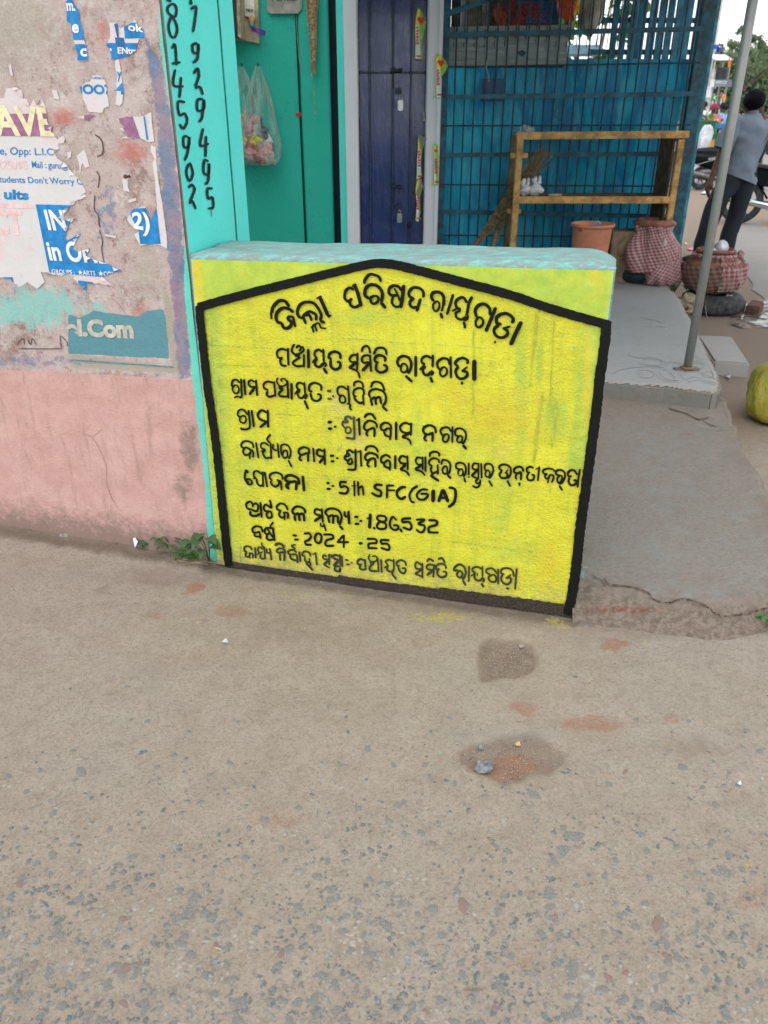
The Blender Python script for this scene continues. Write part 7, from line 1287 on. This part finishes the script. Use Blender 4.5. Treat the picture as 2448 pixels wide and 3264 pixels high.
M().box(pc, (.30, .3, .05)).build('tray_edge', mat('cart blue', (.02, .20, .40), .5), fc, bevel=.01); m = M(); [m.box((pc[0] + a * .25, 21 + b * .25, pc[2] / 2), (.02, .02, pc[2] / 2 - .03)) for a in (-1, 1) for b in (-1, 1)]; m.build('cart_legs', m_plast, fc); M().tube([ony(2255, 398, 20.7), ony(2256, 345, 20.7)], .02, 8).build('awning_pole', mat('pole pale', (.5, .5, .42), .6), fc, True)
o = thing('fruit_pile', 'small pile of orange and red fruit on the blue tray', 'fruit', pc + V3(0, 0, .05)); 
for i in range(16): M().ell(pc + V3(random.uniform(-.22, .22), random.uniform(-.25, .1), .09 + random.random() * .05), (.04, .04, .04), 8, 6).build('fruit', mat('fruit%d' % (i % 3), ((.55, .25, .03), (.40, .05, .03), (.5, .4, .08))[i % 3], .5), o, True)
m_ws = mat('white woven sack', (.52, .54, .57), .7, .15, 10, .5, 30)
for i, (x, y, rx, rz, lab) in enumerate(((2206, 452, .19, .16, 'large white woven sack slumped behind the scooter seat'), (2232, 446, .15, .15, 'second white sack leaning right of the large one'), (2250, 425, .13, .16, 'upright white sack under the blue fruit tray'))):
    c = ony(x, y, 19.5); o = thing('woven_sack', lab, 'sack', (c[0], 19.5, 0), 'white sacks piled behind the scooter'); m = M(); m.lathe((c[0], 19.5, 0), smoothprof([(.02, 0), (rx * 1.1, .02), (rx * 1.25, c[2] * .5), (rx * .9, c[2]), (rx * .35, c[2] + rz), (.02, c[2] + rz * 1.05)]), 24, lambda a, z, i: .05 * float(fbm(a * 1.5, z * 3, 3, 7))); m.build('sack_body', m_ws, o, True)
# poles, signs, tank tower
SY = 45.0
def Gp(x, y, Y=SY): return ony(x, y, Y)
m_con = mat('pale concrete', (.44, .43, .41), .85, .15, 3); m_fr = mat('rusty frame', (.14, .09, .08), .8)
def pole(x0, y0, x1, Y, r_, lab, mt=m_con, name='street_pole', cat='pole', top=None):
    b = at_ground(x0, Y); return tag(M().tube([b, (b[0], Y, top or float(ony(x1, y1_, Y)[2]))], [r_, r_ * .75], 10).build(name, mt, None, True), lab, cat)
y1_ = -120
b_ = ony(2250, 180, 34); tag(M().tube([(b_[0], 34, 0), (b_[0] + .0, 34, 9.5)], [.10, .055], 12).build('lamp_pole', m_con, None, True), 'tall tapering pale concrete pole right of the kiosk corner', 'pole')
for x, lab in ((2226, 'thin dark steel pole left of the concrete pole'), (2262, 'slim pale pole just left of the water tank')):
    b_ = ony(x, 250, 48); tag(M().tube([(b_[0], 48, 0), (b_[0], 48, 7.2)], .05, 8).build('thin_pole', m_fr if x < 2230 else m_con, None, True), lab, 'pole')
bf = thing('billboard_frame', 'empty rusty steel billboard frame above the water tank', 'frame', at_ground(2280, 50))
for a, b in (((2240, 148), (2305, 143)), ((2236, 172), (2302, 168)), ((2304, 140), (2299, 172)), ((2230, 193), (2268, 192)), ((2225, 245), (2258, 244)), ((2262, 178), (2250, 350)), ((2298, 168), (2290, 350)), ((2238, 150), (2218, 350))): M().bar(ony(*a, 50), ony(*b, 50), .09, .09).build('frame_bar', m_fr, bf)
tw = thing('water_tank_tower', 'black ribbed water tank on a stand under a white sheet roof', 'tank', at_ground(2295, SY)); tc = Gp(2293, 238); hh_ = (Gp(2293, 220)[2] - Gp(2293, 256)[2]) / 2
m = M(); pr = []
for i in range(25): t = i / 24; pr.append((.38 + .012 * math.sin(i * 2.1), -hh_ + 2 * hh_ * t))
m.lathe(tc, [(.02, -hh_)] + pr + [(.25, hh_ + .06), (.02, hh_ + .09)], 28); m.build('tank_barrel', mat('tank black', (.035, .045, .05), .45), tw, True)
a_ = [Gp(2272, 173), Gp(2327, 174), Gp(2321, 195), Gp(2265, 195)]; M().prism([a_[3] + V3(0, -.6, 0), a_[2] + V3(0, -.6, 0), a_[1] + V3(0, .6, 0), a_[0] + V3(0, .6, 0)], (0, 0, .04)).build('sheet_roof', mat('white sheet', (.66, .67, .68), .6, .05, 3), tw)
for x in (2268, 2318): 
    for d in (-.5, .5): q = Gp(x, 196); M().tube([(q[0], SY + d, 0), (q[0], SY + d, q[2])], .035, 8).build('tower_leg', m_con, tw, True)
M().box((float(Gp(2266, 250)[0]), SY - .2, 1.6), (.09, .09, 1.9)).build('brick_pier', m_con, tw); M().box((tc[0], SY, tc[2] - hh_ - .06), (.48, .45, .05)).build('platform', m_con, tw)
def board(x0, y0, x1, y1, Y, mt, lab, name='sign_board', txt=None, tm=None, legs=True, dy=0, parts=None):
    a = ony(x0, y0, Y); b = ony(x1, y1, Y); o = thing(name, lab, 'sign', ((a[0] + b[0]) / 2, Y, 0)); M().prism([ony(x0, y0, Y), ony(x1, y0 + dy, Y), ony(x1 - 1, y1 + dy, Y), ony(x0 - 1, y1, Y)], (0, .05, 0)).build('board', mt, o, bevel=.005)
    if legs:
        for t in (.25, .75): x = a[0] + (b[0] - a[0]) * t; M().tube([(x, Y + .04, 0), (x, Y + .04, b[2] + .1)], .03, 8).build('post', m_con, o, True)
    for s_, q, bo in (txt or []): m = M(); lettering(m, s_, q, lambda x, y, off: ony(x, y, Y) + V3(0, -.008, 0), 0, bo); m.build('sign_lettering', tm, o, fix=False)
    return o
m_lw = mat('sign light', (.70, .71, .72), .6, .05, 4); m_gb = mat('sign slate', (.16, .20, .27), .6, .2, 2); m_ink = mat('sign ink', (.05, .05, .07), .7)
o = board(2268, 253, 2334, 276, 42, m_gb, 'slate blue sign board reading PAPER LTD in front of the tank', txt=[('PAPER LTD', [(2282, 257), (2318, 258), (2317, 268), (2281, 267)], .02), ('JK PRODUCTS DIVISION', [(2280, 271), (2320, 272), (2320, 275), (2280, 274)], .0)], tm=m_lw, dy=2)
M().prism([ony(2266, 253, 41.96), ony(2279, 253, 41.96), ony(2276, 277, 41.96), ony(2264, 277, 41.96)], (0, .02, 0)).build('white_end', m_lw, o)
o = board(2224, 278, 2267, 313, 36, m_lw, 'white street direction board with a forked Y mark', dy=-3)
m = M(); 
for q in ([(2244, 305), (2244, 298)], [(2244, 298), (2238, 293)], [(2244, 298), (2250, 293)]): ribbon(m, q, 1.4, lambda x, y, off: ony(x, y, 36) + V3(0, -.01, 0), 0, 0, 1.5)
lettering(m, 'NATIONAL HIGHWAY', [(2228, 282), (2262, 280), (2262, 283), (2228, 285)], lambda x, y, off: ony(x, y, 36) + V3(0, -.01, 0), 0, .0); m.build('sign_lettering', mat('sign grey ink', (.25, .25, .27), .7), o, fix=False)
o = board(2272, 304, 2288, 320, 34, mat('sign green', (.01, .26, .14), .5), 'small green road sign with a white left arrow'); m = M(); ribbon(m, [(2282, 306), (2275, 312), (2282, 318)], 3, lambda x, y, off: ony(x, y, 34) + V3(0, -.02, 0), 0, 0, 2); m.build('arrow', mat('arrow pale', (.65, .68, .35), .6), o, fix=False)
o = board(2299, 301, 2315, 318, 34.4, mat('sign orange', (.70, .33, .03), .5), 'small square orange sign board beside the parking sign')
pk = thing('parking_sign', 'round white no parking sign with a red ring and letter P', 'sign', at_ground(2302, 34)); c = ony(2302, 303, 34); M().tube([c, c + V3(0, -.02, 0)], .075, 24).build('disc', m_lw, pk); m = M(); m.tube([c + V3(.065 * math.cos(a), -.025, .065 * math.sin(a)) for a in np.linspace(0, 6.283, 25)], .010, 6); m.build('red_ring', m_fr and mat('ring red', (.5, .02, .02), .5), pk, True); m = M(); lettering(m, 'P', [(2299.5, 298), (2304, 298), (2304, 308), (2299.5, 308)], lambda x, y, off: ony(x, y, 33.96), 0, .03); m.build('sign_lettering', m_ink, pk, fix=False); M().tube([(c[0], 34.03, 0), c + V3(0, .03, 0)], .02, 8).build('post', m_con, pk, True)
tl_ = thing('traffic_light', 'dark traffic light housing hanging below the slate sign', 'traffic light', at_ground(2279, 37)); c = ony(2279, 290, 37); M().box(c, (.06, .05, .09)).build('housing', m_plast, tl_, bevel=.01); M().tube([(c[0], 37.08, 0), c + V3(0, .08, .1)], .03, 8).build('post', m_con, tl_, True)
fl = thing('blue_flag', 'crumpled blue flag on a thin mast', 'flag', at_ground(2290, 40)); c = ony(2286, 152, 40)
X, Z = np.meshgrid(np.linspace(0, 1, 14), np.linspace(0, 1, 10)); A = ony(2274, 142, 40); B = ony(2298, 150, 40); C_ = ony(2293, 168, 40); D_ = ony(2276, 158, 40); P = (A * (1 - X[..., None]) + B * X[..., None]) * (1 - Z[..., None]) + (D_ * (1 - X[..., None]) + C_ * X[..., None]) * Z[..., None]; P[..., 1] += .12 * np.sin(X * 9 + Z * 3); P[..., 2] += .03 * np.sin(X * 7); gridmesh('flag_cloth', P, mat('flag blue', (.03, .08, .42), .7), fl); M().tube([(float(A[0]), 40, 0), A + V3(0, 0, .4)], .025, 8).build('mast', m_con, fl, True)
fl = thing('orange_pennant', 'narrow ragged orange pennant at the right side of the tank roof', 'flag', at_ground(2328, 41)); M().prism([ony(2324, 180, 41), ony(2331, 196, 41), ony(2326, 212, 41), ony(2320, 216, 41), ony(2322, 196, 41)], (0, .02, 0)).build('pennant_cloth', mat('flag orange', (.75, .18, .02), .7), fl); q = ony(2322, 216, 41); M().tube([(q[0], 41, 0), q + V3(.1, 0, .6)], .02, 6).build('mast', m_fr, fl, True)
# far boundary wall and parked autos
tag(M().box((float(ony(2440, 350, 60)[0]), 60, .55), (9, .1, .55)).build('boundary_wall', mat('far wall', (.40, .38, .35), .9)), 'low pale boundary wall along the far side of the road', 'wall')
fw = thing('iron_fence', 'row of pale railings in front of the boundary wall behind the standing man', 'fence', (float(ony(2440, 345, 55)[0]), 55, 0)); x0_ = float(ony(2395, 345, 55)[0])
for i in range(26): M().box((x0_ + i * .16, 55, .55), (.025, .02, .55)).build('railing', m_con, fw)
for z_ in (.25, 1.0): M().box((x0_ + 2, 55, z_), (2.1, .015, .03)).build('rail', m_con, fw)
for i, (x, lab, c_) in enumerate(((2330, 'pale parked van partly behind the pipe', (.50, .52, .50)), (2385, 'dark parked car roof showing left of the man', (.07, .08, .08)))):
    o = thing('parked_car', lab, 'car', at_ground(x, 42 + i * 3)); L = np.array(at_ground(x, 42 + i * 3)); mt = mat('car%d' % i, c_, .35, .05, 4, 0, spec=.6)
    pr = [(-1.6, .3), (-1.6, .85), (-1.2, .95), (-.9, 1.45), (.6, 1.5), (1.0, 1.0), (1.6, .85), (1.65, .3)]; M().prism([L + V3(a, -.7, b) for a, b in pr], (0, 1.4, 0)).build('car_body', mt, o, bevel=.06)
    M().prism([L + V3(a, -.715, b) for a, b in ((-1.05, .98), (-.82, 1.38), (.5, 1.42), (.85, 1.0))], (0, .01, 0)).build('side_window', mat('car glass', (.03, .04, .045), .1, 0, 1, 0, spec=.7), o)
    for a in (-1.0, 1.05): M().tube([L + V3(a, -.72, .3), L + V3(a, -.55, .3)], .3, 20).build('wheel', m_rub, o)
# ================================================================ trees
def leafmat(name, a, b):
    k = N(name, .6, .3); g = k.n.new('ShaderNodeNewGeometry'); c = k.mix(k.noise(.8, 3, .6), a, b); c = k.mix(k.math('MULTIPLY', g.outputs['Random Per Island'], .5), c, tuple(q * 1.5 for q in b)); k.fin(c)
    tr = k.n.new('ShaderNodeBsdfTranslucent'); k.L(k.mix(.5, c, (.25, .36, .08)), tr.inputs[0]); ms = k.n.new('ShaderNodeMixShader'); ms.inputs[0].default_value = .35; k.t.links.new(k.p.outputs[0], ms.inputs[1]); k.t.links.new(tr.outputs[0], ms.inputs[2]); k.t.links.new(ms.outputs[0], k.n['Material Output'].inputs[0]); return k.m
m_lf1 = leafmat('hazed far foliage', (.09, .14, .08), (.145, .205, .115)); m_lf2 = leafmat('near foliage', (.035, .08, .02), (.08, .14, .035)); m_bark = mat('bark', (.13, .10, .08), .9, .3, 10)  # far leaves lightened in colour to stand for haze and glare
def tree(base, blobs, nl, size, lab, mt, group=None, trunk_r=.18, seed=0):
    """blobs: (dx, dy, z, rx, rz) clumps; every clump is fed by a limb"""
    o = thing('tree', lab, 'tree', base, group); b = np.array(base, float); rr = np.random.default_rng(seed); top = max(q[2] for q in blobs); m = M()
    fork = b + V3(.1, 0, top * .45); m.tube([b, b + V3(.05, 0, top * .25), fork], [trunk_r, trunk_r * .8, trunk_r * .6], 10)
    for dx, dy, z, rx, rz in blobs: e = b + V3(dx, dy, z); mid = (fork + e) / 2 + V3(.1 * dx, 0, -.1 * rz); m.tube([fork, mid, e], [trunk_r * .45, trunk_r * .28, trunk_r * .1], 6)
    m.build('trunk', m_bark, o, True); tot = sum(q[3] ** 2 * q[4] for q in blobs); vs = []; fs = []
    for bi, (dx, dy, z, rx, rz) in enumerate(blobs):
        n = int(nl * rx ** 2 * rz / tot) + 20; nc = max(6, n // 45); cc = rr.normal(size=(nc, 3)); cc /= np.linalg.norm(cc, axis=1)[:, None]; cc *= (rr.random((nc, 1)) ** .4) * np.array([rx, rx, rz]); cc += b + np.array([dx, dy, z])
        for c in cc:
            for j in range(max(1, n // nc)):
                p = c + rr.normal(size=3) * rx * .17; u = rr.normal(size=3); u /= np.linalg.norm(u); v = np.cross(u, rr.normal(size=3)); v /= np.linalg.norm(v) + 1e-9; s_ = size * rr.uniform(.6, 1.3); k0 = len(vs)
                vs += [p - u * s_, p + v * s_ * .45, p + u * s_, p - v * s_ * .45]; fs.append((k0, k0 + 1, k0 + 2, k0 + 3))
    me = bpy.data.meshes.new('crown'); me.from_pydata([tuple(q) for q in vs], [], fs); link('crown', me, mt, o); return o
def tz(y, Y): return float(ony(2300, y, Y)[2])
TG = 'trees beyond the road'
for i, (x, ytop, Y, w_, lab) in enumerate(((2255, 165, 66, 2.2, 'bushy green tree behind the billboard frame'), (2300, 150, 70, 2.6, 'rounded green tree behind the tank tower'), (2352, 158, 66, 2.6, 'dense green tree directly behind the pipe'), (2405, 160, 72, 3.0, 'broad green tree above the standing man'), (2455, 172, 64, 2.8, 'dense green tree at the right edge of the picture'), (2200, 190, 75, 2.6, 'green tree seen through the kiosk lattice'))):
    zt_ = tz(ytop - 12, Y); tree(at_ground(x, Y), [(0, 0, zt_ - 1.2, w_ * .7, 1.2), (-w_ * .6, 0, zt_ - 2.2, w_ * .7, 1.5), (w_ * .6, .3, zt_ - 2.0, w_ * .7, 1.4), (0, -.5, zt_ - 3.4, w_, 1.8), (-w_ * .5, -.6, zt_ - 4.8, w_ * .8, 1.5), (w_ * .6, -.6, zt_ - 4.9, w_ * .8, 1.6)], 7500, .19, lab, m_lf1, TG, .25, i)
zt_ = tz(75, 58); tree(at_ground(2332, 58), [(-.2, 0, zt_ - .5, .55, .5), (.5, 0, zt_ - .9, .5, .4), (-.7, 0, zt_ - 1.2, .5, .35), (1.1, 0, zt_ - 1.3, .6, .35), (2.3, 0, zt_ - .9, .55, .3), (2.1, 0, zt_ - 1.9, .5, .4), (.3, 0, zt_ - 1.7, .4, .4)], 1500, .13, 'tall sparse pale tree rising above the other trees', m_lf1, None, .10, 21)
bt_ = ony(1850, 60, 12); tree((float(bt_[0]), 12, 0), [(-.5, 0, 2.7, .7, .6), (.25, 0, 2.35, .5, .45), (-1.2, 0, 2.4, .6, .7), (.4, 0, 2.9, .5, .4), (-.1, 0, 1.9, .4, .3)], 1900, .075, 'dark leafy tree seen through the mesh behind the kiosk', m_lf2, None, .09, 33)
cbp = ony(1856, 155, 9.6); o = thing('blue_cabinet', 'pale blue metal cabinet top seen through the mesh behind the kiosk', 'cabinet', (cbp[0], 9.6, 0)); M().box((cbp[0], 9.6, float(ony(1856, 148, 9.6)[2]) - .04), (.17, .15, .045)).build('cabinet_top', mat('pale blue paint', (.30, .48, .58), .5), o, bevel=.005); M().box((cbp[0], 9.6, .85), (.165, .14, .85)).build('cabinet_body', mat('cabinet blue', (.02, .16, .30), .5), o)
# ================================================================ weeds, litter, stones
m_wd = leafmat('weed leaf', (.055, .11, .055), (.09, .16, .08)); m_wd2 = leafmat('fresh leaf', (.06, .16, .04), (.10, .24, .06)); m_stem = mat('stem', (.12, .14, .06), .8)
def leaf(m, p, d, L, W, droop=.3, fold=.25, heart=False):
    d = np.array(d, float); d /= np.linalg.norm(d); s_ = np.cross(d, V3(0, 0, 1)); s_ /= np.linalg.norm(s_) + 1e-9; up = np.cross(s_, d)
    T = (0, .12, .35, .62, .85, 1.0); Wd = ((.55, .95, 1, .62, .3, 0) if heart else (.1, .6, 1, .85, .45, 0)); vs = []
    for t, w_ in zip(T, Wd):
        c = p + d * L * t + V3(0, 0, -droop * L * t * t); vs += [c + s_ * W * w_ * .5 + up * fold * W * w_ * .5 + V3(0, 0, .0), c, c - s_ * W * w_ * .5 + up * fold * W * w_ * .5]
    m.add(vs, [(i * 3 + j, i * 3 + j + 1, i * 3 + j + 4, i * 3 + j + 3) for i in range(5) for j in range(2)])
def weed(pos, n, h, spread, L, W, lab, mt, seed, heart=False, lean=(0, 0), group=None):
    o = thing('weed_plant', lab, 'plant', pos, group); rr = random.Random(seed); b = np.array(pos, float); sm = M(); 
    for i in range(n):
        a = rr.uniform(0, 6.28); q = spread * rr.uniform(.3, 1); tip = b + V3(math.cos(a) * q + lean[0], -abs(math.sin(a)) * q * .8 + lean[1], h * rr.uniform(.3, 1)); sm.tube([b, (b + tip) / 2 + V3(0, 0, h * .15), tip], .0012, 4)
        lm = M(); a2 = a + rr.uniform(-.6, .6); leaf(lm, tip, (math.cos(a2), -abs(math.sin(a2)) * .7 - .2, rr.uniform(-.2, .35)), L * rr.uniform(.7, 1.2), W * rr.uniform(.8, 1.2), rr.uniform(.2, .7), .3, heart); lm.build('leaf', mt, o, True, fix=False)
    sm.build('stem', m_stem, o, True)
def gz(x, y): p = onz(x, y, .008); return (float(p[0]), float(p[1]), .006)
weed(gz(455, 1738), 12, .030, .024, .020, .015, 'small round leaved weed at the wall foot beside the white scrap', m_wd, 1)
weed(gz(545, 1752), 20, .065, .05, .022, .017, 'middle leafy weed at the foot of the pink wall', m_wd, 2)
weed(gz(668, 1788), 11, .13, .045, .052, .04, 'broad heart leaved weed growing against the left edge of the sign slab', m_wd, 3, True, (-.01, -.02))
weed((float(onz(2425, 2005)[0]) + .02, float(onz(2425, 2005)[1]), .005), 30, .065, .055, .022, .016, 'clump of round leaved weeds at the broken apron edge on the far right', m_wd2, 4)
pv_ = onz(2150, 925, .12); weed((float(pv_[0]), float(pv_[1]), .10), 26, .22, .10, .07, .035, 'bright green weed growing beside the wrapped pot', m_wd2, 5)
o = thing('grass_tuft', 'thin tuft of grass and dry stalks before the sign slab corner', 'grass', gz(590, 1775)); m = M(); rr = random.Random(6)
for i in range(90): p = np.array(gz(590 + rr.gauss(0, 22), 1775 + rr.gauss(0, 6))); a = rr.uniform(0, 6.28); m.tube([p, p + V3(math.cos(a) * .01, math.sin(a) * .01, .018), p + V3(math.cos(a) * .03, math.sin(a) * .02, .02 + rr.random() * .012)], [.0012, .001, .0004], 3)
m.build('grass_blades', m_wd2, o, kind='stuff')
m = M()
for q in range(9): p = np.array(gz(600 + rr.uniform(-60, 60), 1788 + rr.uniform(-14, 10))); a = rr.uniform(-.4, .4); m.tube([p, p + V3(.05 * math.cos(a), .05 * math.sin(a), .004)], .0012, 4)
m.build('dry_stalks', mat('dry stalk', (.35, .25, .14), .9), o, kind='stuff')
m_scr = mat('white scrap paper', (.70, .70, .71), .7, .05, 30)
def scrap(pts, lab, mt=m_scr, h=.012, name='paper_scrap', cat='litter', z=.006, grp='bits of litter on the ground'):
    n = len(pts); a = [onz(*q, z) + V3(0, 0, h * (i % 2)) for i, q in enumerate(pts)]; c = sum(a) / n + V3(0, 0, h * .6); m = M(); m.add([c] + a, [(0, 1 + i, 1 + (i + 1) % n) for i in range(n)]); m.add([c + V3(0, 0, -.0012)] + [p + V3(0, 0, -.0012) for p in a], [(0, 1 + (i + 1) % n, 1 + i) for i in range(n)]); tag(m.build(name, mt, fix=False), lab, cat, grp)
scrap([(422, 1717), (440, 1718), (438, 1728), (442, 1742), (430, 1745), (426, 1732)], 'upright torn white paper scrap near the pink wall', h=.02, z=.022)
scrap([(708, 2044), (722, 2043), (728, 2048), (716, 2057)], 'tiny folded white scrap on the concrete left of centre', h=.012)
scrap([(2290, 1175), (2300, 1170), (2322, 1188), (2300, 1192), (2286, 1186)], 'orange and blue wrapper beside the steel pipe foot', mat('wrapper orange', (.68, .18, .06), .5, .2, 40), .01)
scrap([(2312, 1200), (2328, 1198), (2328, 1207), (2314, 1206)], 'crumpled silver foil near the step block', mat('foil', (.5, .46, .46), .3, .2, 60, metal=.5), .01)
scrap([(2160, 878), (2185, 872), (2184, 886), (2166, 888)], 'crumpled foil packet behind the wrapped pot', mat('foil', (.5, .46, .46)), .02)
scrap([(2190, 792), (2215, 790), (2216, 800), (2196, 798)], 'pink ribbon scrap on the dirt by the man', mat('pink scrap', (.75, .15, .32), .6), .01)
scrap([(2232, 617), (2246, 613), (2255, 618), (2240, 621)], 'white paper lying on the dirt beside the man', h=.03)
scrap([(2158, 645), (2180, 643), (2188, 649), (2160, 651)], 'flattened packet on the dirt right of the kiosk', mat('packet grey', (.40, .42, .48), .5), .02)
scrap([(2182, 775), (2186, 774), (2191, 780), (2187, 781)], 'thin pale splinter on the dirt by the step', h=.01)
scrap([(2163, 622), (2175, 621), (2174, 624), (2164, 625)], 'small white flake on the dirt right of the kiosk', h=.01)
scrap([(2350, 2495), (2360, 2490), (2364, 2500), (2354, 2503)], 'small white chip on the concrete at the right', h=.003)
scrap([(1640, 2368), (1655, 2365), (1660, 2376), (1645, 2380)], 'dry yellow leaf crumb inside the larger pothole', mat('dry leaf', (.45, .35, .15), .8), .004, z=-.004)
m_rk = mat('grey stone', (.22, .23, .235), .85, .25, 40, .5, 120)
def rock(x, y, rx, ry, rz, lab, mt=m_rk, seed=0, z=0):
    c = onz(x, y, z); o = M().ell((c[0], c[1], z + rz * .5), (rx, ry, rz), 9, 6, .55, seed).build('loose_stone', mt); tag(o, lab, 'stone', 'loose stones on the ground')
rock(1541, 2452, .022, .017, .012, 'angular blue grey stone at the left edge of the larger pothole', seed=3, z=-.004)
rock(1535, 2385, .009, .007, .006, 'small grey pebble above the angular stone', seed=5, z=-.004)
rock(208, 1713, .020, .013, .012, 'pale grey lump of mortar at the foot of the pink wall', mat('mortar lump', (.33, .29, .26), .95, .2, 60, .5), 7)
rock(364, 1742, .012, .009, .008, 'brown clod of earth near the pink wall', mat('clod', (.20, .15, .12), .95, .2, 60, .5), 9)
rock(1874, 1925, .018, .013, .014, 'grey stone in the corner between sign slab and apron', mat('grey stone', (.22, .23, .235)), 11)
rock(1661, 2060, .006, .005, .005, 'small pebble inside the upper pothole', mat('mortar lump', (.3, .3, .3)), 12, -.004)
rock(2134, 1960, .014, .008, .006, 'pale flat pebble at the foot of the apron face', m_aggw, 13)
def stick(pts, lab, r_=.0012, mt=None, cat='twig'): tag(M().tube([onz(*q, .005) for q in pts], r_, 5).build('dry_twig', mt or mat('twig', (.24, .17, .11), .9)), lab, cat, 'twigs and straws lying about')
stick([(300, 1882), (345, 1868)], 'thin forked twig on the left of the concrete, upper fork'); stick([(310, 1882), (356, 1893)], 'thin forked twig on the left of the concrete, lower fork')
stick([(1965, 2828), (1966, 2858)], 'short yellow straw in the right foreground', .0016, mat('straw yellow', (.55, .48, .14), .7)); stick([(1478, 3152), (1540, 3154)], 'brown twig near the bottom of the picture', .0014)
stick([(683, 3020), (705, 3026)], 'short pale straw in the left foreground', .0011, mat('straw pale', (.50, .42, .25), .7)); stick([(2315, 1212), (2330, 1208)], 'dark twig on the dirt near the yellow sack', .002)
# cracks running through the broken face of the apron
def apz(x, y): j = int(np.clip((y - ay_[0]) / .008, 0, len(ay_) - 1)); i = int(np.clip((x - ax_[0]) / .012, 0, len(ax_) - 1)); return float(APZ[j, i])
def Ap(x, y, off=0.):
    z = .08
    for _ in range(9): p = onz(x, y, z); z = z * .4 + apz(p[0], p[1]) * .6
    p = onz(x, y, z + off); return p
apo = bpy.data.objects['concrete_apron']
m = M()
for pl, wd in (([(1925, 1842), (1945, 1862), (2000, 1868), (2060, 1885), (2085, 1912), (2130, 1922), (2180, 1908), (2240, 1925), (2290, 1960), (2340, 1962), (2400, 1950), (2448, 1938)], 5), ([(2130, 1300), (2190, 1318), (2225, 1335), (2262, 1328)], 3), ([(2238, 1338), (2262, 1352), (2290, 1360)], 2.5), ([(2075, 1248), (2160, 1254)], 4), ([(2195, 1256), (2240, 1260)], 4), ([(1890, 1835), (1918, 1850), (1930, 1872)], 4)):
    ribbon(m, pl, wd, lambda x, y, o: Ap(x, y, o), .0045, .6, 5, .9)
m.build('crack', mat('crack brown', (.13, .10, .078), 1, .3, 60), apo, fix=False)
